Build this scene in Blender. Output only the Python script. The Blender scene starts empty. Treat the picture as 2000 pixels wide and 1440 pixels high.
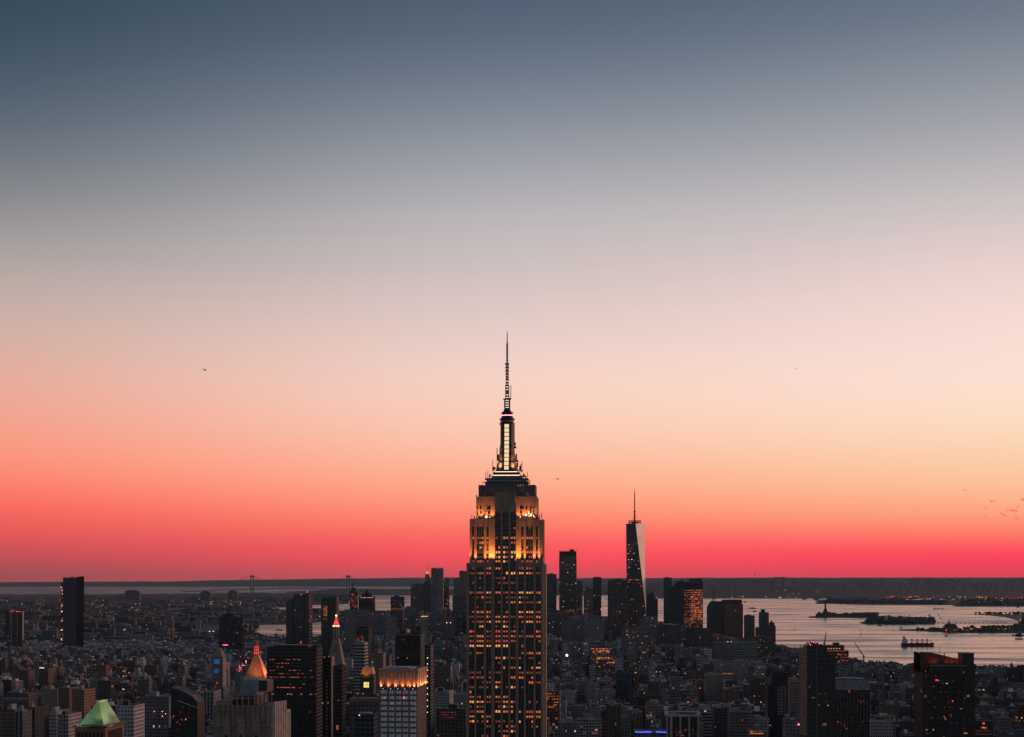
import bpy, math, random
import numpy as np
from mathutils import Vector, noise
from mathutils.geometry import tessellate_polygon

R = math.radians
F = 3175.0                      # focal length in pixels of the 2000 px wide photograph
CAMZ = 260.0
HY = 1125.0                     # row of the eye level in the photograph
scene = bpy.context.scene
COL = scene.collection

# ------------------------------------------------------------------ camera
cam_d = bpy.data.cameras.new('camera')
cam = bpy.data.objects.new('camera', cam_d)
COL.objects.link(cam)
cam.location = (0, 0, CAMZ)
cam.rotation_euler = (R(90), 0, 0)
cam_d.sensor_width = 36
cam_d.lens = 36 * F / 2000
cam_d.shift_y = (HY - 720) / 2000
cam_d.clip_start = 1
cam_d.clip_end = 200000
scene.camera = cam

# ------------------------------------------------------------------ colour management
scene.view_settings.view_transform = 'Standard'
scene.view_settings.look = 'None'
scene.view_settings.exposure = 0
scene.view_settings.gamma = 1
cy = scene.cycles
cy.max_bounces = 5
cy.diffuse_bounces = 2
cy.glossy_bounces = 2
cy.transmission_bounces = 2
cy.volume_bounces = 0
cy.transparent_max_bounces = 6
cy.sample_clamp_indirect = 2.0
cy.caustics_reflective = False
cy.caustics_refractive = False


def lin(c):
    out = []
    for v in c[:3]:
        v = v / 255.0
        out.append(v / 12.92 if v <= 0.04045 else ((v + 0.055) / 1.055) ** 2.4)
    return tuple(out) + (1.0,)


# ------------------------------------------------------------------ sky (the dusk sky as it stands round the place)
SKY_L = [(1137, (150, 78, 80)), (1100, (174, 78, 82)), (1060, (214, 84, 86)), (1000, (247, 101, 93)), (930, (253, 136, 116)),
         (860, (246, 155, 133)), (780, (234, 167, 150)), (700, (216, 173, 160)), (600, (192, 171, 164)), (500, (162, 154, 155)),
         (400, (128, 130, 135)), (280, (91, 103, 116)), (150, (64, 82, 98)), (0, (50, 69, 86)), (-700, (34, 52, 76)), (-6000, (26, 42, 68))]
SKY_C = [(1132, (200, 80, 86)), (1100, (236, 78, 89)), (1060, (252, 96, 96)), (1020, (254, 128, 108)), (970, (254, 160, 131)),
         (900, (253, 186, 158)), (820, (251, 204, 183)), (740, (246, 210, 197)), (640, (230, 204, 198)), (540, (210, 194, 192)),
         (420, (187, 182, 185)), (280, (149, 153, 162)), (140, (109, 121, 137)), (0, (82, 98, 116)), (-700, (48, 66, 90)), (-6000, (32, 48, 74))]
SKY_R = [(1128, (212, 68, 84)), (1106, (240, 62, 87)), (1080, (252, 76, 91)), (1050, (253, 118, 104)), (1010, (253, 160, 126)), (960, (253, 190, 152)),
         (900, (252, 208, 172)), (820, (253, 222, 198)), (740, (252, 224, 212)), (640, (246, 219, 211)), (540, (234, 209, 206)),
         (420, (204, 194, 194)), (280, (166, 166, 172)), (140, (130, 138, 150)), (0, (99, 113, 129)), (-700, (58, 74, 98))]
SKY_W = [(1128, (255, 80, 70)), (1080, (255, 110, 80)), (1020, (255, 160, 110)), (940, (255, 200, 150)), (840, (255, 226, 190)), (640, (255, 224, 206)),
         (400, (225, 200, 200)), (140, (150, 150, 162)), (0, (112, 122, 140)), (-700, (70, 84, 108)), (-6000, (38, 54, 80))]
SKY_N = [(1128, (122, 121, 124)), (1000, (131, 130, 133)), (700, (130, 133, 136)), (0, (114, 121, 130)), (-700, (90, 100, 112)), (-6000, (58, 72, 88))]
HAZE_D = 0.85e-5                # density of the dusk air (see the end of the script)


def make_world():
    w = bpy.data.worlds.new('World')
    scene.world = w
    w.use_nodes = True
    nt = w.node_tree
    for n in list(nt.nodes):
        nt.nodes.remove(n)
    N = nt.nodes.new
    L = nt.links.new

    def m(op, a, b=None, clamp=False):
        n = N('ShaderNodeMath')
        n.operation = op
        n.use_clamp = clamp
        for i, v in enumerate((a, b)):
            if v is None:
                continue
            if isinstance(v, (int, float)):
                n.inputs[i].default_value = v
            else:
                L(v, n.inputs[i])
        return n.outputs[0]

    tc = N('ShaderNodeTexCoord')
    sx = N('ShaderNodeSeparateXYZ')
    L(tc.outputs['Generated'], sx.inputs[0])
    x, y, z = sx.outputs
    hl = m('SQRT', m('ADD', m('MULTIPLY', x, x), m('MULTIPLY', y, y)))
    t = m('DIVIDE', m('MAXIMUM', z, 0.0), m('MAXIMUM', hl, 0.001))
    u = m('DIVIDE', t, m('ADD', t, 0.2))
    phi = m('ARCTAN2', x, y)

    def clear(c, tt):
        """the sky as it is above the haze: undo what the haze takes from a ray of that slope and gives to it"""
        T = math.exp(-HAZE_D * min(50000.0, 380.0 / max(tt, 1e-5)))
        S = (0.085, 0.075, 0.095)
        return tuple(max(0.008, v / T - (1 / T - 1) * q) for v, q in zip(c[:3], S)) + (1.0,)

    def ramp(stops):
        ts = [max(0, (HY - yy) / F) if i else 0.0 for i, (yy, c) in enumerate(stops)]
        for i in range(1, len(ts)):
            ts[i] = max(ts[i], ts[i - 1] + 0.0006)
        us = [t_ / (t_ + 0.2) for t_ in ts]
        cs = [c for _, c in stops]
        out = []
        n = len(us)
        for i in range(n - 1):          # smooth curve through the stops
            parts = 2 if n <= 16 else 1
            for k in range(parts):
                f = k / parts
                p0, p1, p2, p3 = cs[max(0, i - 1)], cs[i], cs[i + 1], cs[min(n - 1, i + 2)]
                u0, u1, u2, u3 = us[max(0, i - 1)], us[i], us[i + 1], us[min(n - 1, i + 2)]
                col = []
                for a, b, c, d in zip(p0, p1, p2, p3):
                    m1 = (c - a) / (u2 - u0) * (u2 - u1)
                    m2 = (d - b) / (u3 - u1) * (u2 - u1)
                    v = (2 * f ** 3 - 3 * f * f + 1) * b + (f ** 3 - 2 * f * f + f) * m1 + (3 * f * f - 2 * f ** 3) * c + (f ** 3 - f * f) * m2
                    col.append(min(255, max(0, v)))
                out.append((u1 + (u2 - u1) * f, tuple(col)))
        out.append((us[-1], cs[-1]))
        pts = []
        for p, c in out:
            tt = 0.2 * p / (1 - p)
            pts.append((p, clear(lin(c), tt)))
        n = N('ShaderNodeValToRGB')
        cr = n.color_ramp
        cr.interpolation = 'LINEAR'
        cr.elements[0].position = pts[0][0]
        cr.elements[0].color = pts[0][1]
        cr.elements[1].position = pts[-1][0]
        cr.elements[1].color = pts[-1][1]
        for p, c in pts[1:-1]:
            e = cr.elements.new(p)
            e.color = c
        L(u, n.inputs[0])
        return n.outputs[0]

    def mix(f, a, b, k=None):
        n = N('ShaderNodeMix')
        n.data_type = 'RGBA'
        L(f, n.inputs[0])
        L(a, n.inputs[6])
        L(b, n.inputs[7])
        return n.outputs[2]

    def mr(a0, a1, smooth=True):
        n = N('ShaderNodeMapRange')
        if smooth:
            n.interpolation_type = 'SMOOTHSTEP'
        L(phi, n.inputs[0])
        n.inputs[1].default_value = R(a0)
        n.inputs[2].default_value = R(a1)
        return n.outputs[0]

    def inv(a):
        return m('SUBTRACT', 1.0, a)
    cl, cc, cr_, cw, cn = [ramp(s) for s in (SKY_L, SKY_C, SKY_R, SKY_W, SKY_N)]
    wv = N('ShaderNodeMix')
    wv.data_type = 'RGBA'
    wv.blend_type = 'MULTIPLY'
    wv.inputs[0].default_value = 1
    L(cw, wv.inputs[6])
    wv.inputs[7].default_value = (1.6, 1.35, 1.25, 1)
    c = mix(mr(-21, 2), cl, cc)
    c = mix(mr(-2, 21), c, cr_)
    c = mix(mr(22, 55), c, wv.outputs[2])
    c = mix(mr(80, 135), c, cn)
    c = mix(inv(mr(-100, -24)), c, cn)
    bg = N('ShaderNodeBackground')
    L(c, bg.inputs[0])
    bg.inputs[1].default_value = 1.0
    out = N('ShaderNodeOutputWorld')
    L(bg.outputs[0], out.inputs[0])


make_world()

# the sun has just set to the right of the frame: only a soft low red glow is left of it
sun_d = bpy.data.lights.new('sun', 'SUN')
sun_d.energy = 1.0
sun_d.angle = R(14)
sun_d.color = (1.0, 0.52, 0.40)
sun = bpy.data.objects.new('sun', sun_d)
COL.objects.link(sun)
SUN_AZ, SUN_EL = 62, 3.5
dv = Vector((math.sin(R(SUN_AZ)) * math.cos(R(SUN_EL)), math.cos(R(SUN_AZ)) * math.cos(R(SUN_EL)), math.sin(R(SUN_EL))))
sun.rotation_euler = dv.to_track_quat('Z', 'Y').to_euler()
sun.location = (3000, 0, 900)

GRID = R(-3.6)                  # the street grid is turned a little against the view


# ------------------------------------------------------------------ materials
def nodes_of(name):
    mt = bpy.data.materials.new(name)
    mt.use_nodes = True
    nt = mt.node_tree
    b = nt.nodes['Principled BSDF']
    return mt, nt, b


def plain(name, col, rough=0.7, metal=0.0, var=0.25, scale=0.3, emit=None, es=0.0):
    mt, nt, b = nodes_of(name)
    b.inputs['Roughness'].default_value = rough
    b.inputs['Metallic'].default_value = metal
    tc = nt.nodes.new('ShaderNodeTexCoord')
    nz = nt.nodes.new('ShaderNodeTexNoise')
    nz.inputs['Scale'].default_value = scale
    nz.inputs['Detail'].default_value = 5
    nt.links.new(tc.outputs['Object'], nz.inputs['Vector'])
    mr = nt.nodes.new('ShaderNodeMapRange')
    mr.inputs[1].default_value = 0.3
    mr.inputs[2].default_value = 0.7
    mr.inputs[3].default_value = 1 - var
    mr.inputs[4].default_value = 1 + var
    nt.links.new(nz.outputs[0], mr.inputs[0])
    vm = nt.nodes.new('ShaderNodeVectorMath')
    vm.operation = 'SCALE'
    vm.inputs[0].default_value = col[:3]
    nt.links.new(mr.outputs[0], vm.inputs[3])
    nt.links.new(vm.outputs[0], b.inputs['Base Color'])
    if emit:
        b.inputs['Emission Color'].default_value = tuple(emit[:3]) + (1,)
        b.inputs['Emission Strength'].default_value = es
    return mt


def glow(name, col, s, sampled=False):
    mt, nt, b = nodes_of(name)
    b.inputs['Base Color'].default_value = (0.02, 0.02, 0.02, 1)
    b.inputs['Roughness'].default_value = 0.5
    b.inputs['Emission Color'].default_value = tuple(col[:3]) + (1,)
    b.inputs['Emission Strength'].default_value = s
    if not sampled:
        mt.cycles.emission_sampling = 'NONE'
    return mt


def facade_material(name, glass_col=(0.012, 0.014, 0.018), wx=0.55, wy=0.55, estr=1.0, wall_rough=0.8, red=0.5, glass_rough=0.22):
    """wall with windows; tint (wall colour) and par (bay, storey, lit share, seed) come from the mesh"""
    mt, nt, b = nodes_of(name)
    N = nt.nodes.new
    L = nt.links.new

    def m(op, a, b_=None, clamp=False):
        n = N('ShaderNodeMath')
        n.operation = op
        n.use_clamp = clamp
        for i, v in enumerate((a, b_)):
            if v is None:
                continue
            if isinstance(v, (int, float)):
                n.inputs[i].default_value = v
            else:
                L(v, n.inputs[i])
        return n.outputs[0]
    uv = N('ShaderNodeUVMap')
    uv.uv_map = 'UVMap'
    su = N('ShaderNodeSeparateXYZ')
    L(uv.outputs[0], su.inputs[0])
    at = N('ShaderNodeAttribute')
    at.attribute_name = 'par'
    sp = N('ShaderNodeSeparateColor')
    L(at.outputs['Color'], sp.inputs[0])
    bay = m('MULTIPLY', sp.outputs[0], 10.0)
    flo = m('MULTIPLY', sp.outputs[1], 10.0)
    lit = sp.outputs[2]
    seed = at.outputs['Alpha']
    ti = N('ShaderNodeAttribute')
    ti.attribute_name = 'tint'
    cx = m('DIVIDE', su.outputs[0], bay)
    cyy = m('DIVIDE', su.outputs[1], flo)
    ix, iy = m('FLOOR', cx), m('FLOOR', cyy)
    fx, fy = m('FRACT', cx), m('FRACT', cyy)
    mx = m('LESS_THAN', m('ABSOLUTE', m('SUBTRACT', fx, 0.5)), wx / 2)
    my = m('LESS_THAN', m('ABSOLUTE', m('SUBTRACT', fy, 0.5)), wy / 2)
    win = m('MULTIPLY', mx, my)
    cv = N('ShaderNodeCombineXYZ')
    L(ix, cv.inputs[0])
    L(iy, cv.inputs[1])
    L(m('MULTIPLY', seed, 97.0), cv.inputs[2])
    wn = N('ShaderNodeTexWhiteNoise')
    wn.noise_dimensions = '3D'
    L(cv.outputs[0], wn.inputs['Vector'])
    cf = N('ShaderNodeCombineXYZ')
    L(iy, cf.inputs[0])
    L(m('MULTIPLY', seed, 31.0), cf.inputs[1])
    wf = N('ShaderNodeTexWhiteNoise')
    wf.noise_dimensions = '3D'
    L(cf.outputs[0], wf.inputs['Vector'])
    fl = m('POWER', wf.outputs[0], 2.5)
    prob = m('MULTIPLY', lit, m('MULTIPLY', fl, 2.6))
    on = m('MULTIPLY', m('LESS_THAN', wn.outputs[0], prob), win)
    sc = N('ShaderNodeSeparateColor')
    L(wn.outputs['Color'], sc.inputs[0])
    cr = N('ShaderNodeValToRGB')
    e = cr.color_ramp.elements
    e[0].position = 0.0
    e[0].color = (1.0, 0.16, 0.09, 1)
    e[1].position = 1.0
    e[1].color = (1.0, 0.72, 0.42, 1)
    k = cr.color_ramp.elements.new(red)
    k.color = (1.0, 0.36, 0.14, 1)
    L(sc.outputs[1], cr.inputs[0])
    st = m('MULTIPLY', on, m('MULTIPLY', m('ADD', m('POWER', sc.outputs[2], 3.0), 0.12), estr))
    L(cr.outputs[0], b.inputs['Emission Color'])
    L(st, b.inputs['Emission Strength'])
    # wall: blotches and faint storey lines
    tc = N('ShaderNodeTexCoord')
    nz = N('ShaderNodeTexNoise')
    nz.inputs['Scale'].default_value = 0.06
    nz.inputs['Detail'].default_value = 6
    nz.inputs['Roughness'].default_value = 0.7
    L(tc.outputs['Object'], nz.inputs['Vector'])
    va = m('ADD', m('MULTIPLY', nz.outputs[0], 1.3), 0.45)
    va = m('MULTIPLY', va, m('ADD', 0.86, m('MULTIPLY', m('LESS_THAN', fy, 0.1), 0.3)))
    vm = N('ShaderNodeVectorMath')
    vm.operation = 'SCALE'
    L(ti.outputs['Color'], vm.inputs[0])
    L(va, vm.inputs[3])
    gl = N('ShaderNodeVectorMath')
    gl.operation = 'SCALE'
    gl.inputs[0].default_value = glass_col
    L(m('ADD', 0.5, m('MULTIPLY', sc.outputs[0], 1.6)), gl.inputs[3])
    mc = N('ShaderNodeMix')
    mc.data_type = 'RGBA'
    L(win, mc.inputs[0])
    L(vm.outputs[0], mc.inputs[6])
    L(gl.outputs[0], mc.inputs[7])
    L(mc.outputs[2], b.inputs['Base Color'])
    rr = N('ShaderNodeMix')
    L(win, rr.inputs[0])
    rr.inputs[2].default_value = wall_rough
    rr.inputs[3].default_value = glass_rough
    L(rr.outputs[0], b.inputs['Roughness'])
    mt.cycles.emission_sampling = 'NONE'
    return mt


def roof_material():
    mt, nt, b = nodes_of('flat_roof')
    N = nt.nodes.new
    L = nt.links.new
    tc = N('ShaderNodeTexCoord')
    ti = N('ShaderNodeAttribute')
    ti.attribute_name = 'tint'
    vo = N('ShaderNodeTexVoronoi')
    vo.inputs['Scale'].default_value = 0.12
    L(tc.outputs['Object'], vo.inputs['Vector'])
    sep = N('ShaderNodeSeparateColor')
    L(vo.outputs['Color'], sep.inputs[0])
    mr = N('ShaderNodeMapRange')
    mr.inputs[3].default_value = 0.5
    mr.inputs[4].default_value = 1.4
    L(sep.outputs[0], mr.inputs[0])
    vm = N('ShaderNodeVectorMath')
    vm.operation = 'SCALE'
    L(ti.outputs['Color'], vm.inputs[0])
    L(mr.outputs[0], vm.inputs[3])
    L(vm.outputs[0], b.inputs['Base Color'])
    b.inputs['Roughness'].default_value = 0.85
    return mt


M = {}
M['wall'] = facade_material('brick_facade', wx=0.5, wy=0.5)
M['wide'] = facade_material('office_facade', wx=0.74, wy=0.5, estr=0.9)
M['curtain'] = facade_material('glass_facade', wx=0.9, wy=0.78, glass_col=(0.012, 0.018, 0.024), estr=0.8, wall_rough=0.35, glass_rough=0.12)
M['band'] = facade_material('band_facade', wx=0.98, wy=0.5, estr=0.8)
M['strip'] = facade_material('vertical_facade', wx=0.5, wy=0.93, estr=0.8)
M['warm'] = facade_material('bright_window_facade', wx=0.7, wy=0.6, estr=0.62, red=0.8)
M['roof'] = roof_material()
M['stone'] = plain('limestone', (0.25, 0.19, 0.16), 0.85, scale=0.15)
M['pier'] = plain('limestone_pier', (0.28, 0.205, 0.165), 0.85, var=0.18, scale=0.4)
M['spandrel'] = plain('dark_metal_spandrel', (0.03, 0.028, 0.028), 0.5, 0.3)
M['glassdark'] = plain('dark_window_glass', (0.008, 0.009, 0.011), 0.2, var=0.6, scale=0.8)
M['steel'] = plain('grey_steel', (0.16, 0.16, 0.17), 0.45, 0.6)
M['darksteel'] = plain('dark_steel', (0.035, 0.03, 0.03), 0.55, 0.3)
M['concrete'] = plain('concrete', (0.3, 0.29, 0.28), 0.85)
M['palestone'] = plain('pale_stone', (0.42, 0.37, 0.33), 0.85)
M['unlitstone'] = plain('unlit_limestone', (0.15, 0.115, 0.10), 0.9, scale=0.2)  # same limestone, darkened in colour for the level no floodlight reaches
M['mastskin'] = plain('mast_cladding', (0.20, 0.165, 0.145), 0.6, 0.1)
M['white'] = plain('white_paint', (0.6, 0.6, 0.62), 0.6)
M['greyblue'] = plain('grey_cladding', (0.2, 0.22, 0.26), 0.6)
M['black'] = plain('black_cladding', (0.012, 0.012, 0.014), 0.45)
M['matteblack'] = plain('matte_dark_panels', (0.02, 0.012, 0.011), 1.0)
M['matteblack'].node_tree.nodes['Principled BSDF'].inputs['Specular IOR Level'].default_value = 0.0
M['wood'] = plain('weathered_wood', (0.10, 0.06, 0.04), 0.9)
M['copper'] = plain('green_copper', (0.27, 0.44, 0.27), 0.6, scale=0.25)
M['gold'] = plain('gilded_tile', (0.60, 0.25, 0.11), 0.55, 0.1)
M['redhull'] = plain('red_hull_paint', (0.14, 0.025, 0.025), 0.6)
M['soil'] = plain('rocky_shore', (0.035, 0.033, 0.03), 0.95, scale=0.01)
M['hill'] = plain('wooded_hill', (0.016, 0.018, 0.018), 1.0, var=0.5, scale=0.004)
M['asphalt'] = plain('asphalt_ground', (0.045, 0.045, 0.047), 0.95, var=0.4, scale=0.02)
M['leaf'] = plain('foliage', (0.035, 0.05, 0.025), 0.9, var=0.5, scale=0.1)
M['g_white'] = glow('white_light', (1.0, 0.80, 0.60), 1.1)
M['g_strip'] = glow('lit_glass_strip', (1.0, 0.72, 0.45), 1.02)
M['g_line'] = glow('light_line', (1.0, 0.70, 0.48), 2.6)
M['g_pink'] = glow('pink_light', (1.0, 0.12, 0.32), 3.5)
M['g_red'] = glow('red_light', (1.0, 0.05, 0.04), 3.0)
M['g_redlit'] = glow('red_lamp_and_floodlit_glow', (1.0, 0.06, 0.05), 1.1)  # red lamps and windows; on cupola and pinnacles the glow replaces floodlight
M['g_amber'] = glow('amber_light', (1.0, 0.42, 0.10), 3.0)
M['g_blue'] = glow('blue_neon', (0.06, 0.12, 1.0), 3.2)
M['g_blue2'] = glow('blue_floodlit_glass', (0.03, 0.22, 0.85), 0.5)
M['g_1'] = glow('window_dim_red', (0.75, 0.18, 0.12), 0.20)
M['g_2'] = glow('window_red', (0.95, 0.16, 0.08), 0.42)
M['g_3'] = glow('window_orange', (1.0, 0.23, 0.07), 0.66)
M['g_4'] = glow('window_yellow', (1.0, 0.38, 0.11), 0.98)
M['g_5'] = glow('window_yellow_green', (0.95, 0.85, 0.22), 1.1)


def water_material():
    mt, nt, b = nodes_of('harbour_water')
    N = nt.nodes.new
    L = nt.links.new
    b.inputs['Base Color'].default_value = (0.02, 0.02, 0.022, 1)
    b.inputs['IOR'].default_value = 1.33
    tc = N('ShaderNodeTexCoord')
    mp = N('ShaderNodeMapping')
    mp.inputs['Scale'].default_value = (0.0013, 0.0048, 1)
    mp.inputs['Rotation'].default_value = (0, 0, R(4))
    L(tc.outputs['Object'], mp.inputs[0])
    n1 = N('ShaderNodeTexNoise')
    n1.inputs['Scale'].default_value = 1.0
    n1.inputs['Detail'].default_value = 8
    n1.inputs['Roughness'].default_value = 0.62
    L(mp.outputs[0], n1.inputs['Vector'])
    mr = N('ShaderNodeMapRange')
    mr.inputs[1].default_value = 0.40
    mr.inputs[2].default_value = 0.66
    mr.inputs[3].default_value = 0.10
    mr.inputs[4].default_value = 0.42
    L(n1.outputs[0], mr.inputs[0])
    # wind: the open sea beyond the strait and the river mouth to the left are rougher than the sheltered harbour
    so = N('ShaderNodeSeparateXYZ')
    L(tc.outputs['Object'], so.inputs[0])
    far = N('ShaderNodeMapRange')
    far.inputs[1].default_value = 17000
    far.inputs[2].default_value = 24000
    far.inputs[4].default_value = 0.11
    L(so.outputs[1], far.inputs[0])
    lef = N('ShaderNodeMapRange')
    lef.inputs[1].default_value = 600
    lef.inputs[2].default_value = -1200
    lef.inputs[4].default_value = 0.08
    L(so.outputs[0], lef.inputs[0])
    ad = N('ShaderNodeMath')
    ad.operation = 'ADD'
    L(far.outputs[0], ad.inputs[0])
    L(lef.outputs[0], ad.inputs[1])
    ad2 = N('ShaderNodeMath')
    ad2.operation = 'ADD'
    ad2.use_clamp = True
    L(ad.outputs[0], ad2.inputs[0])
    L(mr.outputs[0], ad2.inputs[1])
    L(ad2.outputs[0], b.inputs['Roughness'])
    mp2 = N('ShaderNodeMapping')
    mp2.inputs['Scale'].default_value = (0.006, 0.014, 1)
    L(tc.outputs['Object'], mp2.inputs[0])
    n2 = N('ShaderNodeTexNoise')
    n2.inputs['Scale'].default_value = 1.0
    n2.inputs['Detail'].default_value = 6
    n2.inputs['Roughness'].default_value = 0.7
    L(mp2.outputs[0], n2.inputs['Vector'])
    bp = N('ShaderNodeBump')
    bp.inputs['Strength'].default_value = 1.0
    bp.inputs['Distance'].default_value = 1.6
    L(n2.outputs[0], bp.inputs['Height'])
    L(bp.outputs[0], b.inputs['Normal'])
    return mt


M['water'] = water_material()


# ------------------------------------------------------------------ mesh builder
class MB:
    def __init__(s):
        s.v = []
        s.f = []
        s.m = []
        s.t = []
        s.p = []
        s.uv = []
        s.tint = (0.2, 0.2, 0.2)
        s.par = (0.3, 0.35, 0.02, 0.5)

    def face(s, pts, mi=0, uv=None, tint=None, par=None):
        i = len(s.v)
        s.v.extend(pts)
        s.f.append(tuple(range(i, i + len(pts))))
        s.m.append(mi)
        s.t.append(tint or s.tint)
        s.p.append(par or s.par)
        s.uv.append(uv or [(0, 0)] * len(pts))

    def wall(s, a, b, z0, z1, mi=0, u0=0.0, tint=None, par=None, a2=None, b2=None):
        """quad from a to b (outside on the right-hand side when walking a->b counter-clockwise)"""
        l = math.hypot(b[0] - a[0], b[1] - a[1])
        a2 = a2 or a
        b2 = b2 or b
        s.face([(a[0], a[1], z0), (b[0], b[1], z0), (b2[0], b2[1], z1), (a2[0], a2[1], z1)], mi,
               [(u0, z0), (u0 + l, z0), (u0 + l, z1), (u0, z1)], tint, par)

    def prism(s, poly, z0, z1, mi=0, ri=1, tint=None, par=None, rt=None, top=None, bottom=False):
        """poly counter-clockwise; top: another polygon for a tapering solid"""
        top = top or poly
        u = 0.0
        n = len(poly)
        for i in range(n):
            a, b = poly[i], poly[(i + 1) % n]
            s.wall(a, b, z0, z1, mi, u, tint, par, top[i], top[(i + 1) % n])
            u += math.hypot(b[0] - a[0], b[1] - a[1])
        s.face([(p[0], p[1], z1) for p in top], ri, None, rt or tint, par)
        if bottom:
            s.face([(p[0], p[1], z0) for p in reversed(poly)], ri, None, rt or tint, par)

    def box(s, x0, x1, y0, y1, z0, z1, mi=0, ri=None, tint=None, par=None, rt=None, bottom=True):
        s.prism([(x0, y0), (x1, y0), (x1, y1), (x0, y1)], z0, z1, mi, mi if ri is None else ri, tint, par, rt, None, bottom)

    def cyl(s, x, y, r, z0, z1, n=12, r2=None, mi=0, bottom=True):
        r2 = r if r2 is None else r2
        p = [(x + r * math.cos(2 * math.pi * i / n), y + r * math.sin(2 * math.pi * i / n)) for i in range(n)]
        q = [(x + r2 * math.cos(2 * math.pi * i / n), y + r2 * math.sin(2 * math.pi * i / n)) for i in range(n)]
        s.prism(p, z0, z1, mi, mi, top=q, bottom=bottom)

    def bar(s, a, b, w=0.3, mi=0):
        a = Vector(a)
        b = Vector(b)
        d = (b - a).normalized()
        up = Vector((0, 0, 1)) if abs(d.z) < 0.9 else Vector((1, 0, 0))
        p = d.cross(up).normalized() * w / 2
        q = d.cross(p).normalized() * w / 2
        c0 = [a + p + q, a + p - q, a - p - q, a - p + q]
        c1 = [c + (b - a) for c in c0]
        for i in range(4):
            j = (i + 1) % 4
            s.face([tuple(c0[i]), tuple(c0[j]), tuple(c1[j]), tuple(c1[i])], mi)
        s.face([tuple(c) for c in c0[::-1]], mi)
        s.face([tuple(c) for c in c1], mi)

    def blob(s, c, r, mi=0, n=6, jit=0.0, rnd=random):
        rx, ry, rz = r if isinstance(r, tuple) else (r, r, r)
        rings = []
        for j in range(1, 4):
            th = math.pi * j / 4
            rings.append([(c[0] + rx * math.sin(th) * math.cos(2 * math.pi * i / n) * (1 + jit * rnd.uniform(-1, 1)),
                           c[1] + ry * math.sin(th) * math.sin(2 * math.pi * i / n) * (1 + jit * rnd.uniform(-1, 1)),
                           c[2] + rz * math.cos(th) * (1 + jit * rnd.uniform(-1, 1))) for i in range(n)])
        top, bot = (c[0], c[1], c[2] + rz), (c[0], c[1], c[2] - rz)
        for i in range(n):
            j = (i + 1) % n
            s.face([top, rings[0][i], rings[0][j]], mi)
            for k in range(2):
                s.face([rings[k][i], rings[k + 1][i], rings[k + 1][j], rings[k][j]], mi)
            s.face([rings[2][i], bot, rings[2][j]], mi)

    def build(s, name, mats, parent=None):
        if not isinstance(mats, (list, tuple)):
            mats = [mats]
        me = bpy.data.meshes.new(name)
        me.from_pydata(s.v, [], s.f)
        for mt in mats:
            me.materials.append(mt)
        k = len(mats) - 1
        me.polygons.foreach_set('material_index', np.array([min(i, k) for i in s.m], dtype=np.int32))
        uvl = me.uv_layers.new(name='UVMap')
        uvl.data.foreach_set('uv', np.array([c for q in s.uv for p in q for c in p], dtype=np.float32))
        ta = me.attributes.new('tint', 'FLOAT_COLOR', 'FACE')
        ta.data.foreach_set('color', np.array([c for q in s.t for c in (q[0], q[1], q[2], 1.0)], dtype=np.float32))
        pa = me.attributes.new('par', 'FLOAT_COLOR', 'FACE')
        pa.data.foreach_set('color', np.array([c for q in s.p for c in q], dtype=np.float32))
        me.update()
        o = bpy.data.objects.new(name, me)
        COL.objects.link(o)
        if parent is not None:
            o.parent = parent
        return o


def tag(o, label=None, cat=None, group=None, kind=None):
    if label:
        o['label'] = label
    if cat:
        o['category'] = cat
    if group:
        o['group'] = group
    if kind:
        o['kind'] = kind
    return o


def thing(name, label, cat, loc, rz=0.0, group=None):
    o = bpy.data.objects.new(name, None)
    o.empty_display_size = 5
    COL.objects.link(o)
    o.location = loc
    o.rotation_euler = (0, 0, rz)
    return tag(o, label, cat, group)


def wx(px, D):
    return (px - 1000.0) / F * D


def wz(py, D):
    return CAMZ - (py - HY) / F * D


def ground(px, py):
    D = CAMZ * F / (py - HY)
    return (wx(px, D), D)


ANCHORS = []                    # (px, py, short phrase) of the landmarks, for the labels of the plain buildings
FOOT = []                       # (x, y, radius) where a landmark stands

# ------------------------------------------------------------------ water, land and hills
def sheet(name, pts, z, mat, skirt=0.0):
    mb = MB()
    tris = tessellate_polygon([[Vector((p[0], p[1], 0)) for p in pts]])
    for t in tris:
        a, b, c = [pts[i] for i in t]
        if (b[0] - a[0]) * (c[1] - a[1]) - (b[1] - a[1]) * (c[0] - a[0]) < 0:
            a, c = c, a
        mb.face([(a[0], a[1], z), (b[0], b[1], z), (c[0], c[1], z)])
    if skirt:
        n = len(pts)
        for i in range(n):
            a, b = pts[i], pts[(i + 1) % n]
            mb.face([(a[0], a[1], z - skirt), (b[0], b[1], z - skirt), (b[0], b[1], z), (a[0], a[1], z)])
    return tag(mb.build(name, mat), kind='structure')


sheet('water', [(-56000, -3000), (56000, -3000), (56000, 56000), (-56000, 56000)], 0.0, M['water'])

LAND = [(-4200, -900)] + [ground(*p) for p in [
    (-300, 1163), (0, 1163), (150, 1162.5), (300, 1162), (450, 1160.5), (560, 1160.5), (640, 1163.5), (686, 1168), (676, 1175), (652, 1181), (600, 1182),
    (545, 1186), (500, 1190), (470, 1193), (455, 1196), (520, 1194), (600, 1193.5), (640, 1198), (692, 1201), (694, 1212), (640, 1214),
    (570, 1216), (500, 1221), (476, 1227), (470, 1236), (478, 1246), (560, 1247), (640, 1248), (860, 1250), (1100, 1247), (1300, 1246),
    (1500, 1251), (1519, 1261), (1560, 1270), (1640, 1284), (1700, 1298), (1800, 1303), (1850, 1304), (1960, 1308), (2120, 1312)]] + [(3600, 1500), (3600, -900)]
sheet('land', LAND, 3.0, M['asphalt'], 3.0)


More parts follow.
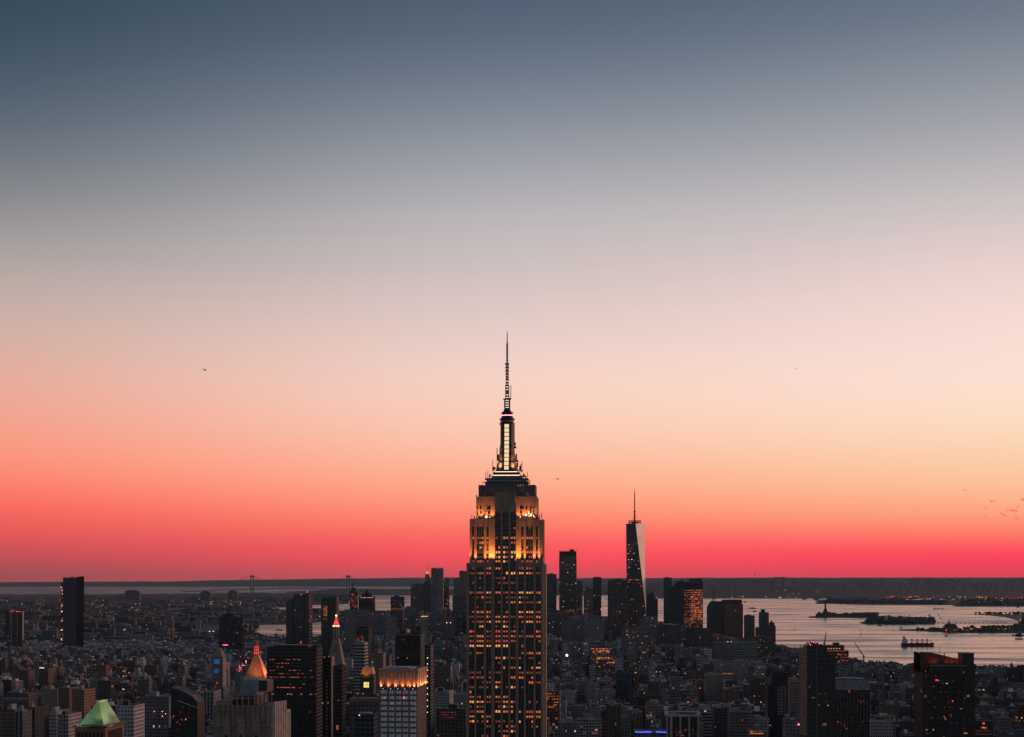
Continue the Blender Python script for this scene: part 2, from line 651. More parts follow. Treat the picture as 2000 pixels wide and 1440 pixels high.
def inside(x, y, poly):
    c = False
    n = len(poly)
    j = n - 1
    for i in range(n):
        xi, yi = poly[i]
        xj, yj = poly[j]
        if (yi > y) != (yj > y) and x < (xj - xi) * (y - yi) / (yj - yi) + xi:
            c = not c
        j = i
    return c


def hill(name, px0, px1, D0, D1, D2, top, seed, cols=160, rows=16, bump=0.05, ends=0.06):
    """a wooded ridge: rises from the shore at D0 to its crest at D1 and falls to D2; top(px) is its row in the photograph"""
    mb = MB()
    P = []
    for i in range(cols + 1):
        f = i / cols
        px = px0 + (px1 - px0) * f
        ed = min(1.0, f / ends, (1 - f) / ends) if ends else 1.0
        h = max(6.0, (CAMZ - (top(px) - HY) / F * D1)) * max(0.03, ed)
        r = []
        for j in range(rows + 1):
            g = j / rows
            D = D0 + (D1 - D0) * g / 0.75 if g < 0.75 else D1 + (D2 - D1) * (g - 0.75) / 0.25
            s = math.sin(min(1, g / 0.75) * math.pi / 2) ** 1.2 if g < 0.75 else math.cos((g - 0.75) / 0.25 * math.pi / 2)
            n1 = noise.noise(Vector((px * 0.02 + seed, D * 0.0004, 0.3))) * 0.6 + noise.noise(Vector((px * 0.14 + seed, D * 0.002, 2.3))) * 0.4
            z = h * s * (1 + bump * 2.2 * n1) if 0 < j < rows else -2.0
            r.append((wx(px, D), D, z))
        P.append(r)
    for i in range(cols):
        for j in range(rows):
            mb.face([P[i][j], P[i + 1][j], P[i + 1][j + 1], P[i][j + 1]])
    return tag(mb.build(name, M['hill']), kind='structure')


def lerp_top(pts):
    def f(x):
        if x <= pts[0][0]:
            return pts[0][1]
        for (a, b), (c, d) in zip(pts, pts[1:]):
            if x <= c:
                return b + (d - b) * (x - a) / (c - a)
        return pts[-1][1]
    return f


hill('hills', -160, 2200, 39000, 43000, 46000,
     lerp_top([(-100, 1138), (150, 1136), (330, 1135.5), (450, 1133), (600, 1131), (750, 1129), (850, 1128), (1100, 1129.5), (1400, 1128.5), (2000, 1128)]), 1.0, 240, 10, 0.03, 0.01)
hill('hills', 1235, 2300, 18500, 27000, 31000,
     lerp_top([(1235, 1138), (1290, 1136), (1370, 1133), (1440, 1130.5), (1500, 1129.8), (1600, 1131), (1800, 1132), (2000, 1132), (2300, 1133)]), 5.0, 320, 30, 0.11, 0.05)
hill('hills', 560, 1300, 21500, 24500, 27500,
     lerp_top([(560, 1152), (640, 1151), (700, 1150), (850, 1151), (1000, 1149), (1150, 1142), (1300, 1138)]), 9.0, 160, 12, 0.1, 0.12)
hill('hills', -260, 620, 17500, 20500, 21500,
     lerp_top([(-260, 1161), (0, 1161.5), (200, 1161), (420, 1158.5), (560, 1158), (620, 1162)]), 14.0, 140, 10, 0.15, 0.05)


def land_patch(name, pix, h=2.5, mat='soil'):
    return sheet(name, [ground(*p) for p in pix], h, M[mat], h + 0.5)


def tree_mass(name, pix, hmin, hmax, count, seed, label, size=14.0):
    """a wood too thick to count: many small leaf clumps over the land patch"""
    rnd = random.Random(seed)
    poly = [ground(*p) for p in pix]
    xs = [p[0] for p in poly]
    ys = [p[1] for p in poly]
    mb = MB()
    k = 0
    while k < count:
        x, y = rnd.uniform(min(xs), max(xs)), rnd.uniform(min(ys), max(ys))
        if not inside(x, y, poly):
            continue
        k += 1
        n = noise.noise(Vector((x * 0.006, y * 0.006, seed)))
        h = hmin + (hmax - hmin) * min(1, max(0, 0.5 + n * 0.9 + rnd.uniform(-0.25, 0.25)))
        r = size * rnd.uniform(0.5, 1.1)
        mb.blob((x, y, 2 + h - r * 0.6), (r, r, r * 0.8), 0, 6, 0.3, rnd)
        mb.blob((x + rnd.uniform(-8, 8), y, 2 + h * 0.4), (r, r, h * 0.45), 0, 6, 0.25, rnd)
    return tag(mb.build(name, M['leaf']), label, 'trees', kind='stuff')


# islands and shores of the harbour
LIB = [(1578, 1205), (1582, 1207), (1650, 1206.7), (1722, 1207), (1722, 1204), (1690, 1202), (1640, 1202), (1600, 1203.5)]
land_patch('land', LIB)
tree_mass('trees', [(1594, 1206), (1715, 1206.3), (1712, 1204.3), (1600, 1204)], 3, 27, 260, 3, 'dark low trees covering the statue island in the harbour')
ELL = [(1679, 1217), (1695, 1220), (1826, 1220), (1829, 1214), (1790, 1211), (1700, 1211.5)]
land_patch('land', ELL)
tree_mass('trees', [(1692, 1219), (1820, 1219.3), (1824, 1214.5), (1700, 1213)], 8, 32, 330, 5, 'dark dense trees of the long island right of the statue')
PARK = [(1756, 1230), (1758, 1231.5), (1800, 1233), (1870, 1236.5), (1950, 1237), (2100, 1237), (2100, 1199), (2000, 1201), (1950, 1199), (1902, 1199.5), (1902, 1200.5),
        (1935, 1202.5), (1962, 1205.5), (1982, 1210), (1993, 1214.5), (1992, 1218), (1975, 1222), (1940, 1225.5), (1900, 1227), (1850, 1228.5), (1800, 1230)]
land_patch('land', PARK)
PORT1 = [(1592, 1175), (1600, 1178.5), (1660, 1181), (1700, 1182), (1860, 1182), (1868, 1185), (1960, 1185), (2200, 1185), (2200, 1166), (1870, 1168), (1866, 1171.5),
         (1716, 1173.5), (1712, 1170.5), (1600, 1172)]
land_patch('land', PORT1, 4)
tree_mass('trees', [(1610, 1179), (1850, 1181), (1850, 1177.5), (1620, 1175.5)], 14, 34, 360, 7, 'dark tree line along the far port shore', 22)
tree_mass('trees', [(1880, 1184), (2080, 1184), (2080, 1176), (1880, 1176)], 14, 40, 260, 8, 'dark tree line at the right end of the port', 24)
tree_mass('trees', [(1905, 1200), (2060, 1202), (2060, 1200.5), (1905, 1199.6)], 6, 18, 90, 11, 'thin row of trees on the far park shore', 10)
tree_mass('trees', [(1760, 1231), (1870, 1235.5), (1940, 1236), (2060, 1235.5), (2060, 1222), (1990, 1225), (1930, 1227), (1870, 1231)], 5, 18, 260, 12, 'low trees on the park shore at right', 10)
tree_mass('trees', [(1996, 1221), (2070, 1221), (2070, 1207), (2000, 1210)], 8, 24, 120, 13, 'trees inland of the park at the right edge', 12)
tree_mass('trees', [(140, 1171), (640, 1173), (640, 1166), (420, 1163), (140, 1166)], 10, 30, 420, 17, 'dark wooded high ground behind the Brooklyn houses', 30)
tree_mass('trees', [(560, 1181), (676, 1178), (684, 1169), (600, 1168)], 16, 50, 240, 18, 'dark trees on the point of land left of the tall crane', 28)

# ------------------------------------------------------------------ suspension bridge over the strait
def suspension_bridge():
    D = 20500.0
    r = thing('suspension_bridge', 'long suspension bridge with two tall towers across the strait at the horizon', 'bridge', (wx(586, D), D, 0))
    zt = wz(1124, D)
    zd = wz(1151.5, D)
    X = [wx(493, D) - wx(586, D), wx(680, D) - wx(586, D)]
    for x in X:
        mb = MB()
        for s in (-1, 1):
            mb.prism([(x + s * 17 - 7, -7), (x + s * 17 + 7, -7), (x + s * 17 + 7, 7), (x + s * 17 - 7, 7)], 0, zt)
        mb.box(x - 24, x + 24, -6, 6, zt - 26, zt)
        mb.box(x - 22, x + 22, -6, 6, zd - 14, zd)
        mb.build('tower', M['steel'], r)
    a, b = X[0] - 900, X[1] + 300
    n = 40
    mb2 = MB()
    for i in range(n):
        u0, u1 = a + (b - a) * i / n, a + (b - a) * (i + 1) / n
        h = lambda u: zd + 12 - ((u - (X[0] + X[1]) / 2) / 900) ** 2 * 16
        mb2.bar((u0, 0, h(u0)), (u1, 0, h(u1)), 10)
    mb2.build('deck', M['steel'], r)
    for s in (-1, 1):
        mb = MB()
        xm = (X[0] + X[1]) / 2
        hw = (X[1] - X[0]) / 2
        pts = [(X[0] - 500, s * 13, zd)] + [(xm + hw * t / 12, s * 13, zd + 16 + (zt - zd - 16) * (t / 12) ** 2) for t in range(-12, 13)] + [(X[1] + 500, s * 13, zd)]
        for p, q in zip(pts, pts[1:]):
            mb.bar(p, q, 2.4)
        for t in range(-11, 12, 2):
            x = xm + hw * t / 12
            mb.bar((x, s * 13, zd), (x, s * 13, zd + 16 + (zt - zd - 16) * (t / 12) ** 2), 1.0)
        mb.build('cable', M['steel'], r)


suspension_bridge()


# ------------------------------------------------------------------ statue, port, boats
def statue():
    D = CAMZ * F / (1204.6 - HY)
    r = thing('monument', 'green robed statue with raised torch on a star shaped stone base', 'statue', (wx(1612, D), D, 2.5))
    mb = MB()
    n = 22
    star = [((38 if i % 2 else 52) * math.cos(2 * math.pi * i / n), (38 if i % 2 else 52) * math.sin(2 * math.pi * i / n)) for i in range(n)]
    mb.prism(star, 0, 12)
    mb.prism([(-17, -17), (17, -17), (17, 17), (-17, 17)], 12, 24, top=[(-14, -14), (14, -14), (14, 14), (-14, 14)])
    mb.prism([(-11, -11), (11, -11), (11, 11), (-11, 11)], 24, 46, top=[(-9, -9), (9, -9), (9, 9), (-9, 9)])
    mb.build('pedestal', M['spandrel'], r)  # stone base in dark metal: backlit silhouette put into the colour
    mb = MB()
    for (r0, r1, z0, z1) in ((6.4, 5.8, 46, 58), (5.8, 4.6, 58, 68), (4.6, 4.8, 68, 76), (4.8, 1.8, 76, 79), (1.6, 1.6, 79, 80.5), (2.1, 2.3, 80.5, 84), (2.3, 1.0, 84, 86)):
        mb.cyl(0, 0, r0, z0, z1, 12, r1)
    for k in range(7):
        a = -1.2 + 0.4 * k
        mb.bar((1.8 * math.sin(a), 0, 85), (4.4 * math.sin(a), 0, 85 + 3.4 * math.cos(a)), 0.5)
    mb.bar((-4, 0, 76), (-6.5, 0, 83), 2.6)
    mb.bar((-6.5, 0, 83), (-7, 0, 91), 2.0)
    mb.bar((4.2, 0, 75), (5.5, -3, 68), 2.4)
    mb.box(2.5, 7, -5, -3.8, 63, 70)
    mb.build('figure', M['darksteel'], r)
    mb = MB()
    mb.cyl(-7, 0, 1.8, 91, 92, 10)
    mb.cyl(-7, 0, 0.9, 92, 96, 8, 0.1)
    mb.build('torch', M['gold'], r)
    ANCHORS.append((1612, 1195, 'the harbour statue'))


statue()


def simple_building(mb, x0, x1, y0, y1, z, **k):
    mb.box(x0, x1, y0, y1, 0, z, 0, 1, **k)


def island_halls():
    D = CAMZ * F / (1218.5 - HY)
    x0 = wx(1724, D)
    r = thing('museum_hall', 'long red brick hall with four corner towers on the wooded island', 'building', (x0, D - 20, 2.5))
    mb = MB()
    mb.par = (0.4, 0.45, 0.03, 0.3)
    mb.box(0, 140, 0, 50, 0, 18, 0, 1, (0.15, 0.08, 0.06))
    mb.build('wall', [M['wall'], M['roof']], r)
    for x in (20, 120):
        for y in (6, 44):
            mb = MB()
            mb.box(x - 5, x + 5, y - 5, y + 5, 18, 34)
            mb.cyl(x, y, 5, 34, 40, 8, 0.6)
            mb.build('corner_tower', M['copper'], r)
    for k, (pa, pb, h, lab) in enumerate(((1700, 1716, 15, 'low dark hospital block at the left end of the wooded island'), (1752, 1772, 20, 'low dark building in the middle of the wooded island'),
                                          (1775, 1790, 24, 'low building with a chimney on the right half of the wooded island'))):
        x0 = wx(pa, D)
        r = thing('island_building', lab, 'building', (x0, D + 10 * k, 2.5), 0, 'buildings on the wooded island')
        mb = MB()
        w = wx(pb, D) - x0
        mb.par = (0.4, 0.4, 0.05, 0.1 * k)
        mb.box(0, w, 0, 26, 0, h, 0, 1, (0.14, 0.09, 0.07))
        mb.build('wall', [M['wall'], M['roof']], r)
        mb = MB()
        mb.prism([(0, 0), (w, 0), (w, 26), (0, 26)], h, h + 8, top=[(2, 12), (w - 2, 12), (w - 2, 14), (2, 14)])
        mb.build('roof', M['darksteel'], r)
        if k == 2:
            mb = MB()
            mb.cyl(w * 0.3, 13, 2.2, 0, h + 24, 8, 1.6)
            mb.build('chimney', M['stone'], r)


island_halls()


def terminal():
    D = CAMZ * F / (1233.0 - HY)
    x0 = wx(1842, D)
    r = thing('rail_terminal', 'dark gabled terminal hall with a pointed clock tower on the park shore', 'building', (x0, D - 30, 2.5))
    mb = MB()
    mb.par = (0.5, 0.5, 0.15, 0.7)
    mb.box(0, 62, 0, 40, 0, 16, 0, 1, (0.14, 0.06, 0.05))
    mb.build('wall', [M['wall'], M['roof']], r)
    mb = MB()
    mb.prism([(0, 0), (62, 0), (62, 40), (0, 40)], 16, 32, top=[(8, 19), (54, 19), (54, 21), (8, 21)])
    mb.build('roof', M['darksteel'], r)
    mb = MB()
    mb.box(20, 28, 8, 16, 16, 38)
    mb.cyl(24, 12, 5.4, 38, 44, 4, 3)
    mb.cyl(24, 12, 3, 44, 54, 8, 0.2)
    mb.build('clock_tower', M['darksteel'], r)
    for i in range(6):
        mb = MB()
        mb.box(4 + i * 10, 8 + i * 10, -1.5, -0.5, 2, 5)
        mb.build('entrance_light', M['g_red'], r)


terminal()


def causeway():
    D = CAMZ * F / (1217.6 - HY)
    a, b = wx(1829, D), wx(1968, D)
    r = thing('causeway_bridge', 'low straight bridge on piers from the wooded island to the park', 'bridge', (a, D, 0))
    mb = MB()
    mb.box(0, b - a, -4, 4, 5, 7.4)
    mb.build('deck', M['concrete'], r)
    for i in range(16):
        mb = MB()
        x = (b - a) * (i + 0.5) / 16
        mb.box(x - 1.6, x + 1.6, -3, 3, -1, 5)
        mb.build('pier', M['concrete'], r)


causeway()


def hull(mb, L, W, z0, z1, mi=0, bow=0.16, flip=False):
    s = -1 if flip else 1
    pts = [(-L / 2, -W * 0.42), (L / 2 - L * bow, -W / 2), (L / 2 - L * bow * 0.35, -W * 0.3), (L / 2, 0), (L / 2 - L * bow * 0.35, W * 0.3), (L / 2 - L * bow, W / 2), (-L / 2, W * 0.42)]
    if flip:
        pts = [(-x, y) for x, y in pts][::-1]
    low = [(x * 0.96, y * 0.8) for x, y in pts]
    mb.prism(low, z0, z1, mi, mi, top=pts)


def cargo_ship():
    D = CAMZ * F / (1262.5 - HY)
    L = wx(1824, D) - wx(1760, D)
    r = thing('cargo_ship', 'bulk carrier with red hull, white stern bridge and four deck cranes', 'ship', (wx(1792, D), D, 0), R(-6))
    mb = MB()
    hull(mb, L, 20, -1, 11)
    hull(mb, L * 0.1, 15, 11, 14)
    mb.box(L / 2 - 14, L / 2 - 3, -6, 6, 11, 14)
    mb.build('hull', M['redhull'], r)
    mb = MB()
    xs = -L / 2
    mb.box(xs + 5, xs + 24, -9, 9, 11, 22)
    mb.box(xs + 7, xs + 21, -8, 8, 22, 27)
    mb.box(xs + 9, xs + 19, -10, 10, 27, 30)
    mb.build('bridge_house', M['white'], r)
    mb = MB()
    mb.box(xs + 8, xs + 13, -3, 3, 30, 37)
    mb.bar((xs + 14, 0, 30), (xs + 14, 0, 42), 0.8)
    mb.build('funnel', M['darksteel'], r)
    for i, f in enumerate((-0.17, -0.01, 0.14, 0.29)):
        mb = MB()
        x = L * f
        mb.box(x - 1.6, x + 1.6, -1.6, 1.6, 11, 27)
        mb.box(x - 2.4, x + 2.4, -2, 2, 25, 28)
        mb.bar((x + 1, 0, 18), (x + 14, 0, 20), 1.2)
        mb.build('deck_crane', M['redhull'], r)
    for i in range(4):
        mb = MB()
        x = L * (-0.24 + 0.15 * i)
        mb.box(x, x + L * 0.11, -7, 7, 11, 12.6)
        mb.build('hatch_cover', M['darksteel'], r)
    ANCHORS.append((1792, 1256, 'the red cargo ship'))


cargo_ship()


def boat(px, py, wpx, name, label, cat, kind='ferry', h=1.0):
    D = CAMZ * F / (py - HY)
    L = wpx / F * D
    r = thing(name, label, cat, (wx(px, D), D, 0), R(random.Random(px).uniform(-8, 8)))
    W = min(L * 0.28, 16)
    mb = MB()
    hull(mb, L, W, -0.5, 3.2 * h)
    mb.build('hull', M['darksteel'] if kind != 'orange' else M['gold'], r)
    if kind == 'ferry':
        mb = MB()
        mb.box(-L * 0.38, L * 0.34, -W * 0.4, W * 0.4, 3.2 * h, 7 * h)
        mb.build('cabin', M['greyblue'], r)
        mb = MB()
        mb.box(-L * 0.1, L * 0.16, -W * 0.25, W * 0.25, 7 * h, 10 * h)
        mb.bar((0, 0, 10 * h), (0, 0, 14 * h), 0.5)
        mb.build('wheelhouse', M['steel'], r)
    elif kind == 'barge':
        mb = MB()
        mb.box(-L * 0.42, L * 0.4, -W * 0.4, W * 0.4, 3.2 * h, 6 * h)
        mb.build('cargo', M['darksteel'], r)
        mb = MB()
        mb.box(-L * 0.48, -L * 0.43, -W * 0.3, W * 0.3, 3.2 * h, 10 * h)
        mb.build('wheelhouse', M['steel'], r)
    elif kind == 'tug':
        mb = MB()
        mb.box(-L * 0.2, L * 0.25, -W * 0.3, W * 0.3, 3.2 * h, 8 * h)
        mb.box(-L * 0.05, L * 0.18, -W * 0.22, W * 0.22, 8 * h, 12 * h)
        mb.build('wheelhouse', M['redhull'], r)
        mb = MB()
        mb.bar((0, 0, 12 * h), (0, 0, 22 * h), 0.8)
        mb.build('mast', M['darksteel'], r)
    elif kind == 'sail':
        mb = MB()
        mb.bar((0, 0, 3), (0, 0, 34 * h), 0.7)
        mb.build('mast', M['darksteel'], r)


boat(1470, 1189, 16, 'ferry', 'larger grey ferry at left of the harbour beside the brown towers', 'ferry')
boat(1474, 1195, 9, 'ferry', 'small ferry just in front of the larger grey ferry', 'ferry')
boat(1455, 1176.5, 8, 'ferry', 'small dark boat close above the tall brown block', 'boat')
boat(1834, 1190, 22, 'barge', 'long flat dark barge near the far port', 'barge', 'barge', 0.9)
boat(1719, 1223, 10, 'ferry', 'pale tour boat under the wooded island', 'ferry', 'ferry', 0.7)
boat(1760, 1227, 6, 'motor_boat', 'small dark boat right of the pale tour boat', 'boat', 'tug', 0.6)
boat(1848, 1243, 8, 'motor_boat', 'small boat with a wake beyond the cargo ship bow', 'boat', 'tug', 0.6)
boat(1815, 1202.5, 6, 'motor_boat', 'tiny dark boat above the right end of the wooded island', 'boat', 'tug', 0.8)
boat(1837, 1208, 5, 'motor_boat', 'tiny boat right of the wooded island, nearer than its twin', 'boat', 'tug', 0.6)
boat(1833, 1202.2, 4, 'motor_boat', 'faint tiny boat far beyond the wooded island', 'boat', 'tug', 0.5)
boat(1989, 1242.5, 26, 'tug_boat', 'dark tug with a red wheelhouse and mast at the right edge', 'tug', 'tug', 1.2)
boat(1991, 1249, 16, 'barge', 'low dark barge below the tug at the right edge', 'barge', 'barge', 0.7)
boat(546, 1231.5, 13, 'barge', 'dark barge on the river left of the black tower', 'barge', 'barge', 0.8)
boat(1605, 1179.5, 24, 'ferry', 'dark moored ship at the left tip of the port shore', 'ship', 'barge', 1.2)
boat(1875, 1183.5, 24, 'ferry', 'lit ferry moored under the crane at the port', 'ferry', 'ferry', 1.0)
boat(1988, 1187, 8, 'motor_boat', 'small dark boat far out at the right edge', 'boat', 'tug', 0.8)
for px, py, hh, lab in ((1552, 1230, 26, 'slender channel mark in the open water left of the ferry lane'), (1681, 1240, 44, 'taller slender channel mark left of the cargo ship'),
                        (1745, 1232, 12, 'short channel mark off the tip of the park')):
    D = CAMZ * F / (py - HY)
    r = thing('channel_mark', lab, 'channel mark', (wx(px, D), D, 0), 0, 'channel marks in the harbour')
    mb = MB()
    mb.cyl(0, 0, 2.2, -1, 3, 8)
    mb.build('float', M['darksteel'], r)
    mb = MB()
    mb.bar((0, 0, 3), (0, 0, hh * 0.6), 1.2)
    mb.build('post', M['darksteel'], r)


def tower_crane(px, py, D, jib, label, group=None, mast=None, mat='darksteel'):
    """luffing crane: (px, py) is the foot of its jib"""
    z = wz(py, D)
    mast = mast or 24
    r = thing('tower_crane', label, 'crane', (wx(px, D), D, z - mast), 0, group)
    mb = MB()
    mb.box(-1.4, 1.4, -1.4, 1.4, 0, mast)
    mb.build('mast', M[mat], r)
    mb = MB()
    mb.box(-3, 3, -2, 2, mast, mast + 3)
    mb.build('cab', M[mat], r)
    jx, jz = jib[0] / F * D, -jib[1] / F * D
    mb = MB()
    d = math.hypot(jx, jz)
    nx, nz = -jz / d * 1.2, jx / d * 1.2
    for s in (-1, 1):
        mb.bar((s * nx, 0, mast + 2 + s * nz), (jx, 0, mast + jz), 1.3)
    for i in range(1, 8):
        f = i / 8
        mb.bar((nx * (1 - f) + jx * f, 0, mast + 2 + nz * (1 - f) + (jz - 2) * f), (-nx * (1 - f) + jx * (f + 0.05), 0, mast + 2 - nz * (1 - f) + (jz - 2) * (f + 0.05)), 0.5)
    mb.build('jib', M[mat], r)


tower_crane(1610, 1258, 4300, (4, -24), 'upright crane between the black tower and the stepped block', mast=34)
tower_crane(1687, 1283, 4600, (-19, -29), 'crane leaning left over the water beyond the stepped block', mast=26)
tower_crane(1883, 1182, 14200, (-6, -18), 'pale crane on the far port beside the lit ferry', mast=30, mat='steel')
for px in (1945, 1956, 1972, 1981, 1988):
    D = 15200
    r = thing('gantry_crane', 'red lit container crane, number %s from the left in the port row' % {1945: 'one', 1956: 'two', 1972: 'three', 1981: 'four', 1988: 'five'}[px], 'crane',
              (wx(px, D), D, 3), 0, 'container cranes on the far port')
    for s in (-12, 12):
        mb = MB()
        mb.box(s - 2, s + 2, -2, 2, 0, 48)
        mb.build('leg', M['redhull'], r)
    mb = MB()
    mb.box(-14, 14, -3, 3, 40, 46)
    mb.bar((0, 0, 46), (26, 0, 66), 2.5)
    mb.build('boom', M['redhull'], r)
    mb = MB()
    mb.blob((0, -4, 50), 3.2)
    mb.build('lamp', M['g_red'], r)

# mast on the ridge
D = 27000
r = thing('radio_mast', 'thin radio mast on the wooded ridge at right', 'mast', (wx(1474, D), D, 170))
mb = MB()
mb.bar((0, 0, 0), (0, 0, 150), 5)
mb.build('pole', M['darksteel'], r)


# helicopters and birds in the sky
def helicopter(px, py, D, L, label, rz, tilt):
    r = thing('helicopter', label, 'helicopter', (wx(px, D), D, wz(py, D)), rz)
    r.rotation_euler = (0, tilt, rz)
    k = L / 13.0
    mb = MB()
    mb.blob((2 * k, 0, 0), (3.4 * k, 1.4 * k, 1.6 * k), 0, 10)
    mb.build('fuselage', M['darksteel'], r)
    mb = MB()
    mb.prism([(-8 * k, -0.2 * k), (0, -0.6 * k), (0, 0.6 * k), (-8 * k, 0.2 * k)], 0.3 * k, 0.9 * k, bottom=True)
    mb.box(-8.6 * k, -7.6 * k, -0.12 * k, 0.12 * k, 0.3 * k, 2.4 * k)
    mb.build('tail_boom', M['darksteel'], r)
    mb = MB()
    mb.cyl(1.6 * k, 0, 0.2 * k, 1.4 * k, 2.3 * k, 6)
    for a in (20, 110, 200, 290):
        c, s = math.cos(R(a)), math.sin(R(a))
        mb.bar((1.6 * k, 0, 2.2 * k), (1.6 * k + 5.4 * k * c, 5.4 * k * s, 2.2 * k), 0.22 * k)
    mb.build('main_rotor', M['darksteel'], r)
    for s in (-1, 1):
        mb = MB()
        mb.bar((0, s * k, -2 * k), (4 * k, s * k, -2 * k), 0.2 * k)
        mb.bar((1 * k, s * 0.6 * k, -1.2 * k), (1 * k, s * k, -2 * k), 0.2 * k)
        mb.build('skid', M['darksteel'], r)


helicopter(399.5, 722.5, 4600, 15, 'dark helicopter flying in the sky at left', R(-25), R(18))
helicopter(1556, 720, 9000, 14, 'tiny distant helicopter high in the sky at right', R(10), 0)


def bird(px, py, D, label):
    r = thing('bird', label, 'bird', (wx(px, D), D, wz(py, D)), R(30))
    mb = MB()
    mb.blob((0, 0, 0), (0.30, 0.10, 0.10), 0, 8)
    mb.bar((0.28, 0, 0.02), (0.42, 0, 0.05), 0.09)
    mb.prism([(-0.5, -0.09), (-0.25, -0.05), (-0.25, 0.05), (-0.5, 0.09)], -0.01, 0.01)
    for s in (-1, 1):
        mb.face([(0.14, 0, 0.03), (0.05, s * 0.45, 0.22), (-0.10, s * 0.45, 0.22), (-0.12, 0, 0.03)])
        mb.face([(0.05, s * 0.45, 0.22), (-0.08, s * 0.85, 0.10), (-0.14, s * 0.80, 0.10), (-0.10, s * 0.45, 0.22)])
    mb.build('body', M['darksteel'], r)


bird(1089, 936, 420, 'single dark bird in the orange sky right of the lit spire')

# thin red wisps of cloud, far beyond the haze
def clouds():
    mt = bpy.data.materials.new('cloud_red_tint')
    mt.use_nodes = True
    nt = mt.node_tree
    for n in list(nt.nodes):
        nt.nodes.remove(n)
    pv = nt.nodes.new('ShaderNodeVolumeAbsorption')
    pv.inputs['Color'].default_value = (0.99, 0.42, 0.40, 1)  # dusk red on the wisps is put in as an absorption colour
    pv.inputs['Density'].default_value = 0.013
    out = nt.nodes.new('ShaderNodeOutputMaterial')
    nt.links.new(pv.outputs[0], out.inputs['Volume'])
    rnd = random.Random(4)
    D = 62000.0
    for (px, py, w, h, sl) in ((1938, 979, 16, 3.4, 0.02), (1925, 993, 9, 3, 0.3), (1922, 1008, 8, 3, 0.2), (1961, 1006, 17, 3.6, 0.5), (1977, 997, 24, 3, 0.12),
                               (1989, 990, 8, 5, 0), (1996, 976, 12, 6, 0), (1986, 1013, 14, 2.4, 0.5), (1785, 996, 9, 2, 0.1), (1884, 957, 14, 2, 0.25), (1429, 925, 9, 1.8, 0.0), (1662, 972, 12, 1.6, 0.0)):
        mb = MB()
        rx, rz = w / F * D / 2, h / F * D / 2
        n = 5
        for i in range(n):
            f = (i - (n - 1) / 2) / n * 1.5
            mb.blob((f * rx, rnd.uniform(-200, 200), -f * rx * sl), (rx * 0.36, rx * 0.3, rz * rnd.uniform(0.5, 1.1)), 0, 10, 0.2, rnd)
        o = mb.build('cloud', mt)
        o.location = (wx(px, D), D, wz(py, D))
        tag(o, kind='structure')


clouds()

# ------------------------------------------------------------------ the tall art deco tower in the middle
ESB = None


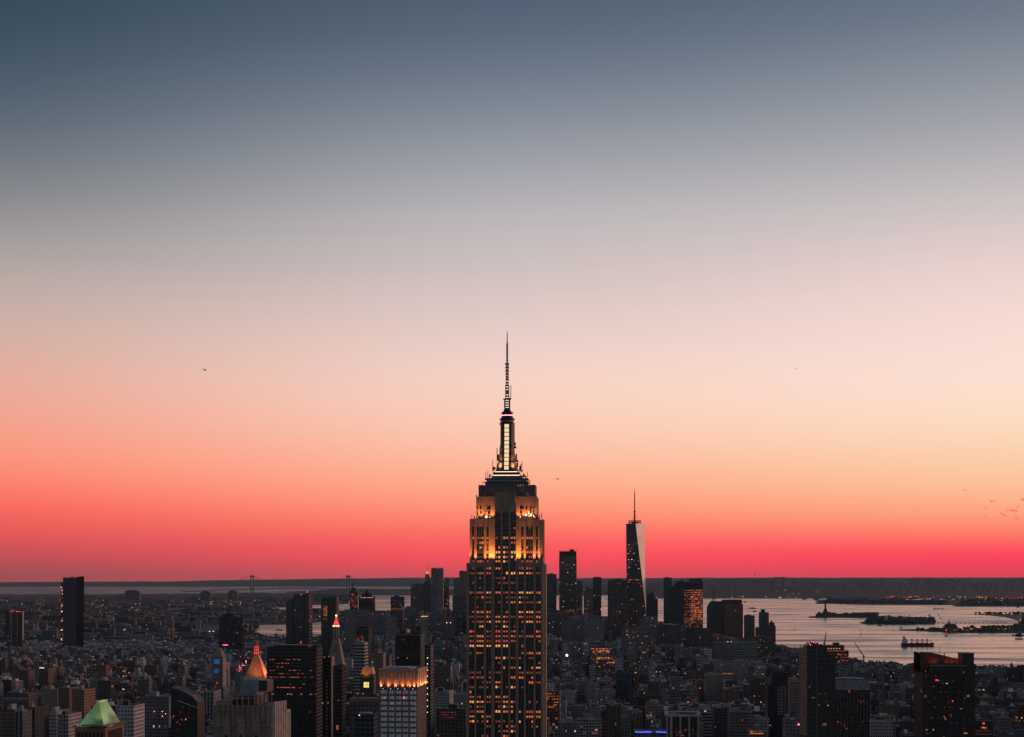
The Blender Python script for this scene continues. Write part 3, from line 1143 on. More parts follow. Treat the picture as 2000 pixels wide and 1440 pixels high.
def art_deco_tower():
    global ESB
    D = 1270.0
    cx = 985.8
    r = thing('skyscraper', 'tall stepped limestone tower with amber floodlit shoulders, glowing glass crown and long spire', 'skyscraper', (wx(cx, D), D, 0), GRID)
    ESB = r
    X = lambda px: (px - cx) * 0.4
    Z = lambda py: 260 - (py - 1125) * 0.4
    ANCHORS.append((986, 1300, 'the tall floodlit tower'))
    # cores -------------------------------------------------------

    def core(x0, x1, y0, y1, z0, z1, name='wall', mat=None):
        mb = MB()
        mb.box(x0, x1, y0, y1, z0, z1)
        return mb.build(name, mat or M['stone'], r)

    zE, zD, zC, zB = Z(1099.5), Z(1013), Z(969), Z(948)
    hE = 29.9
    gl = M['glassdark']
    # recessed dark cores; the piers stand in front of them
    core(-hE + .3, X(966), 1.2, 43, 0, zE - 1.2)
    core(X(1006), hE - .3, 1.2, 43, 0, zE - 1.2)
    core(X(966) + .01, X(1006) - .01, 2.65, 43, 0, zE - 1.2)
    core(X(916) + .3, X(1059) - .3, 5.2, 39, zE - 1.3, zD - 1)
    core(X(927.5) + .3, X(1049) - .3, 9.2, 35, zD - 1.1, zC - .6)
    core(X(932.4), X(1043.8), 10, 34, zC - .7, zB, mat=M['unlitstone'])
    core(X(966) + .01, X(1006) - .01, 2.65, 12, zE - 1.1, zC - 3.0)
    core(-64, 64, -8, 52, 0, 25, 'base_block')
    core(-46, 46, -3, 48, 25, 95, 'base_block')

    # ---- a row of piers and window bays on a plane
    def bay_window(x0, x1, y, z0, z1, floors, n):
        """dark bay: glass strips between thin mullions, spandrels at each storey"""
        mb = MB()
        mb.face([(x0, y, z0), (x1, y, z0), (x1, y, z1), (x0, y, z1)], 0)
        for z in floors:
            if z0 < z < z1 - 1:
                mb.box(x0, x1, y - 0.12, y - 0.01, z - 2.55, z - 1.05, 1, 1)
        w = (x1 - x0) / n
        for i in range(1, n):
            mb.box(x0 + w * i - 0.16, x0 + w * i + 0.16, y - 0.3, y - 0.02, z0, z1, 2, 2)
        return mb.build('window_bay', [gl, M['spandrel'], M['steel']], r)

    def pier(x0, x1, y0, y1, z0, z1, cap=0.0):
        mb = MB()
        mb.box(x0, x1, y0, y1, z0, z1)
        w = x1 - x0
        if w > 2.2:           # a shallow groove in the wide piers
            c = (x0 + x1) / 2
            mb.box(c - 0.12, c + 0.12, y0 - 0.16, y0 - 0.005, z0, z1 - 1.5)
        if cap:
            mb.box(x0 + w * 0.25, x1 - w * 0.25, y0 + 0.3, y1, z1, z1 + cap)
        return mb.build('pier', M['pier'], r)

    # zoom column edges (pixels)
    zx = lambda v: 890 + v / 5.54
    E = [('p', 115, 145), ('w', 145, 200, 2), ('p', 200, 222), ('w', 222, 302, 3), ('p', 302, 328), ('w', 328, 382, 2), ('p', 382, 418),
         ('p', 654, 680), ('w', 680, 736, 2), ('p', 736, 760), ('w', 760, 841, 3), ('p', 841, 866), ('w', 866, 920, 2), ('p', 920, 945)]
    CEN = [('w', 424, 484, 2), ('p', 484, 508), ('w', 508, 568, 2), ('p', 568, 592), ('w', 592, 652, 2)]
    zd = lambda v: 910 + v / 12.9
    DD = [('p', 80, 142), ('w', 142, 196, 1), ('p', 196, 260), ('w', 260, 440, 3), ('p', 440, 506), ('w', 506, 562, 1), ('p', 562, 722),
          ('p', 1242, 1385), ('w', 1385, 1445, 1), ('p', 1445, 1506), ('w', 1506, 1682, 3), ('p', 1682, 1754), ('w', 1754, 1810, 1), ('p', 1810, 1868)]
    fE = [Z(1110.3 + 9.48 * k) for k in range(17)] + [Z(1275.9 + 9.55 * k) for k in range(34)]
    fD = [Z(v) for v in (1019, 1023.6, 1031, 1041, 1050.7, 1060, 1069.3, 1078.6, 1088, 1096.5)]
    colsE, colsC, colsD = [], [], []
    for s in E:
        a, b = X(zx(s[1])), X(zx(s[2]))
        if s[0] == 'p':
            pier(a, b, 0, 1.4, 0, zE)
        else:
            bay_window(a, b, 0.9, 0, zE - 3.2, fE, s[3])
            mb = MB()
            mb.box(a - .05, b + .05, 0.35, 1.3, zE - 3.2, zE - .05)
            mb.build('parapet', M['pier'], r)
            colsE.append((a, b, s[3]))
    for s in CEN:
        a, b = X(zx(s[1])), X(zx(s[2]))
        if s[0] == 'p':
            pier(a, b, 1.3, 2.8, 0, zC - 8, 4)
        else:
            bay_window(a, b, 2.2, 0, zC - 12, fE + fD + [Z(1002), Z(992)], s[3])
            mb = MB()
            mb.box(a - .03, b + .03, 1.7, 2.7, zC - 12, zC - 5)
            mb.build('parapet', M['pier'], r)
            colsC.append((a, b, s[3]))
    for s in DD:
        a, b = X(zd(s[1])), X(zd(s[2]))
        if s[0] == 'p':
            pier(a, b, 4, 5.6, zE - 1, zD)
        else:
            bay_window(a, b, 4.9, zE - 1, zD - 6, fD, s[3])
            mb = MB()
            mb.box(a - .05, b + .05, 4.4, 5.3, zD - 6, zD - .05)
            mb.build('parapet', M['pier'], r)
            colsD.append((a, b, s[3]))
    # centre pavilion crown between the lit shoulders
    mb = MB()
    mb.box(X(966), X(1006), 2.0, 12, zC - 5, zC + 3)
    mb.build('pavilion_crown', M['stone'], r)
    # level C: shoulders with a few windows
    cz = lambda v: 920 + v / 12.52
    cy_ = lambda v: 900 + v / 12.52
    for a, b in ((100, 575), (1075, 1615)):
        mb = MB()
        x0, x1 = X(cz(a)), X(cz(b))
        mb.box(x0, x1, 8.2, 9.6, zD - 1, zC)
        for i in range(1, 9):
            x = x0 + (x1 - x0) * i / 9
            mb.box(x - .12, x + .12, 8.05, 8.19, zD - 1, zC - 2)
        mb.build('shoulder_wall', M['pier'], r)
    for (a, b, t, u) in ((120, 145, 1130, 1180), (190, 230, 1115, 1180), (190, 230, 1240, 1300), (120, 145, 1240, 1300), (375, 460, 1110, 1180), (400, 450, 1215, 1290),
                         (1180, 1275, 1105, 1180), (1185, 1230, 1215, 1290), (1430, 1465, 1105, 1185), (1430, 1465, 1210, 1290), (1510, 1535, 1110, 1180), (1320, 1360, 1120, 1180), (1510, 1535, 1215, 1290)):
        mb = MB()
        mb.box(X(cz(a)), X(cz(b)), 7.95, 8.25, Z(cy_(u)), Z(cy_(t)))
        mb.build('window', gl, r)
    for (a, t) in ((272, 810), (1372, 800)):
        mb = MB()
        mb.cyl(0, 0, 1.5, -0.2, 0.2, 14)
        o = mb.build('round_lamp', M['palestone'], r)
        o.rotation_euler = (R(90), 0, 0)
        o.location = (X(cz(a)), 9.8, Z(cy_(t)))
    for a in (420, 640, 825, 1010, 1220):
        mb = MB()
        mb.box(X(cz(a)) - 1.5, X(cz(a)) + 1.5, 9.85, 10.2, Z(967), Z(960))
        mb.build('window', gl, r)
    # corner wings of level B
    for a, b in ((155, 300), (1400, 1555)):
        mb = MB()
        mb.box(X(cz(a)), X(cz(b)), 9.6, 34.4, zC - .5, zB + (0.8))
        mb.build('parapet', M['unlitstone'], r)
    # ---- observation level and stepped tiers
    xm = X(988)

    def tier(px0, px1, y0, y1, py0, py1, name, mat):
        mb = MB()
        mb.box(X(px0), X(px1), y0, y1, Z(py0), Z(py1))
        return mb.build(name, mat, r)
    tier(945, 1030.6, 12, 32, 949, 941.5, 'observation_glass', M['glassdark'])
    mb = MB()
    for i in range(30):
        x = X(946) + (X(1030) - X(946)) * i / 29
        mb.box(x - .14, x + .14, 11.7, 12.0, Z(949), Z(942.4))
    mb.box(X(934), X(1042), 10.2, 10.5, Z(947), Z(946.6))
    mb.build('railing', M['steel'], r)
    tier(943.6, 1031.4, 11.5, 32.5, 941.5, 939.2, 'dark_ledge', M['darksteel'])
    tier(948, 1027, 12.5, 31.5, 939.2, 934.6, 'grey_tier', M['greyblue'])
    tier(944.5, 1029.5, 11.8, 32.2, 934.6, 932.3, 'dark_ledge', M['darksteel'])
    tier(957, 1018, 14, 30, 932.3, 928, 'grey_tier', M['greyblue'])
    tier(959, 1015.5, 14.5, 29.5, 928, 925.8, 'dark_ledge', M['darksteel'])
    tier(960, 1012, 14.6, 29.4, 925.8, 920, 'dark_tier', M['darksteel'])
    tier(963.5, 1009, 15, 29, 920, 916.8, 'dark_tier', M['darksteel'])
    tier(960, 1013, 14.3, 14.58, 926.7, 925.7, 'light_line', M['g_line'])
    tier(964, 1008.5, 14.4, 14.6, 919.8, 918.9, 'light_line', M['g_line'])
    # ---- the mast building
    mc = 987.0
    yc = 22.0
    prof = [(916.8, 21.5), (912, 20.5), (901, 19), (900.9, 17.2), (885, 16), (884.9, 14.9), (870, 14.2), (866, 13.2), (864, 13), (823, 12.8)]
    mb = MB()
    for (ya, wa), (yb, wb) in zip(prof, prof[1:]):
        if ya - yb < 0.2:
            continue
        da = wa * 0.4
        db = wb * 0.4
        # broad core with chamfered corners
        def octo(h):
            k = h * 0.28
            return [(X(mc) - h + k, yc - h), (X(mc) + h - k, yc - h), (X(mc) + h, yc - h + k), (X(mc) + h, yc + h - k), (X(mc) + h - k, yc + h), (X(mc) - h + k, yc + h), (X(mc) - h, yc + h - k), (X(mc) - h, yc - h + k)]
        mb.prism(octo(da), Z(ya), Z(yb), 0, 0, top=octo(db))
    mb.build('mast_wall', M['mastskin'], r)
    # four wings beside the lit strip (curved buttresses)
    for s in (-1, 1):
        mb = MB()
        for (ya, wa), (yb, wb) in zip(prof, prof[1:]):
            if ya - yb < 0.2:
                continue
            h0, h1 = wa * 0.4, wb * 0.4
            f0, f1 = yc - h0 - 0.55, yc - h1 - 0.55
            xi, xo = s * 2.4, s * 3.7
            xs = sorted((xi, xo))
            mb.prism([(X(mc) + xs[0], f0), (X(mc) + xs[1], f0), (X(mc) + xs[1], f0 + 2), (X(mc) + xs[0], f0 + 2)], Z(ya), Z(yb), 0, 0,
                     top=[(X(mc) + xs[0], f1), (X(mc) + xs[1], f1), (X(mc) + xs[1], f1 + 2), (X(mc) + xs[0], f1 + 2)])
        mb.build('mast_buttress', M['darksteel'], r)
    # lit strip of glass: eleven panes that lean with the wall
    def wall_y(py):
        for (ya, wa), (yb, wb) in zip(prof, prof[1:]):
            if ya >= py >= yb and ya - yb > 0.2:
                f = (ya - py) / (ya - yb)
                return yc - (wa + (wb - wa) * f) * 0.4
        return yc - prof[-1][1] * 0.4
    for i in range(11):
        y1_, y0_ = 824.3 + (916 - 824.3) * i / 11, 824.3 + (916 - 824.3) * (i + 1) / 11
        mb = MB()
        a, b = X(982.6), X(991.2)
        ya, yb = wall_y(y0_) - .25, wall_y(y1_) - .25
        ya = yb = min(ya, yb)
        m0 = (y0_ - 0.9)
        m1 = (y1_ + 0.5)
        mb.face([(a, ya, Z(m0)), (b, ya, Z(m0)), (b, yb, Z(m1)), (a, yb, Z(m1))])
        mb.box(a, b, ya + 0.01, ya + .2, Z(m0), Z(m1), 1, 1)
        mb.bar(((a + b) / 2, ya - 0.05, Z(m0)), ((a + b) / 2, ya - .05, Z(m1)), 0.12, 1)
        mb.build('lit_window', [M['g_strip'], M['spandrel']], r)
    # rings, drum, beacon
    def ring(py0, py1, r0, r1, name, mat, n=20):
        mb = MB()
        mb.cyl(X(mc), yc, r0 * 0.4, Z(py0), Z(py1), n, r1 * 0.4)
        return mb.build(name, mat, r)
    ring(824.2, 822.2, 15.8, 15.8, 'ring_ledge', M['darksteel'])
    ring(822.2, 814.5, 13.2, 13.2, 'drum', M['darksteel'])
    for k in range(14):
        a = math.pi + math.pi * (k + 0.5) / 14
        mb = MB()
        x, y = X(mc) + 5.34 * math.cos(a), yc + 5.34 * math.sin(a)
        mb.box(x - .22, x + .22, y - .12, y + .12, Z(819.6), Z(816.8))
        mb.build('drum_window', M['g_2'] if k in (1, 2, 9, 11, 12) else M['palestone'], r)
    ring(814.5, 812.8, 15.8, 15.4, 'ring_ledge', M['darksteel'])
    ring(812.8, 807.4, 12.8, 11.0, 'drum', M['darksteel'])
    ring(807.4, 805.8, 11.0, 11.0, 'beacon_ring', M['g_pink'])
    ring(806.85, 806.35, 11.15, 11.15, 'beacon_ring', M['g_line'])
    ring(805.8, 801.6, 10.7, 10.7, 'drum', M['darksteel'])
    ring(801.6, 800.4, 12.6, 12.2, 'ring_ledge', M['darksteel'])
    ring(800.4, 792.6, 9.2, 5.2, 'spire_cone', M['darksteel'])
    # antenna: framed sections with cross discs and lights
    def section(py0, py1, w, n, light, disc=0.0, fw=0.3):
        """square lattice section between rows py0 (low) and py1 (high), w pixels wide"""
        mb = MB()
        h = w * 0.4 / 2
        z0, z1 = Z(py0), Z(py1)
        c = X(mc)
        for sx in (-1, 1):
            for sy in (-1, 1):
                mb.box(c + sx * h - fw / 2, c + sx * h + fw / 2, yc + sy * h - fw / 2, yc + sy * h + fw / 2, z0, z1)
        for i in range(n + 1):
            z = z0 + (z1 - z0) * i / n
            mb.box(c - h, c + h, yc - h, yc + h, z - (z1 - z0) / n * 0.26, z + (z1 - z0) / n * 0.26)
        sec = mb.build('antenna_section', M['darksteel'], r)
        for i in range(n):
            z = z0 + (z1 - z0) * (i + 0.5) / n
            q = (z1 - z0) / n * 0.10
            lb = MB()
            lb.box(c - h * 0.6, c + h * 0.6, yc - h * 1.02, yc + h * 1.02, z - q, z + q)
            lb.build('antenna_light', light if not isinstance(light, list) else light[i % len(light)], sec)
        if disc:
            mb = MB()
            for i in range(n):
                z = z0 + (z1 - z0) * (i + 0.9) / n
                mb.cyl(c, yc, disc * 0.4, z - .18, z + .18, 10)
            mb.build('cross_disc', M['darksteel'], r)
    section(792.8, 774.5, 9.6, 4, M['g_white'], 6.2, 0.8)
    ring(774.5, 773.2, 8.6, 8.6, 'platform', M['darksteel'])
    section(773.2, 747, 6.4, 5, [M['g_white'], M['g_white'], M['palestone']], 0, 0.45)
    section(747, 724, 4.8, 4, [M['g_redlit'], M['g_white'], M['palestone']], 0, 0.4)
    section(724, 704, 4.6, 3, M['palestone'], 4.4, 0.4)
    ring(704, 703, 4.6, 4.6, 'platform', M['darksteel'])
    section(703, 664.5, 2.9, 6, M['palestone'], 0, 0.34)
    ring(664.5, 647, 1.2, 0.9, 'antenna_tip', M['darksteel'], 6)
    ring(647, 638.5, 0.8, 0.5, 'antenna_tip', M['redhull'], 6)
    mb = MB()
    mb.box(X(993.6), X(994.9), yc - .3, yc + .3, Z(773), Z(746))
    mb.bar((X(987), yc, Z(772)), (X(994.5), yc, Z(772)), 0.5)
    mb.build('side_antenna', M['steel'], r)
    # loose whips, dishes and frames on the ledges
    rnd = random.Random(8)
    for (px, py0, py1, w) in ((959.5, 918, 897, .22), (961, 918, 909, .35), (1015.5, 920, 904, .3), (1017.5, 922, 899, .22), (1013.5, 918, 908, .5), (946, 932, 921, .2), (950, 932, 917, .2), (953.5, 932, 924, .4),
                              (1021, 930, 923, .6), (1028, 932, 920, .2), (1025, 932, 927, .4), (967.2, 897, 871.5, .28), (969.2, 896, 884, .5), (971.7, 871.6, 871.5, .2), (1001.4, 866, 826, .3),
                              (1003, 872, 860, .5), (1006.5, 900, 884, .5), (1009, 910, 896, .4), (920, 1012, 1005, .25), (925, 1013, 1008, .4), (931, 1013, 1007, .3), (1053, 1013, 1006, .3), (1057, 1013, 1001, .25), (1048, 1013, 1008, .6),
                              (929, 969, 966, .4), (1046, 968, 965, .4), (951, 1014, 1010, .5), (1044, 1014, 1009, .5)):
        mb = MB()
        y = 14 if py0 < 935 else 7
        if py0 < 900:
            y = yc - 2
        mb.box(X(px) - w, X(px) + w, y - w, y + w, Z(py0), Z(py1))
        if w > .45:
            mb.box(X(px) - w * 2, X(px) + w * 2, y - w, y + w, Z(py0), Z(py0) + 1.2)
        mb.build('whip_antenna', M['darksteel'], r)
    for (px, py, q, y) in ((962.8, 912.7, 2.8, 14), (940.5, 941.5, 1.3, 11), (1033.5, 938.5, 1.3, 11), (1018, 918, 1.6, 14), (955, 927, 1.7, 12.5), (1020, 928, 1.8, 12.5)):
        mb = MB()
        mb.cyl(0, 0, q * 0.4, -.2, .3, 14)
        o = mb.build('dish_antenna', M['darksteel'], r)
        o.rotation_euler = (R(80), 0, R(10))
        o.location = (X(px), y, Z(py))
    # light globes standing on the shoulder ledge
    for (px, py, q, y, mt) in ((948.5, 1009, 2.4, 5.5, 'g_line'), (955.5, 1009.5, 1.0, 5.5, 'g_amber'), (1027, 1005.5, 2.0, 5.5, 'g_line'), (1036.5, 1006, 2.2, 5.6, 'g_line'), (1032, 1002.5, 1.3, 5.6, 'g_line'), (1032, 1000, .9, 5.6, 'g_line'),
                               (1042, 1008, 1.3, 5.6, 'g_amber'), (1033, 1008.5, 1.0, 5, 'g_amber'), (1015.5, 1009.5, 1.0, 5.2, 'g_line'), (1020.5, 946.3, 0.5, 10.8, 'g_pink'), (1015, 947, 0.5, 10.8, 'g_line'), (1011, 947, 0.5, 10.8, 'g_amber')):
        mb = MB()
        mb.blob((X(px), y, Z(py)), q * 0.4, 0, 10)
        mb.build('light_globe', M[mt], r)

    # ---- lit windows, read off the facade
    rows = {0: ".1 ... 23 33 .. .. 12 221 ..", 1: "11 122 22 .. .4 44 44 432 11", 2: ".. .1. .. 11 2. .. .. ... ..", 3: ".1 ... .. .1 11 11 .. ... ..",
            4: ".. .1. .. .. .. .. .. ... ..", 5: "21 222 43 33 12 21 44 443 23", 6: ".. 1.3 11 .. .1 11 31 1.. ..", 7: ".. ... 11 .1 .1 33 41 111 13",
            8: ".. 1.. .. .. .. .. .. ... ..", 9: ".2 323 32 .. .2 .. 43 434 12", 10: "11 111 31 33 32 11 32 111 33", 11: ".1 122 24 33 31 .. .2 443 22",
            12: ".. .34 .. 1. 43 .1 .. ... ..", 13: "32 ... 21 22 22 13 .1 ... 32", 14: "21 333 11 22 22 32 21 222 23", 15: "21 233 11 22 22 22 .. ... .2",
            16: "44 444 44 44 44 .. .2 ... ..", 17: "1. 221 .. .. .. .. .2 133 23", 18: ".. ... .. 32 41 11 2. .11 ..", 19: ".. ... .. .1 .. .. .. ... .2",
            20: ".. ..1 .. .. 3. 22 4. ..3 44", 21: "11 11. .1 11 .. .. 12 111 11", 22: "12 212 .2 .. .. 33 33 ..3 ..", 23: ".. ..1 11 33 .. .. .. .33 12",
            24: "11 .11 1. 41 .1 43 .1 ... ..", 25: "3. ... .. .. .. .. .. ... ..", 26: "22 12. 22 32 32 .. .. ... ..", 27: "44 434 11 11 33 31 .. .2. 1.",
            28: "1. 211 .. .1 41 3. .. ... ..", 29: "11 323 .. 44 33 3. 3. 222 33", 30: "33 ..3 22 .. .. .. .. 333 23", 31: "34 1.1 3. 11 1. 1. 4. ..3 ..",
            32: ".. ... 11 .1 .2 21 .. ..1 2.", 33: ".. ... .. .1 22 42 .. ... ..", 34: ".. ..1 1. .. 32 .. .. ... .."}
    rowsD = {1023.6: ". ... . .. .2 33 . 1.. 1", 1031: ". ... . .. .. .2 . .1. .", 1050.7: "3 223 3 1. 33 33 3 333 2", 1060: ". 134 2 .. .. 22 1 ... .",
             1069.3: ". .41 1 .3 32 .. . 3.. .", 1078.6: ". 111 4 44 42 44 4 333 3", 1088: ". 111 2 24 42 4. . .22 .", 1096.5: "2 232 2 33 41 .. 2 222 2"}
    wins = []
    cE = colsE[:3] + colsC + colsE[3:]
    for k, s in rows.items():
        z = fE[k]
        for gi, g in enumerate(s.split()):
            a, b, n = cE[gi]
            y = 2.2 if 3 <= gi < 6 else 0.9
            for i, ch in enumerate(g):
                if ch != '.':
                    w = (b - a) / n
                    wins.append((int(ch), a + w * (i + .5), y - 0.06, z, w * 0.31))
    cD = colsD[:3] + colsC + colsD[3:]
    for py, s in rowsD.items():
        for gi, g in enumerate(s.split()):
            a, b, n = cD[gi]
            y = 2.2 if 3 <= gi < 6 else 4.9
            for i, ch in enumerate(g):
                if ch != '.':
                    w = (b - a) / n
                    wins.append((int(ch), a + w * (i + .5), y - 0.06, Z(py), min(w * 0.31, .8)))
    wins.sort(key=lambda q: -q[0])
    rnd = random.Random(2)
    proto = {}
    rest = MB()
    mats = [M['g_1'], M['g_2'], M['g_3'], M['g_4']]
    for i, (lv, x, y, z, h) in enumerate(wins):
        j = rnd.uniform(-.12, .12)
        hh = 0.85 + rnd.uniform(-.25, .1)
        if i < 100:
            key = (lv, round(h, 2))
            if key not in proto:
                mb = MB()
                mb.face([(-h, 0, -hh), (h, 0, -hh), (h, 0, hh), (-h, 0, hh)])
                mb.box(-h - .08, h + .08, -.08, -.01, hh, hh + .12, 1, 1)
                o = mb.build('lit_window', [mats[lv - 1], M['steel']], r)
                proto[key] = o
            else:
                o = proto[key].copy()
                COL.objects.link(o)
                o.parent = r
            o.location = (x, y, z + j)
        else:
            rest.face([(x - h, y, z - hh), (x + h, y, z - hh), (x + h, y, z + hh), (x - h, y, z + hh)], lv - 1)
    o = rest.build('lit_window', mats, r)
    tag(o, kind='stuff')
    # west side: piers and windows too
    mb = MB()
    mb.par = (0.55, 0.38, 0.02, 0.4)
    mb.box(hE - .3, hE + .0, 1.4, 42.9, 0, zE - .1)
    for i in range(12):
        y = 2 + i * 3.5
        mb.box(hE + .0, hE + .35, y, y + 1.6, 0, zE - .1)
    mb.build('side_wall', M['pier'], r)
    mb = MB()
    for i in range(9):
        y = 6 + i * 3.7
        mb.box(X(1059) - .3, X(1059) + .3, y, y + 1.8, zE - 1, zD - .1)
    mb.build('side_wall', M['pier'], r)
    mb = MB()
    mb.box(hE - 8, hE + 1.3, 20, 41, 0, Z(1103))
    mb.build('side_wing', M['stone'], r)

    # ---- floodlights on the setbacks (real lamps)
    def flood(x, y, z, tilt, power, size=75, col=(1.0, 0.28, 0.055), rad=0.5):
        ld = bpy.data.lights.new('floodlight', 'SPOT')
        ld.energy = power
        ld.spot_size = R(size)
        ld.spot_blend = 1.0
        ld.color = col
        ld.shadow_soft_size = rad
        o = bpy.data.objects.new('floodlight', ld)
        COL.objects.link(o)
        o.parent = r
        o.location = (x, y, z)
        o.rotation_euler = (R(180 + tilt), 0, 0)      # points up and leans to the wall
        return o
    for px in (914, 928, 947, 956, 962.5):
        flood(X(px), 1.7, zE + .3, -8, 34000 if px < 950 else 50000, 56)
    for px in (1008.5, 1014, 1024.5, 1043, 1052.5):
        flood(X(px), 1.7, zE + .3, -8, 50000 if px < 1018 else 34000, 56)
    flood(hE - .6, 20, zE + .3, 0, 5000, 110)
    for px in (931, 938, 950, 960):
        flood(X(px), 5.8, zD + .3, -15, 11000, 80)
    for px in (1012, 1022, 1034, 1044):
        flood(X(px), 5.8, zD + .3, -15, 9500, 80)
    for s in (-1, 1):
        flood(X(mc) + s * 5.2, 11.0, Z(916.2), -28, 16000, 64, (1.0, 0.45, 0.12), .3)


art_deco_tower()

# ------------------------------------------------------------------ the other towers, one by one
OCC = [(911, 1067, 1000, 1270), (150, 237, 1371, 800), (415, 562, 1330, 650), (742, 826, 1302, 1050), (559, 604, 1160, 2300), (1224, 1262, 1018, 5900), (333, 386, 1343, 1300), (1302, 1366, 1385, 1620), (1800, 1906, 1275, 1300)]
FOOT.append((-75, 62, 1250, 1340))


class Tw:
    """a tower: root Empty at its front middle; helpers take photograph columns/rows and turn them into metres at its distance"""

    def __init__(s, name, label, cat, px0, px1, D, rz=None, anchor=None, group=None, lab_y=None):
        s.D = D
        s.cx = (px0 + px1) / 2
        s.root = thing(name, label, cat, (wx(s.cx, D), D, 0), GRID if rz is None else R(rz), group)
        s.k = D / F
        FOOT.append((wx(px0, D) - 12, wx(px1, D) + 12, D - 40, D + 75))
        if anchor:
            ANCHORS.append((s.cx, lab_y or 1300, anchor))

    def X(s, px):
        return (px - s.cx) * s.k

    def Z(s, py):
        return CAMZ - (py - HY) * s.k

    def block(s, px0, px1, pyt, y0, y1, zb=0, mat='wall', tint=(.2, .2, .2), par=(.3, .36, .03, .5), name='wall', rt=(.16, .17, .19), top=None, parapet=1.0):
        mb = MB()
        mb.par = par
        OCC.append((px0, px1, pyt, s.D))
        x0, x1, zt = s.X(px0), s.X(px1), s.Z(pyt)
        mb.box(x0, x1, y0, y1, zb, zt, 0, 1, tint, par, rt, bottom=False)
        if parapet:
            t = .5
            for (a, b, c, d) in ((x0, x1, y0, y0 + t), (x0, x1, y1 - t, y1), (x0, x0 + t, y0 + t, y1 - t), (x1 - t, x1, y0 + t, y1 - t)):
                mb.box(a, b, c, d, zt + .003, zt + parapet, 1, 1, tint, None, tint)
        o = mb.build(name, [M[mat], M['roof']], s.root)
        if name == 'wall' and not hasattr(s, 'wall_o'):
            s.wall_o = o
        return o

    def box(s, name, mat, px0, px1, pyb, pyt, y0, y1):
        mb = MB()
        mb.box(s.X(px0), s.X(px1), y0, y1, s.Z(pyb), s.Z(pyt))
        return mb.build(name, M[mat], s.root)

    def zbox(s, name, mat, x0, x1, y0, y1, z0, z1):
        mb = MB()
        mb.box(x0, x1, y0, y1, z0, z1)
        return mb.build(name, M[mat], s.root)

    def lits(s, pts, y=-0.15, lv=3, w=0.55, h=0.4, name='lit_window'):
        """pts: (px, py[, level[, w[, h]]]) in photograph pixels"""
        for p in pts:
            q = list(p) + [None] * 3
            l, ww, hh = q[2] or lv, (q[3] or w * 2) / 2 * s.k, (q[4] or h * 2) / 2 * s.k
            mb = MB()
            x, z = s.X(p[0]), s.Z(p[1])
            mb.box(x - ww, x + ww, y, y + .14, z - hh, z + hh)
            mat = l if isinstance(l, str) else 'g_%d' % l
            mb.build(name, M[mat], getattr(s, 'wall_o', s.root))

    def lamp(s, px, py, y, r_px=0.7, mat='g_red', name='roof_light'):
        mb = MB()
        mb.blob((s.X(px), y, s.Z(py)), r_px * s.k, 0, 8)
        return mb.build(name, M[mat], s.root)

    def tank(s, px, y, zb, r=2.2, h=4.5):
        mb = MB()
        x = s.X(px)
        for a in (-1, 1):
            for b in (-1, 1):
                mb.box(x + a * r * .6 - .15, x + a * r * .6 + .15, y + b * r * .6 - .15, y + b * r * .6 + .15, zb, zb + 2.5)
        mb.cyl(x, y, r, zb + 2.5, zb + 2.5 + h, 10)
        mb.cyl(x, y, r * 1.08, zb + 2.5 + h, zb + 4.4 + h, 10, .1)
        return mb.build('water_tank', M['wood'], s.root)


BR, TAN, GRY, WHT, DRK, BLU = (.13, .085, .07), (.26, .21, .17), (.17, .17, .18), (.42, .42, .44), (.035, .035, .04), (.13, .15, .18)
PINKB = (.22, .15, .13)

# ---- near, left ------------------------------------------------------
# stone tower with the lit green pyramid roof
t = Tw('pyramid_tower', 'brown stone tower with a floodlit green pyramid roof cut flat on top', 'tower', 150, 205, 800, -8, 'the lit green pyramid roof', lab_y=1400)
w0, w1 = t.X(150), t.X(205)
dp = 23
mb = MB()
mb.box(w0 - 1, w1 + 1, -1, dp, 0, t.Z(1422), 0, 0)
mb.box(w0 - 1.8, w1 + 1.8, -1.8, dp + .8, t.Z(1420), t.Z(1417.4), 0, 0)
mb.build('wall', plain('brown_brick', (0.20, 0.115, 0.07), .9), t.root)
for i in range(7):
    x = w0 + (w1 - w0) * (i + .5) / 7
    mb = MB()
    mb.box(x - .65, x + .65, -1.15, -.9, t.Z(1446), t.Z(1431))
    mb.cyl(x, -1.0, .65, t.Z(1431), t.Z(1431) + .2, 8)
    mb.build('arched_window', M['glassdark'], t.root)
for i in range(9):
    y = 2 + (dp - 4) * (i + .5) / 9
    mb = MB()
    mb.box(w1 + .9, w1 + 1.1, y - .75, y + .75, t.Z(1448), t.Z(1428))
    mb.build('arched_window', M['glassdark'], t.root)
mb = MB()
zr, zt = t.Z(1417), t.Z(1373)
base = [(w0 + .5, 0), (w1 - .3, 0), (w1 - .3, dp - 1.5), (w0 + .5, dp - 1.5)]
topp = [(1.6, 4), (2.6, 4), (2.6, 14), (1.6, 14)]
mb.prism(base, zr, zt, top=topp)
n = 14
for i in range(1, n):          # standing seams
    for (a, b, c, d) in ((0, 1, 0, 1), (1, 2, 1, 2)):
        f = i / n
        p = (base[a][0] + (base[b][0] - base[a][0]) * f, base[a][1] + (base[b][1] - base[a][1]) * f, zr)
        q = (topp[c][0] + (topp[d][0] - topp[c][0]) * f, topp[c][1] + (topp[d][1] - topp[c][1]) * f, zt)
        mb.bar(p, q, .13)
mb.build('pyramid_roof', M['copper'], t.root)
t.zbox('roof_cap', 'palestone', 1.3, 2.9, 3.7, 14.3, zt, zt + .8)
mb = MB()
mb.box(-3.5, 2.5, .8, 3.4, zr, zr + 2.6)
mb.build('dormer', M['copper'], t.root)


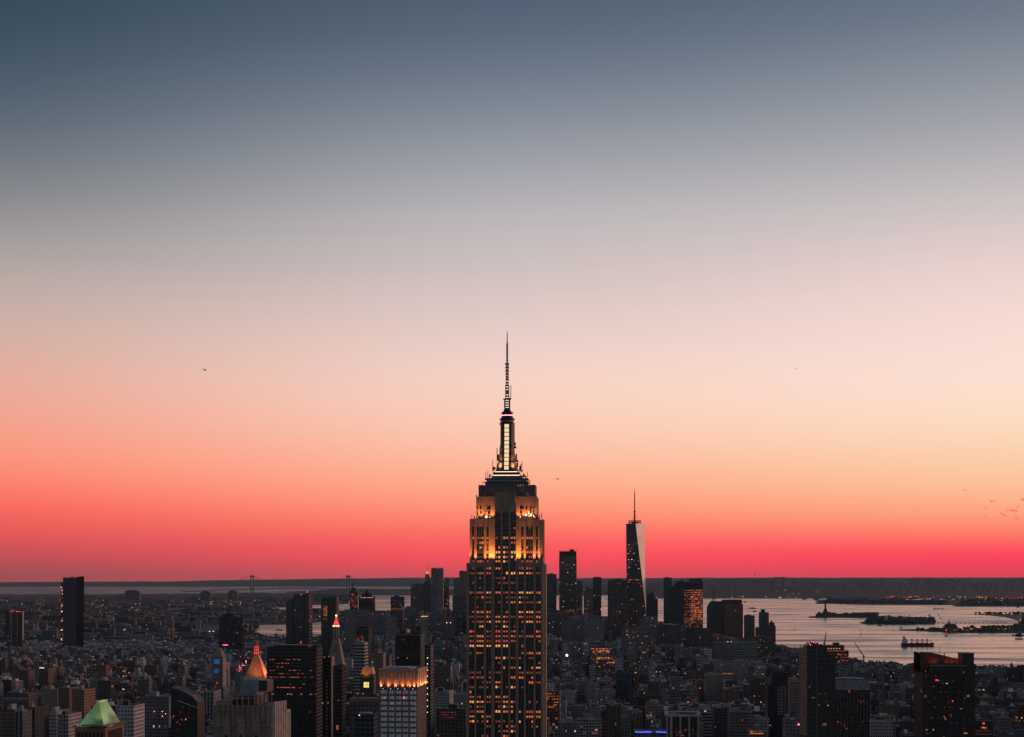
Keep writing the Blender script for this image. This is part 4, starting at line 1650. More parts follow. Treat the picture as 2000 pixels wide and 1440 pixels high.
def spot(root, x, y, z, rx, ry, power, size=80, col=(1.0, .9, .35), rad=.3):
    ld = bpy.data.lights.new('floodlight', 'SPOT')
    ld.energy = power
    ld.spot_size = R(size)
    ld.spot_blend = 1.0
    ld.color = col
    ld.shadow_soft_size = rad
    o = bpy.data.objects.new('floodlight', ld)
    COL.objects.link(o)
    o.parent = root
    o.location = (x, y, z)
    o.rotation_euler = (rx, ry, 0)
    return o


for (x, y, rx, ry, p) in ((w0 + 1.0, -1.5, -14, 6, 500), (-5.0, -1.5, -14, 0, 200), (3.5, -1.5, -14, 0, 380), (w1 - 1.0, -1.5, -14, -6, 500),
                          (w1 + 1.6, 3, 0, -14, 620), (w1 + 1.6, 8, 0, -14, 620), (w1 + 1.6, 13, 0, -14, 620), (w1 + 1.6, 17, 0, -14, 800), (w1 + 1.6, 21, 0, -14, 900)):
    spot(t.root, x, y, zr + .3, R(180 + rx), R(ry), p * 4, 70)
spot(t.root, w1 + 9, 4, zr - 3, R(180), R(-42), 5000, 80, (.8, 1.0, .5), .6)
spot(t.root, -4, -12, zr - 3, R(180 - 42), 0, 4000, 90, (.7, 1.0, .6), .6)
for (px, py) in ((153, 1417), (158, 1417), (190, 1418.5)):
    t.lamp(px, py, -1.2, .9 if px < 155 else .5, 'g_white', 'floodlamp')

# beige stone block with roof frame at the lower left of the middle
t = Tw('stone_tower', 'broad pale stone tower with fluted top, glass arches and a framed penthouse', 'tower', 415, 531, 650, -6, 'the fluted pale stone tower', lab_y=1390)
w0, w1 = t.X(415), t.X(531)
z1 = t.Z(1377)
FL = M['palestone']
mb = MB()
mb.box(w0, w1, 0, 21, 0, z1 - .4)
mb.build('wall', plain('grey_limestone', (.20, .19, .17), .85, scale=.3), t.root)
for i in range(11):
    x = w0 + 2.2 + (w1 - w0 - 2.6) * i / 10.4
    mb = MB()
    mb.box(x - .32, x + .32, -.7, .05, t.Z(1418), z1)
    mb.box(x - .9, x + .9, -.25, .05, t.Z(1416), z1 - 1)
    mb.build('flute', M['stone'], t.root)
mb = MB()
mb.box(w0 - .2, w1 + .2, -.9, 0, t.Z(1419), t.Z(1416))
mb.build('cornice', M['stone'], t.root)
for i, px in enumerate((443, 472, 503)):
    mb = MB()
    x = t.X(px)
    mb.box(x - 1.5, x + 1.5, -1.3, -.05, 0, t.Z(1408))
    mb.prism([(x - 1.5, -1.3), (x + 1.5, -1.3), (x + 1.5, -.05), (x - 1.5, -.05)], t.Z(1408), t.Z(1400), top=[(x - .3, -.5), (x + .3, -.5), (x + .3, -.05), (x - .3, -.05)])
    mb.build('buttress', M['stone'], t.root)
    mb = MB()
    mb.prism([(x - 1.3, -1.6), (x + 1.3, -1.6), (x + 1.3, -1.35), (x - 1.3, -1.35)], t.Z(1446), t.Z(1434), top=[(x - .15, -1.6), (x + .15, -1.6), (x + .15, -1.35), (x - .15, -1.35)])
    mb.build('pointed_window', M['glassdark'], t.root)
mb = MB()
mb.par = (.22, .36, .02, .2)
mb.box(w1, w1 + .8, .5, 20.5, 0, z1 - 1, 0, 0)
for i in range(7):
    y = .8 + i * 2.9
    mb.box(w1 + .8, w1 + 1.4, y, y + 1.3, 0, t.Z(1371 + i * .6))
mb.build('side_wall', M['palestone'], t.root)
mb = MB()
mb.box(w1 - 1, w1 + .7, 21.1, 29, 0, t.Z(1396))
for i in range(3):
    mb.box(w1 + .7, w1 + 1.2, 21.5 + i * 2.4, 22.6 + i * 2.4, 0, t.Z(1398 + i))
mb.build('lower_wing', M['palestone'], t.root)
# penthouse and open frame
t.box('penthouse', 'greyblue', 462, 498, 1377, 1329, 6, 17)
t.box('penthouse_side', 'black', 498, 515, 1352, 1331, 6.2, 16)
mb = MB()
zf = t.Z(1354)
x0, x1 = t.X(447), t.X(500)
for (a, b) in (((x0, -.2, zf), (x1, -.2, zf)), ((x0, -.2, zf - 2), (x1, -.2, zf - 2)), ((x1, -.2, zf), (x1 + 2, 19, zf)), ((x0, 19, zf), (x1 + 2, 19, zf)), ((x0, -.2, zf), (x0, 19, zf))):
    mb.bar(a, b, .45)
for px in (453, 463, 474, 486, 498):
    mb.bar((t.X(px), -.2, z1), (t.X(px), -.2, zf), .35)
for i in range(5):
    mb.bar((x1 + i * .45, 2 + i * 4, z1), (x1 + i * .45, 2 + i * 4, zf), .35)
mb.build('roof_frame', M['stone'], t.root)
t.zbox('plant_room', 'darksteel', t.X(455), t.X(500), 3, 19, z1 - .3, z1 + 3.2)
t.zbox('roof_edge', 'stone', t.X(418), t.X(447), 2, 14, z1 - .3, z1 + 1.4)
for (px, h, rr) in ((465, 1322, .4), (477, 1326, .3), (508, 1345, .3), (430, 1372, .3)):
    mb = MB()
    mb.bar((t.X(px), 8, z1), (t.X(px), 8, t.Z(h)), rr)
    mb.build('roof_pole', M['steel'], t.root)

# black slab with lit office floors
t = Tw('office_slab', 'wide black office slab with orange lit rows of windows near its top', 'office building', 520, 618, 1700, -5, 'the wide black slab', lab_y=1300)
t.block(520, 618, 1266, 0, 30, 0, 'band', (.012, .012, .013), (.28, .38, .0, .3), rt=(.05, .05, .05))
t.zbox('roof_plant', 'black', t.X(540), t.X(600), 6, 22, t.Z(1266), t.Z(1266) + 3)
mb = MB()
mb.par = (.3, .38, .0, .2)
mb.box(t.X(618), t.X(618) + .5, .1, 29.9, 0, t.Z(1267), 0, 0, (.05, .035, .035))
mb.build('side_wall', M['band'], t.root)
rnd = random.Random(61)
rowsL = [(1288.5, [(527, 545, .5), (560, 588, .8)]), (1296, [(537, 572, .6)]), (1303, [(521, 560, .35)]), (1309.5, [(528, 535, .6), (565, 590, .5), (607, 610, .8)]),
         (1316, [(545, 555, .9), (562, 566, .8), (577, 595, .6)]), (1323, [(522, 612, .62)]), (1336, [(567, 571, .5), (592, 600, .5)]), (1343, [(530, 535, .8), (542, 566, .95), (570, 590, .4)]),
         (1356, [(531, 536, 1), (562, 571, .9), (587, 590, 1), (604, 618, .6)]), (1370, [(545, 556, .5), (610, 615, .4)]), (1391, [(603, 606, .4)]), (1404, [(572, 575, 1)]), (1424, [(601, 605, .5)])]
pts = []
for y, segs in rowsL:
    for a, b, p in segs:
        x = a
        while x < b:
            if rnd.random() < p:
                pts.append((x, y + rnd.uniform(-.3, .3), rnd.choice([1, 2, 2, 3, 3]) if y != 1356 else rnd.choice([3, 4]), rnd.uniform(1.2, 2.0), rnd.uniform(1.1, 1.6)))
            x += 2.6
t.lits(pts[:96])

# golden pyramid tower
t = Tw('gilded_pyramid_tower', 'stone tower with a steep gilded pyramid roof under a red lit lantern', 'tower', 468, 522, 2000, -6, 'the gilded pyramid with red lantern', lab_y=1300)
z0 = t.Z(1326)
t.block(455, 530, 1352, 0, 50, 0, 'wall', (.2, .17, .15), (.3, .38, .02, .6))
t.block(466, 522, 1326, 4, 38, t.Z(1352), 'wall', (.24, .2, .17), (.3, .38, .0, .6), parapet=0)
mb = MB()
n = 8
c = (t.X(493), 21)


def octo(cx, cy, h, k=.14):
    q = h * k
    return [(cx - h + q, cy - h), (cx + h - q, cy - h), (cx + h, cy - h + q), (cx + h, cy + h - q), (cx + h - q, cy + h), (cx - h + q, cy + h), (cx - h, cy + h - q), (cx - h, cy - h + q)]


mb.prism(octo(c[0], c[1], 13.0), z0, t.Z(1281), top=octo(c[0], c[1], 2.9))
mb.build('pyramid_roof', M['gold'], t.root)
mb = MB()
mb.prism(octo(c[0], c[1], 3.3), t.Z(1281), t.Z(1262), top=octo(c[0], c[1], 2.4))
mb.build('lantern', M['g_redlit'], t.root)
mb = MB()
for zz in (1281, 1274, 1268, 1263):
    mb.prism(octo(c[0], c[1], 3.7 if zz > 1275 else 3.1), t.Z(zz), t.Z(zz) + .8)
for k in range(8):
    a = math.pi / 8 + k * math.pi / 4
    mb.bar((c[0] + 3.6 * math.cos(a), c[1] + 3.6 * math.sin(a), t.Z(1281)), (c[0] + 2.6 * math.cos(a), c[1] + 2.6 * math.sin(a), t.Z(1262)), .8)
mb.build('lantern_frame', M['darksteel'], t.root)
mb = MB()
mb.cyl(c[0], c[1], 2.5, t.Z(1262), t.Z(1251), 8, .1)
mb.build('spire', M['gold'], t.root)
for (px, y, pb, pt) in ((470, 5, 1327, 1320), (517.5, 1, 1334, 1322), (513, 20, 1330, 1317), (524.5, 4, 1334, 1315)):
    mb = MB()
    mb.cyl(t.X(px), y, 2.2, t.Z(pb), t.Z((pb + pt) / 2), 6, 1.8)
    mb.cyl(t.X(px), y, 1.8, t.Z((pb + pt) / 2), t.Z(pt), 6, .1)
    mb.build('pinnacle', M['g_redlit'] if px > 500 else M['stone'], t.root)
spot(t.root, t.X(500), -7, z0 + 1, R(180 - 42), 0, 16000, 110, (1, .42, .24))
spot(t.root, t.X(524), 20, z0 + 1, R(180), R(-36), 36000, 120, (1, .36, .2))

# pink and purple lights behind the gilded roof
t = Tw('lit_rooftop', 'low roof with a cluster of pink and white party lights left of the gilded pyramid', 'building', 462, 484, 2600, None)
t.block(458, 486, 1316, 0, 22, 0, 'wall', GRY, (.3, .35, .02, .5))
rnd = random.Random(9)
for i in range(26):
    f = rnd.random()
    t.lamp(463 + 19 * f + rnd.uniform(-2, 2), 1310 - 20 * f + rnd.uniform(-4, 5), 3 + rnd.uniform(0, 8), .55, rnd.choice(['g_pink', 'g_pink', 'g_red', 'g_line', 'g_5']), 'string_light')
mb = MB()
for i in range(5):
    mb.bar((t.X(463 + i * 5), 6, t.Z(1317)), (t.X(463 + i * 5), 6, t.Z(1308 - i * 4)), .4)
mb.build('light_frame', M['darksteel'], t.root)

# white clock tower with red lit cupola
t = Tw('clock_tower', 'tall pale campanile with pyramid roof and a red floodlit cupola', 'tower', 638, 669, 2150, -5, 'the red lit cupola tower', lab_y=1250)
pl = M['palestone']
t.block(638, 669, 1301, 0, 22, 0, 'wall', (.33, .28, .24), (.32, .37, .01, .2), parapet=0)
mb = MB()
for i in range(44):
    z = 30 + i * 2.6
    mb.box(t.X(669), t.X(669) + .9, .5, 21.5, z, z + 1.5)
mb.build('side_wall', M['palestone'], t.root)
mb = MB()
x0, x1 = t.X(638), t.X(669) + .6
c = (t.X(653.5), 11)
mb.prism([(x0, 0), (x1, 0), (x1, 22), (x0, 22)], t.Z(1301), t.Z(1247), top=[(c[0] - 4, 7), (c[0] + 4, 7), (c[0] + 4, 15), (c[0] - 4, 15)])
mb.build('pyramid_roof', M['stone'], t.root)
t.zbox('roof_cornice', 'palestone', x0 - .8, x1 + .8, -.8, 22.8, t.Z(1303), t.Z(1300.5))
for row, hw in ((1285, 6), (1272, 4.6)):
    for s in (-1, 0, 1):
        mb = MB()
        y = 11 - (5.6 + (1247 - row) * -.11) - .4
        f = (1301 - row) / 54
        yy = 7 * f
        mb.box(c[0] + s * hw * .5 - .5, c[0] + s * hw * .5 + .5, yy - .7, yy + .8, t.Z(row), t.Z(row) + 2)
        mb.build('dormer', M['stone'], t.root)
for k in range(10):
    a = 2 * math.pi * k / 10
    mb = MB()
    mb.cyl(c[0] + 3.7 * math.cos(a), c[1] + 3.7 * math.sin(a), .42, t.Z(1246), t.Z(1226), 6)
    mb.build('column', M['palestone'], t.root)
mb = MB()
mb.cyl(c[0], c[1], 2.6, t.Z(1247), t.Z(1226), 10)
mb.build('colonnade_core', M['darksteel'], t.root)
mb = MB()
mb.cyl(c[0], c[1], 4.6, t.Z(1226), t.Z(1224.6), 12)
mb.build('colonnade_cornice', M['palestone'], t.root)
mb = MB()
for (a, b, ra, rb) in ((1224.6, 1221, 4.0, 4.0), (1221, 1215, 3.9, 2.6), (1215, 1211, 2.6, 1.2), (1211, 1206, 1.3, 1.3)):
    mb.cyl(c[0], c[1], ra, t.Z(a), t.Z(b), 12, rb)
mb.build('cupola', M['g_redlit'], t.root)  # cupola itself glows in place of floodlight falling on it
for k in range(6):
    a = math.pi + math.pi * (k + .5) / 6
    mb = MB()
    x, y = c[0] + 4.1 * math.cos(a), c[1] + 4.1 * math.sin(a)
    mb.box(x - .5, x + .5, y - .3, y + .3, t.Z(1224.4), t.Z(1222.4))
    mb.build('cupola_light', M['g_line'], t.root)
t.lamp(653.5, 1203, 11, 1.9, 'g_line', 'beacon')
mb = MB()
mb.bar((c[0], c[1], t.Z(1201)), (c[0], c[1], t.Z(1197)), .5)
mb.build('finial', M['gold'], t.root)

# dark twin blocks in front of it
t = Tw('glass_tower', 'dark glass block in front of the campanile, its upper edge red lit', 'tower', 650, 668, 1650, -5)
t.block(650, 668, 1302, 0, 22, 0, 'curtain', (.05, .02, .022), (.25, .36, .0, .9))
t.box('red_cornice', 'redhull', 650, 668, 1304, 1301.4, -.3, 0)
t.lits([(659, 1421, 2, 4, 9), (661, 1368, 3, 1.5, 1.5)])
t = Tw('dark_office_block', 'dark stepped block with pink edged side just left of the campanile foot', 'office building', 626, 646, 1750, -5)
t.block(626, 646, 1286, 0, 16, 0, 'band', (.03, .03, .035), (.3, .38, .02, .35))
t.block(622, 640, 1330, -6, 0, 0, 'band', (.06, .06, .07), (.3, .38, .04, .15))
t.box('side_dusk_glow', 'stone', 646, 648, 1440, 1283, 0, 16)  # paler stone puts the dusk glow on this side into the colour
t.lamp(628, 1284, 1, .8, 'g_pink')
t.lamp(633, 1284, 1, .6, 'g_pink')
t.lamp(642, 1282.5, 1, .6, 'g_red')

# clock tower with blue light
t = Tw('setback_clock_tower', 'grey stone tower with blue lit arches above a round lit clock', 'tower', 412, 434, 2700, -6, 'the blue lit clock tower', lab_y=1300)
t.block(409, 437, 1345, 0, 34, 0, 'wall', (.2, .19, .19), (.3, .36, .02, .2))
t.block(413, 434, 1284, 2, 24, t.Z(1345), 'wall', (.2, .19, .18), (.3, .36, .0, .2), parapet=0)
mb = MB()
mb.prism([(t.X(413), 2), (t.X(434), 2), (t.X(434), 24), (t.X(413), 24)], t.Z(1284), t.Z(1266), top=[(t.X(421), 10), (t.X(427), 10), (t.X(427), 15), (t.X(421), 15)])
mb.build('roof', M['stone'], t.root)
for px in (419, 423, 427):
    t.box('arched_window', 'g_blue2', px - .9, px + .9, 1297, 1288, 1.5, 2.1)
mb = MB()
for i in range(20):
    a, b = 2 * math.pi * i / 20, 2 * math.pi * (i + 1) / 20
    mb.bar((t.X(422) + 3.2 * math.cos(a), 1.6, t.Z(1311) + 3.2 * math.sin(a)), (t.X(422) + 3.2 * math.cos(b), 1.6, t.Z(1311) + 3.2 * math.sin(b)), .75)
mb.build('clock_ring', M['g_blue2'], t.root)
mb = MB()
mb.blob((0, 0, 0), (2.2, .3, 2.2), 0, 14)
mb.bar((0, -.35, 0), (0, -.35, 1.8), .25, 1)
mb.bar((0, -.35, 0), (1.1, -.35, .3), .25, 1)
o = mb.build('clock_face', [M['white'], M['darksteel']], t.root)
o.location = (t.X(422), 1.6, t.Z(1311))
t.lits([(424, 1334, 3, 2, 2), (421, 1341, 3, 1.2, 1.2)], y=-.4)
mb = MB()
for i in range(20):
    z = t.Z(1345) + i * 2.5
    mb.box(t.X(434), t.X(434) + .8, 3, 23, z, z + 1.4)
mb.build('side_wall', M['palestone'], t.root)
t = Tw('round_front_block', 'small curved pale block glowing beside the blue lit clock tower', 'building', 439, 447, 2900, None)
mb = MB()
mb.cyl(0, 5, 4.2, 0, t.Z(1293), 14)
mb.build('wall', M['palestone'], t.root)
mb = MB()
for i in range(5):
    mb.cyl(0, 5, 4.4, t.Z(1312 - i * 4), t.Z(1310.6 - i * 4), 14)
mb.build('balcony', M['palestone'], t.root)
t.lits([(444, 1297, 2, 1.6, 5), (444.5, 1304, 2, 1.4, 5)], y=.6)

# small tower with copper lit roof
t = Tw('copper_roof_tower', 'little tower with an orange lit mansard roof and one bright yellow window', 'tower', 700, 729, 1500, None, 'the orange mansard roof', lab_y=1330)
t.block(692, 735, 1358, 0, 30, 0, 'wall', BR, (.3, .37, .04, .8))
t.block(702, 729, 1318, 3, 18, t.Z(1358), 'wall', (.09, .06, .05), (.3, .37, .0, .6), parapet=0)
mb = MB()
mb.prism([(t.X(703), 3), (t.X(728), 3), (t.X(728), 18), (t.X(703), 18)], t.Z(1317.5), t.Z(1304), top=[(t.X(707), 6), (t.X(725), 6), (t.X(725), 15), (t.X(707), 15)])
mb.build('mansard_roof', M['gold'], t.root)
t.box('lit_window', 'g_5', 709.5, 719.5, 1343.5, 1333, 2.7, 2.95)
mb = MB()
for i in range(1, 4):
    mb.box(t.X(709.5 + i * 2.5) - .1, t.X(709.5 + i * 2.5) + .1, 2.5, 2.68, t.Z(1343.5), t.Z(1333))
mb.box(t.X(709.5), t.X(719.5), 2.5, 2.68, t.Z(1338.4), t.Z(1337.9))
mb.build('window_bars', M['darksteel'], t.root)
t.lits([(698.5, 1355, 3, 2, 2), (709, 1355, 3, 2, 2), (711.5, 1376, 2, 2, 2)], y=-.2)
spot(t.root, t.X(712), -6, t.Z(1322), R(180 - 50), 0, 3200, 110, (1, .5, .2))
t = Tw('teal_glass_block', 'teal glass block with one lamp on its roof below the orange mansard tower', 'building', 694, 730, 1320, None)
t.block(694, 730, 1397, 0, 24, 0, 'curtain', (.03, .075, .08), (.4, .38, .05, .2), rt=(.07, .12, .12))
t.box('roof_plant', 'greyblue', 700, 722, 1397, 1393.5, 4, 16)
t.lamp(702, 1397, -.6, 1.0, 'g_line')
t = Tw('brick_office_block', 'brown office block with pale cornice left of the bright crowned tower', 'office building', 680, 742, 1420, None)
t.block(680, 742, 1368, 4, 40, 0, 'wall', (.12, .09, .08), (.35, .4, .02, .4))
t.box('cornice', 'stone', 679, 743, 1371, 1368.6, 3.4, 4)

# white residential tower with glowing crown
t = Tw('crowned_tower', 'tower of white framed windows with a fluted concrete crown lit orange from inside', 'tower', 742, 812, 1050, -7.5, 'the glowing fluted crown', lab_y=1330)
x0, x1 = t.X(742), t.X(811)
z1, zc = t.Z(1346), t.Z(1308)
mb = MB()
mb.box(x0, x1, .8, 33, 0, z1)
mb.build('wall', plain('taupe_stone', (.17, .14, .13), .85), t.root)
edges = [742.8, 756, 759.6, 770, 773.6, 784, 787.4, 798, 800.6, 811]
blue = facade_material('pale_blue_glass', glass_col=(.25, .30, .40), wx=.82, wy=.9, estr=.8)
for i in range(5):
    a, b = (743, 759.5, 773.5, 787, 801)[i], (755.5, 770, 784, 797.5, 814)[i]
    mb = MB()
    mb.par = ((b - a) * t.k / 20, .36, .02, .13 * i)
    for j in range(13):
        py = 1348.5 + j * 10.6
        mb.box(t.X(a), t.X(b), .35, .79, t.Z(py + 7.6), t.Z(py), 1, 1)
        x_0, x_1, za, zb = t.X(a) + .1, t.X(b) - .1, t.Z(py + 7.4), t.Z(py + .5)
        for (p, q) in ((x_0, (x_0 + x_1) / 2 - .15), ((x_0 + x_1) / 2 + .15, x_1)):
            mb.face([(p, .33, za), (q, .33, za), (q, .33, zb), (p, .33, zb)], 0, [(0, 0), (1, 0), (1, 1), (0, 1)])
            mb.box((p + q) / 2 - .08, (p + q) / 2 + .08, .26, .32, za, zb, 2, 2)
    mb.build('window_bay', [plain('pale_panes_%d' % i, (.88, .92, 1.0), .5, var=.3, scale=1.2), M['spandrel'], M['white']], t.root)  # panes in one pale blue-white colour
for i, px in enumerate((741, 757.5, 771.7, 785.4, 799.2)):
    w = 1.5 if i else 1.2
    mb = MB()
    mb.box(t.X(px - w), t.X(px + w), -.5, .34, 0, z1 + .6)
    mb.build('pier', M['stone'], t.root)
mb = MB()
mb.box(x1, x1 + .6, .9, 32.8, 0, z1)
for i in range(12):
    y = 1.5 + i * 2.7
    mb.box(x1 + .6, x1 + 1.4, y, y + 1.3, 0, z1)
mb.build('side_wall', M['stone'], t.root)
mb = MB()      # crown: leaning fluted screen, open inside
e = 1.6
cb = [(x0 - .2, .2), (x1 + .8, .2), (x1 + .8, 33), (x0 - .2, 33)]
ct = [(x0 - .6, -.8), (x1 + 1.6, -.8), (x1 + 1.6, 34), (x0 - .6, 34)]
for i in range(4):
    j = (i + 1) % 4
    a, b, c2, d2 = cb[i], cb[j], ct[j], ct[i]
    nfl = 10 if i % 2 == 0 else 5
    for k in range(nfl):
        f0, f1 = (k + .0) / nfl, (k + .72) / nfl
        L_ = lambda p, q, f: (p[0] + (q[0] - p[0]) * f, p[1] + (q[1] - p[1]) * f)
        p0, p1, q1, q0 = L_(a, b, f0), L_(a, b, f1), L_(d2, c2, f1), L_(d2, c2, f0)
        nx, ny = (b[1] - a[1]), -(b[0] - a[0])
        l = math.hypot(nx, ny)
        nx, ny = nx / l * .7, ny / l * .7
        mb.prism([(p0[0] + nx, p0[1] + ny), (p1[0] + nx, p1[1] + ny), p1, p0], z1 + .5, zc, top=[(q0[0] + nx, q0[1] + ny), (q1[0] + nx, q1[1] + ny), q1, q0], bottom=True)
mb.prism([(p[0], p[1]) for p in cb], z1 + .4, zc - 2, top=ct)
mb.build('crown_screen', plain('crown_concrete', (.27, .19, .16), .85, scale=.5), t.root)
mb = MB()
for (a, b) in zip(ct, ct[1:] + ct[:1]):
    mb.bar((a[0], a[1], zc), (b[0], b[1], zc), .9)
mb.build('crown_rim', M['palestone'], t.root)
t.zbox('roof_plant', 'greyblue', x0 + 4, x1 - 4, 6, 26, zc - 2, zc + .8)
t.zbox('roof_fan', 'white', x0 + 7, x0 + 11, 8, 12, zc + .8, zc + 1.6)
t.zbox('roof_fan', 'white', x1 - 10, x1 - 6, 9, 12, zc + .8, zc + 1.7)
for i, px in enumerate((744.5, 757.5, 761, 771.7, 775, 785.4, 788.5, 797.5, 801.5, 810)):
    p = 1300 if i in (0, 9) else 650
    spot(t.root, t.X(px), -1.5, z1 + .6, R(180 - 14), 0, p * 3.6, 64, (1, .30, .09), .2)
for i in range(5):
    spot(t.root, x1 + 2.6, 2 + i * 7, z1 + .6, R(180), R(-14), 8000, 80, (1, .40, .13), .2)
    if i < 5:
        t.lamp((748, 763, 777, 791, 807)[i], 1345.5, -.6, .55, 'g_line', 'floodlamp')
t.lits([(750, 1364, 4, 1.4, 1.6), (765, 1374.5, 3, 3, 1.4), (779, 1374, 2, 1.4, 1.4), (789, 1363, 'g_pink', 1.5, 2), (793, 1364, 2, 1.4, 1.6), (811, 1377, 2, 1.2, 1.4), (791, 1411, 3, 1, 1), (748, 1376, 2, 1, 1)], y=-.15)

# black ribbed box behind it
t = Tw('black_ribbed_block', 'black box tower with vertical ribs and a dull yellow window band behind the glowing crown', 'office building', 772, 823, 1900, -6, 'the black ribbed box', lab_y=1270)
t.block(772, 822, 1239, 0, 30, 0, 'strip', (.022, .022, .022), (.23, .4, .0, .5), rt=(.1, .11, .1))
for i in range(9):
    px = 773 + i * 6
    t.box('rib', 'darksteel', px - .5, px + .5, 1440, 1240, -.9, 0)
t.box('olive_window_band', 'wood', 774, 821, 1283, 1271, -.12, -.02)  # brown panel over the olive window rows, not glowing
t.box('roof_edge', 'stone', 771.5, 822.5, 1241, 1239.2, -1.2, -.95)
t.lits([(786.5, 1250, 2, 1.4, 1.6), (803, 1242.5, 3, 1, 1), (777, 1285, 4, 1.2, 1.4), (795.5, 1285.5, 4, 1.2, 1.4)], y=-.5)
t.box('roof_hut', 'palestone', 790, 797, 1239, 1231, 8, 14)
t.lits([(795, 1232, 2, 3, 5)], y=7.7)
t = Tw('hoist_tower', 'brown unfinished tower with a vertical string of white hoist lights', 'building', 824, 841, 1980, -6)
t.block(824, 841, 1262, 0, 26, 0, 'band', (.12, .08, .07), (.3, .38, .0, .1))
t.box('hoist_mast', 'steel', 834, 837, 1440, 1258, -2, -.2)
for i in range(10):
    t.lamp(835.5, 1285 + i * 11.8, -2.6, .85, 'g_line', 'hoist_light')

# pair in front of downtown
t = Tw('dark_prism_tower', 'dark tower with an orange lit foot rising behind the striped white block', 'tower', 695, 720, 2700, -6)
t.block(695, 720, 1226, 0, 30, 0, 'curtain', (.02, .02, .022), (.3, .37, .0, .3))
rnd = random.Random(5)
t.lits([(696 + rnd.random() * 14, 1238 + 17 * math.sqrt(rnd.random()), rnd.choice([1, 1, 2, 2, 3]), 1.1, 1.1) for i in range(34)])
t = Tw('striped_block', 'block with pale horizontal bands in front of the dark prism tower', 'office building', 690, 712, 2500, -6)
t.block(690, 712, 1256, 0, 30, 0, 'band', (.30, .30, .31), (.3, .5, .01, .3))
t.box('roof_plant', 'greyblue', 694, 706, 1256, 1252, 6, 20)
t = Tw('pink_brick_tower', 'slim pinkish brick tower with a stepped top left of the glowing crown', 'tower', 729, 748, 2300, -6)
t.block(729, 739, 1271, 0, 16, 0, 'wall', PINKB, (.3, .36, .01, .4))
t.block(739, 748, 1277, 4, 22, 0, 'wall', (.3, .2, .18), (.3, .36, .01, .6))
t.box('mast', 'steel', 738.5, 739, 1271, 1264, 5, 5.3)

# black tower with cut top
t = Tw('black_glass_tower', 'black glass tower with slanting top and pink roof lights before the river', 'tower', 559, 604, 2300, None, 'the black slant topped tower', lab_y=1200)
mb = MB()
mb.par = (.3, .4, .012, .55)
xa, xb, xc, xd = t.X(558.5), t.X(573), t.X(588), t.X(603.5)
y1 = 28
zz = lambda a: t.Z(a)
cols = [(xa, 1177), (t.X(566), 1172), (xb, 1167.5), (t.X(575), 1160.5), (t.X(586), 1160.5), (xc, 1166), (t.X(592), 1163), (xd, 1157)]
for (p, a), (q, b) in zip(cols, cols[1:]):
    mb.face([(p, 0, 0), (q, 0, 0), (q, 0, zz(b)), (p, 0, zz(a))], 0, [(p, 0), (q, 0), (q, zz(b)), (p, zz(a))], (.012, .014, .016))
    mb.face([(p, 0, zz(a)), (q, 0, zz(b)), (q, y1, zz(b)), (p, y1, zz(a))], 1, None, (.05, .05, .05))
    mb.face([(q, y1, 0), (p, y1, 0), (p, y1, zz(a)), (q, y1, zz(b))], 0, None, (.012, .014, .016))
mb.face([(xd, 0, 0), (xd, y1, 0), (xd, y1, zz(1157)), (xd, 0, zz(1157))], 0, [(0, 0), (y1, 0), (y1, 200), (0, 200)], (.014, .016, .018))
mb.face([(xa, y1, 0), (xa, 0, 0), (xa, 0, zz(1177)), (xa, y1, zz(1177))], 0, [(0, 0), (y1, 0), (y1, 200), (0, 200)], (.014, .016, .018))
mb.build('wall', [M['curtain'], M['roof']], t.root)
t.box('corner_fin', 'black', 572.5, 573.5, 1440, 1167, -1.2, -.02)
t.box('corner_fin', 'black', 593.5, 594.5, 1440, 1161, -1.2, -.02)
t.lamp(588.5, 1161.5, -.6, .7, 'g_pink')
t.lamp(600.5, 1156.5, 1, .8, 'g_pink')
t.lits([(576, 1192, 'g_redlit', 1.6, 1.4), (587, 1224.5, 3, 1.4, 1.6), (578, 1202, 1, .6, 2.5), (568, 1229, 1, .8, .8)], y=-.2)

t = Tw('twin_slab_tower', 'grey twin slab tower with a column of warm lit windows behind the red cupola', 'tower', 627, 657, 2650, None)
t.block(627, 641, 1173, 0, 20, 0, 'curtain', (.03, .03, .034), (.3, .37, .01, .2))
t.block(640.6, 657, 1167, 3, 26, 0, 'strip', (.09, .08, .085), (.5, .4, .0, .3))
t.box('roof_hut', 'darksteel', 630, 637, 1173, 1168, 5, 14)
pts = []
rnd = random.Random(77)
for j in range(10):
    for i in range(4):
        if rnd.random() < .8:
            pts.append((632.5 + i * 1.9, 1184.5 + j * 2.0, rnd.choice([2, 3, 3]), 1.2, 1.0))
pts += [(632, 1209, 2, 1.6, 1), (636, 1209, 3, 2, 1), (638, 1212, 1, 1, 1)]
t.lits(pts)

# ---- far left ------------------------------------------------------
t = Tw('glass_skyscraper', 'isolated dark glass skyscraper standing above the low left part of the city', 'skyscraper', 122, 157, 5500, -9, 'the lone dark left skyscraper', lab_y=1190)
mb = MB()
mb.par = (.6, .4, .004, .2)
x0, x1 = t.X(122), t.X(149.5)
mb.face([(x0, 0, 0), (x1, 0, 0), (x1 + 1, 0, t.Z(1128.5)), (x0, 0, t.Z(1129))], 0, [(0, 0), (50, 0), (50, 250), (0, 250)], (.02, .024, .028))
mb.build('front_wall', [plain('dusk_glass', (.04, .048, .06), .7, var=.15, scale=.02), M['roof']], t.root)
mb = MB()
mb.prism([(x0, .2), (x1, .2), (x1 + 9, 32), (x0, 40)], 0, t.Z(1129.4))
mb.build('wall', M['matteblack'], t.root)
mb = MB()
mb.face([(x1, 0, 0), (x1 + 11, 34, 0), (x1 + 13, 34, t.Z(1125.5)), (x1 + 1, 0, t.Z(1127))])
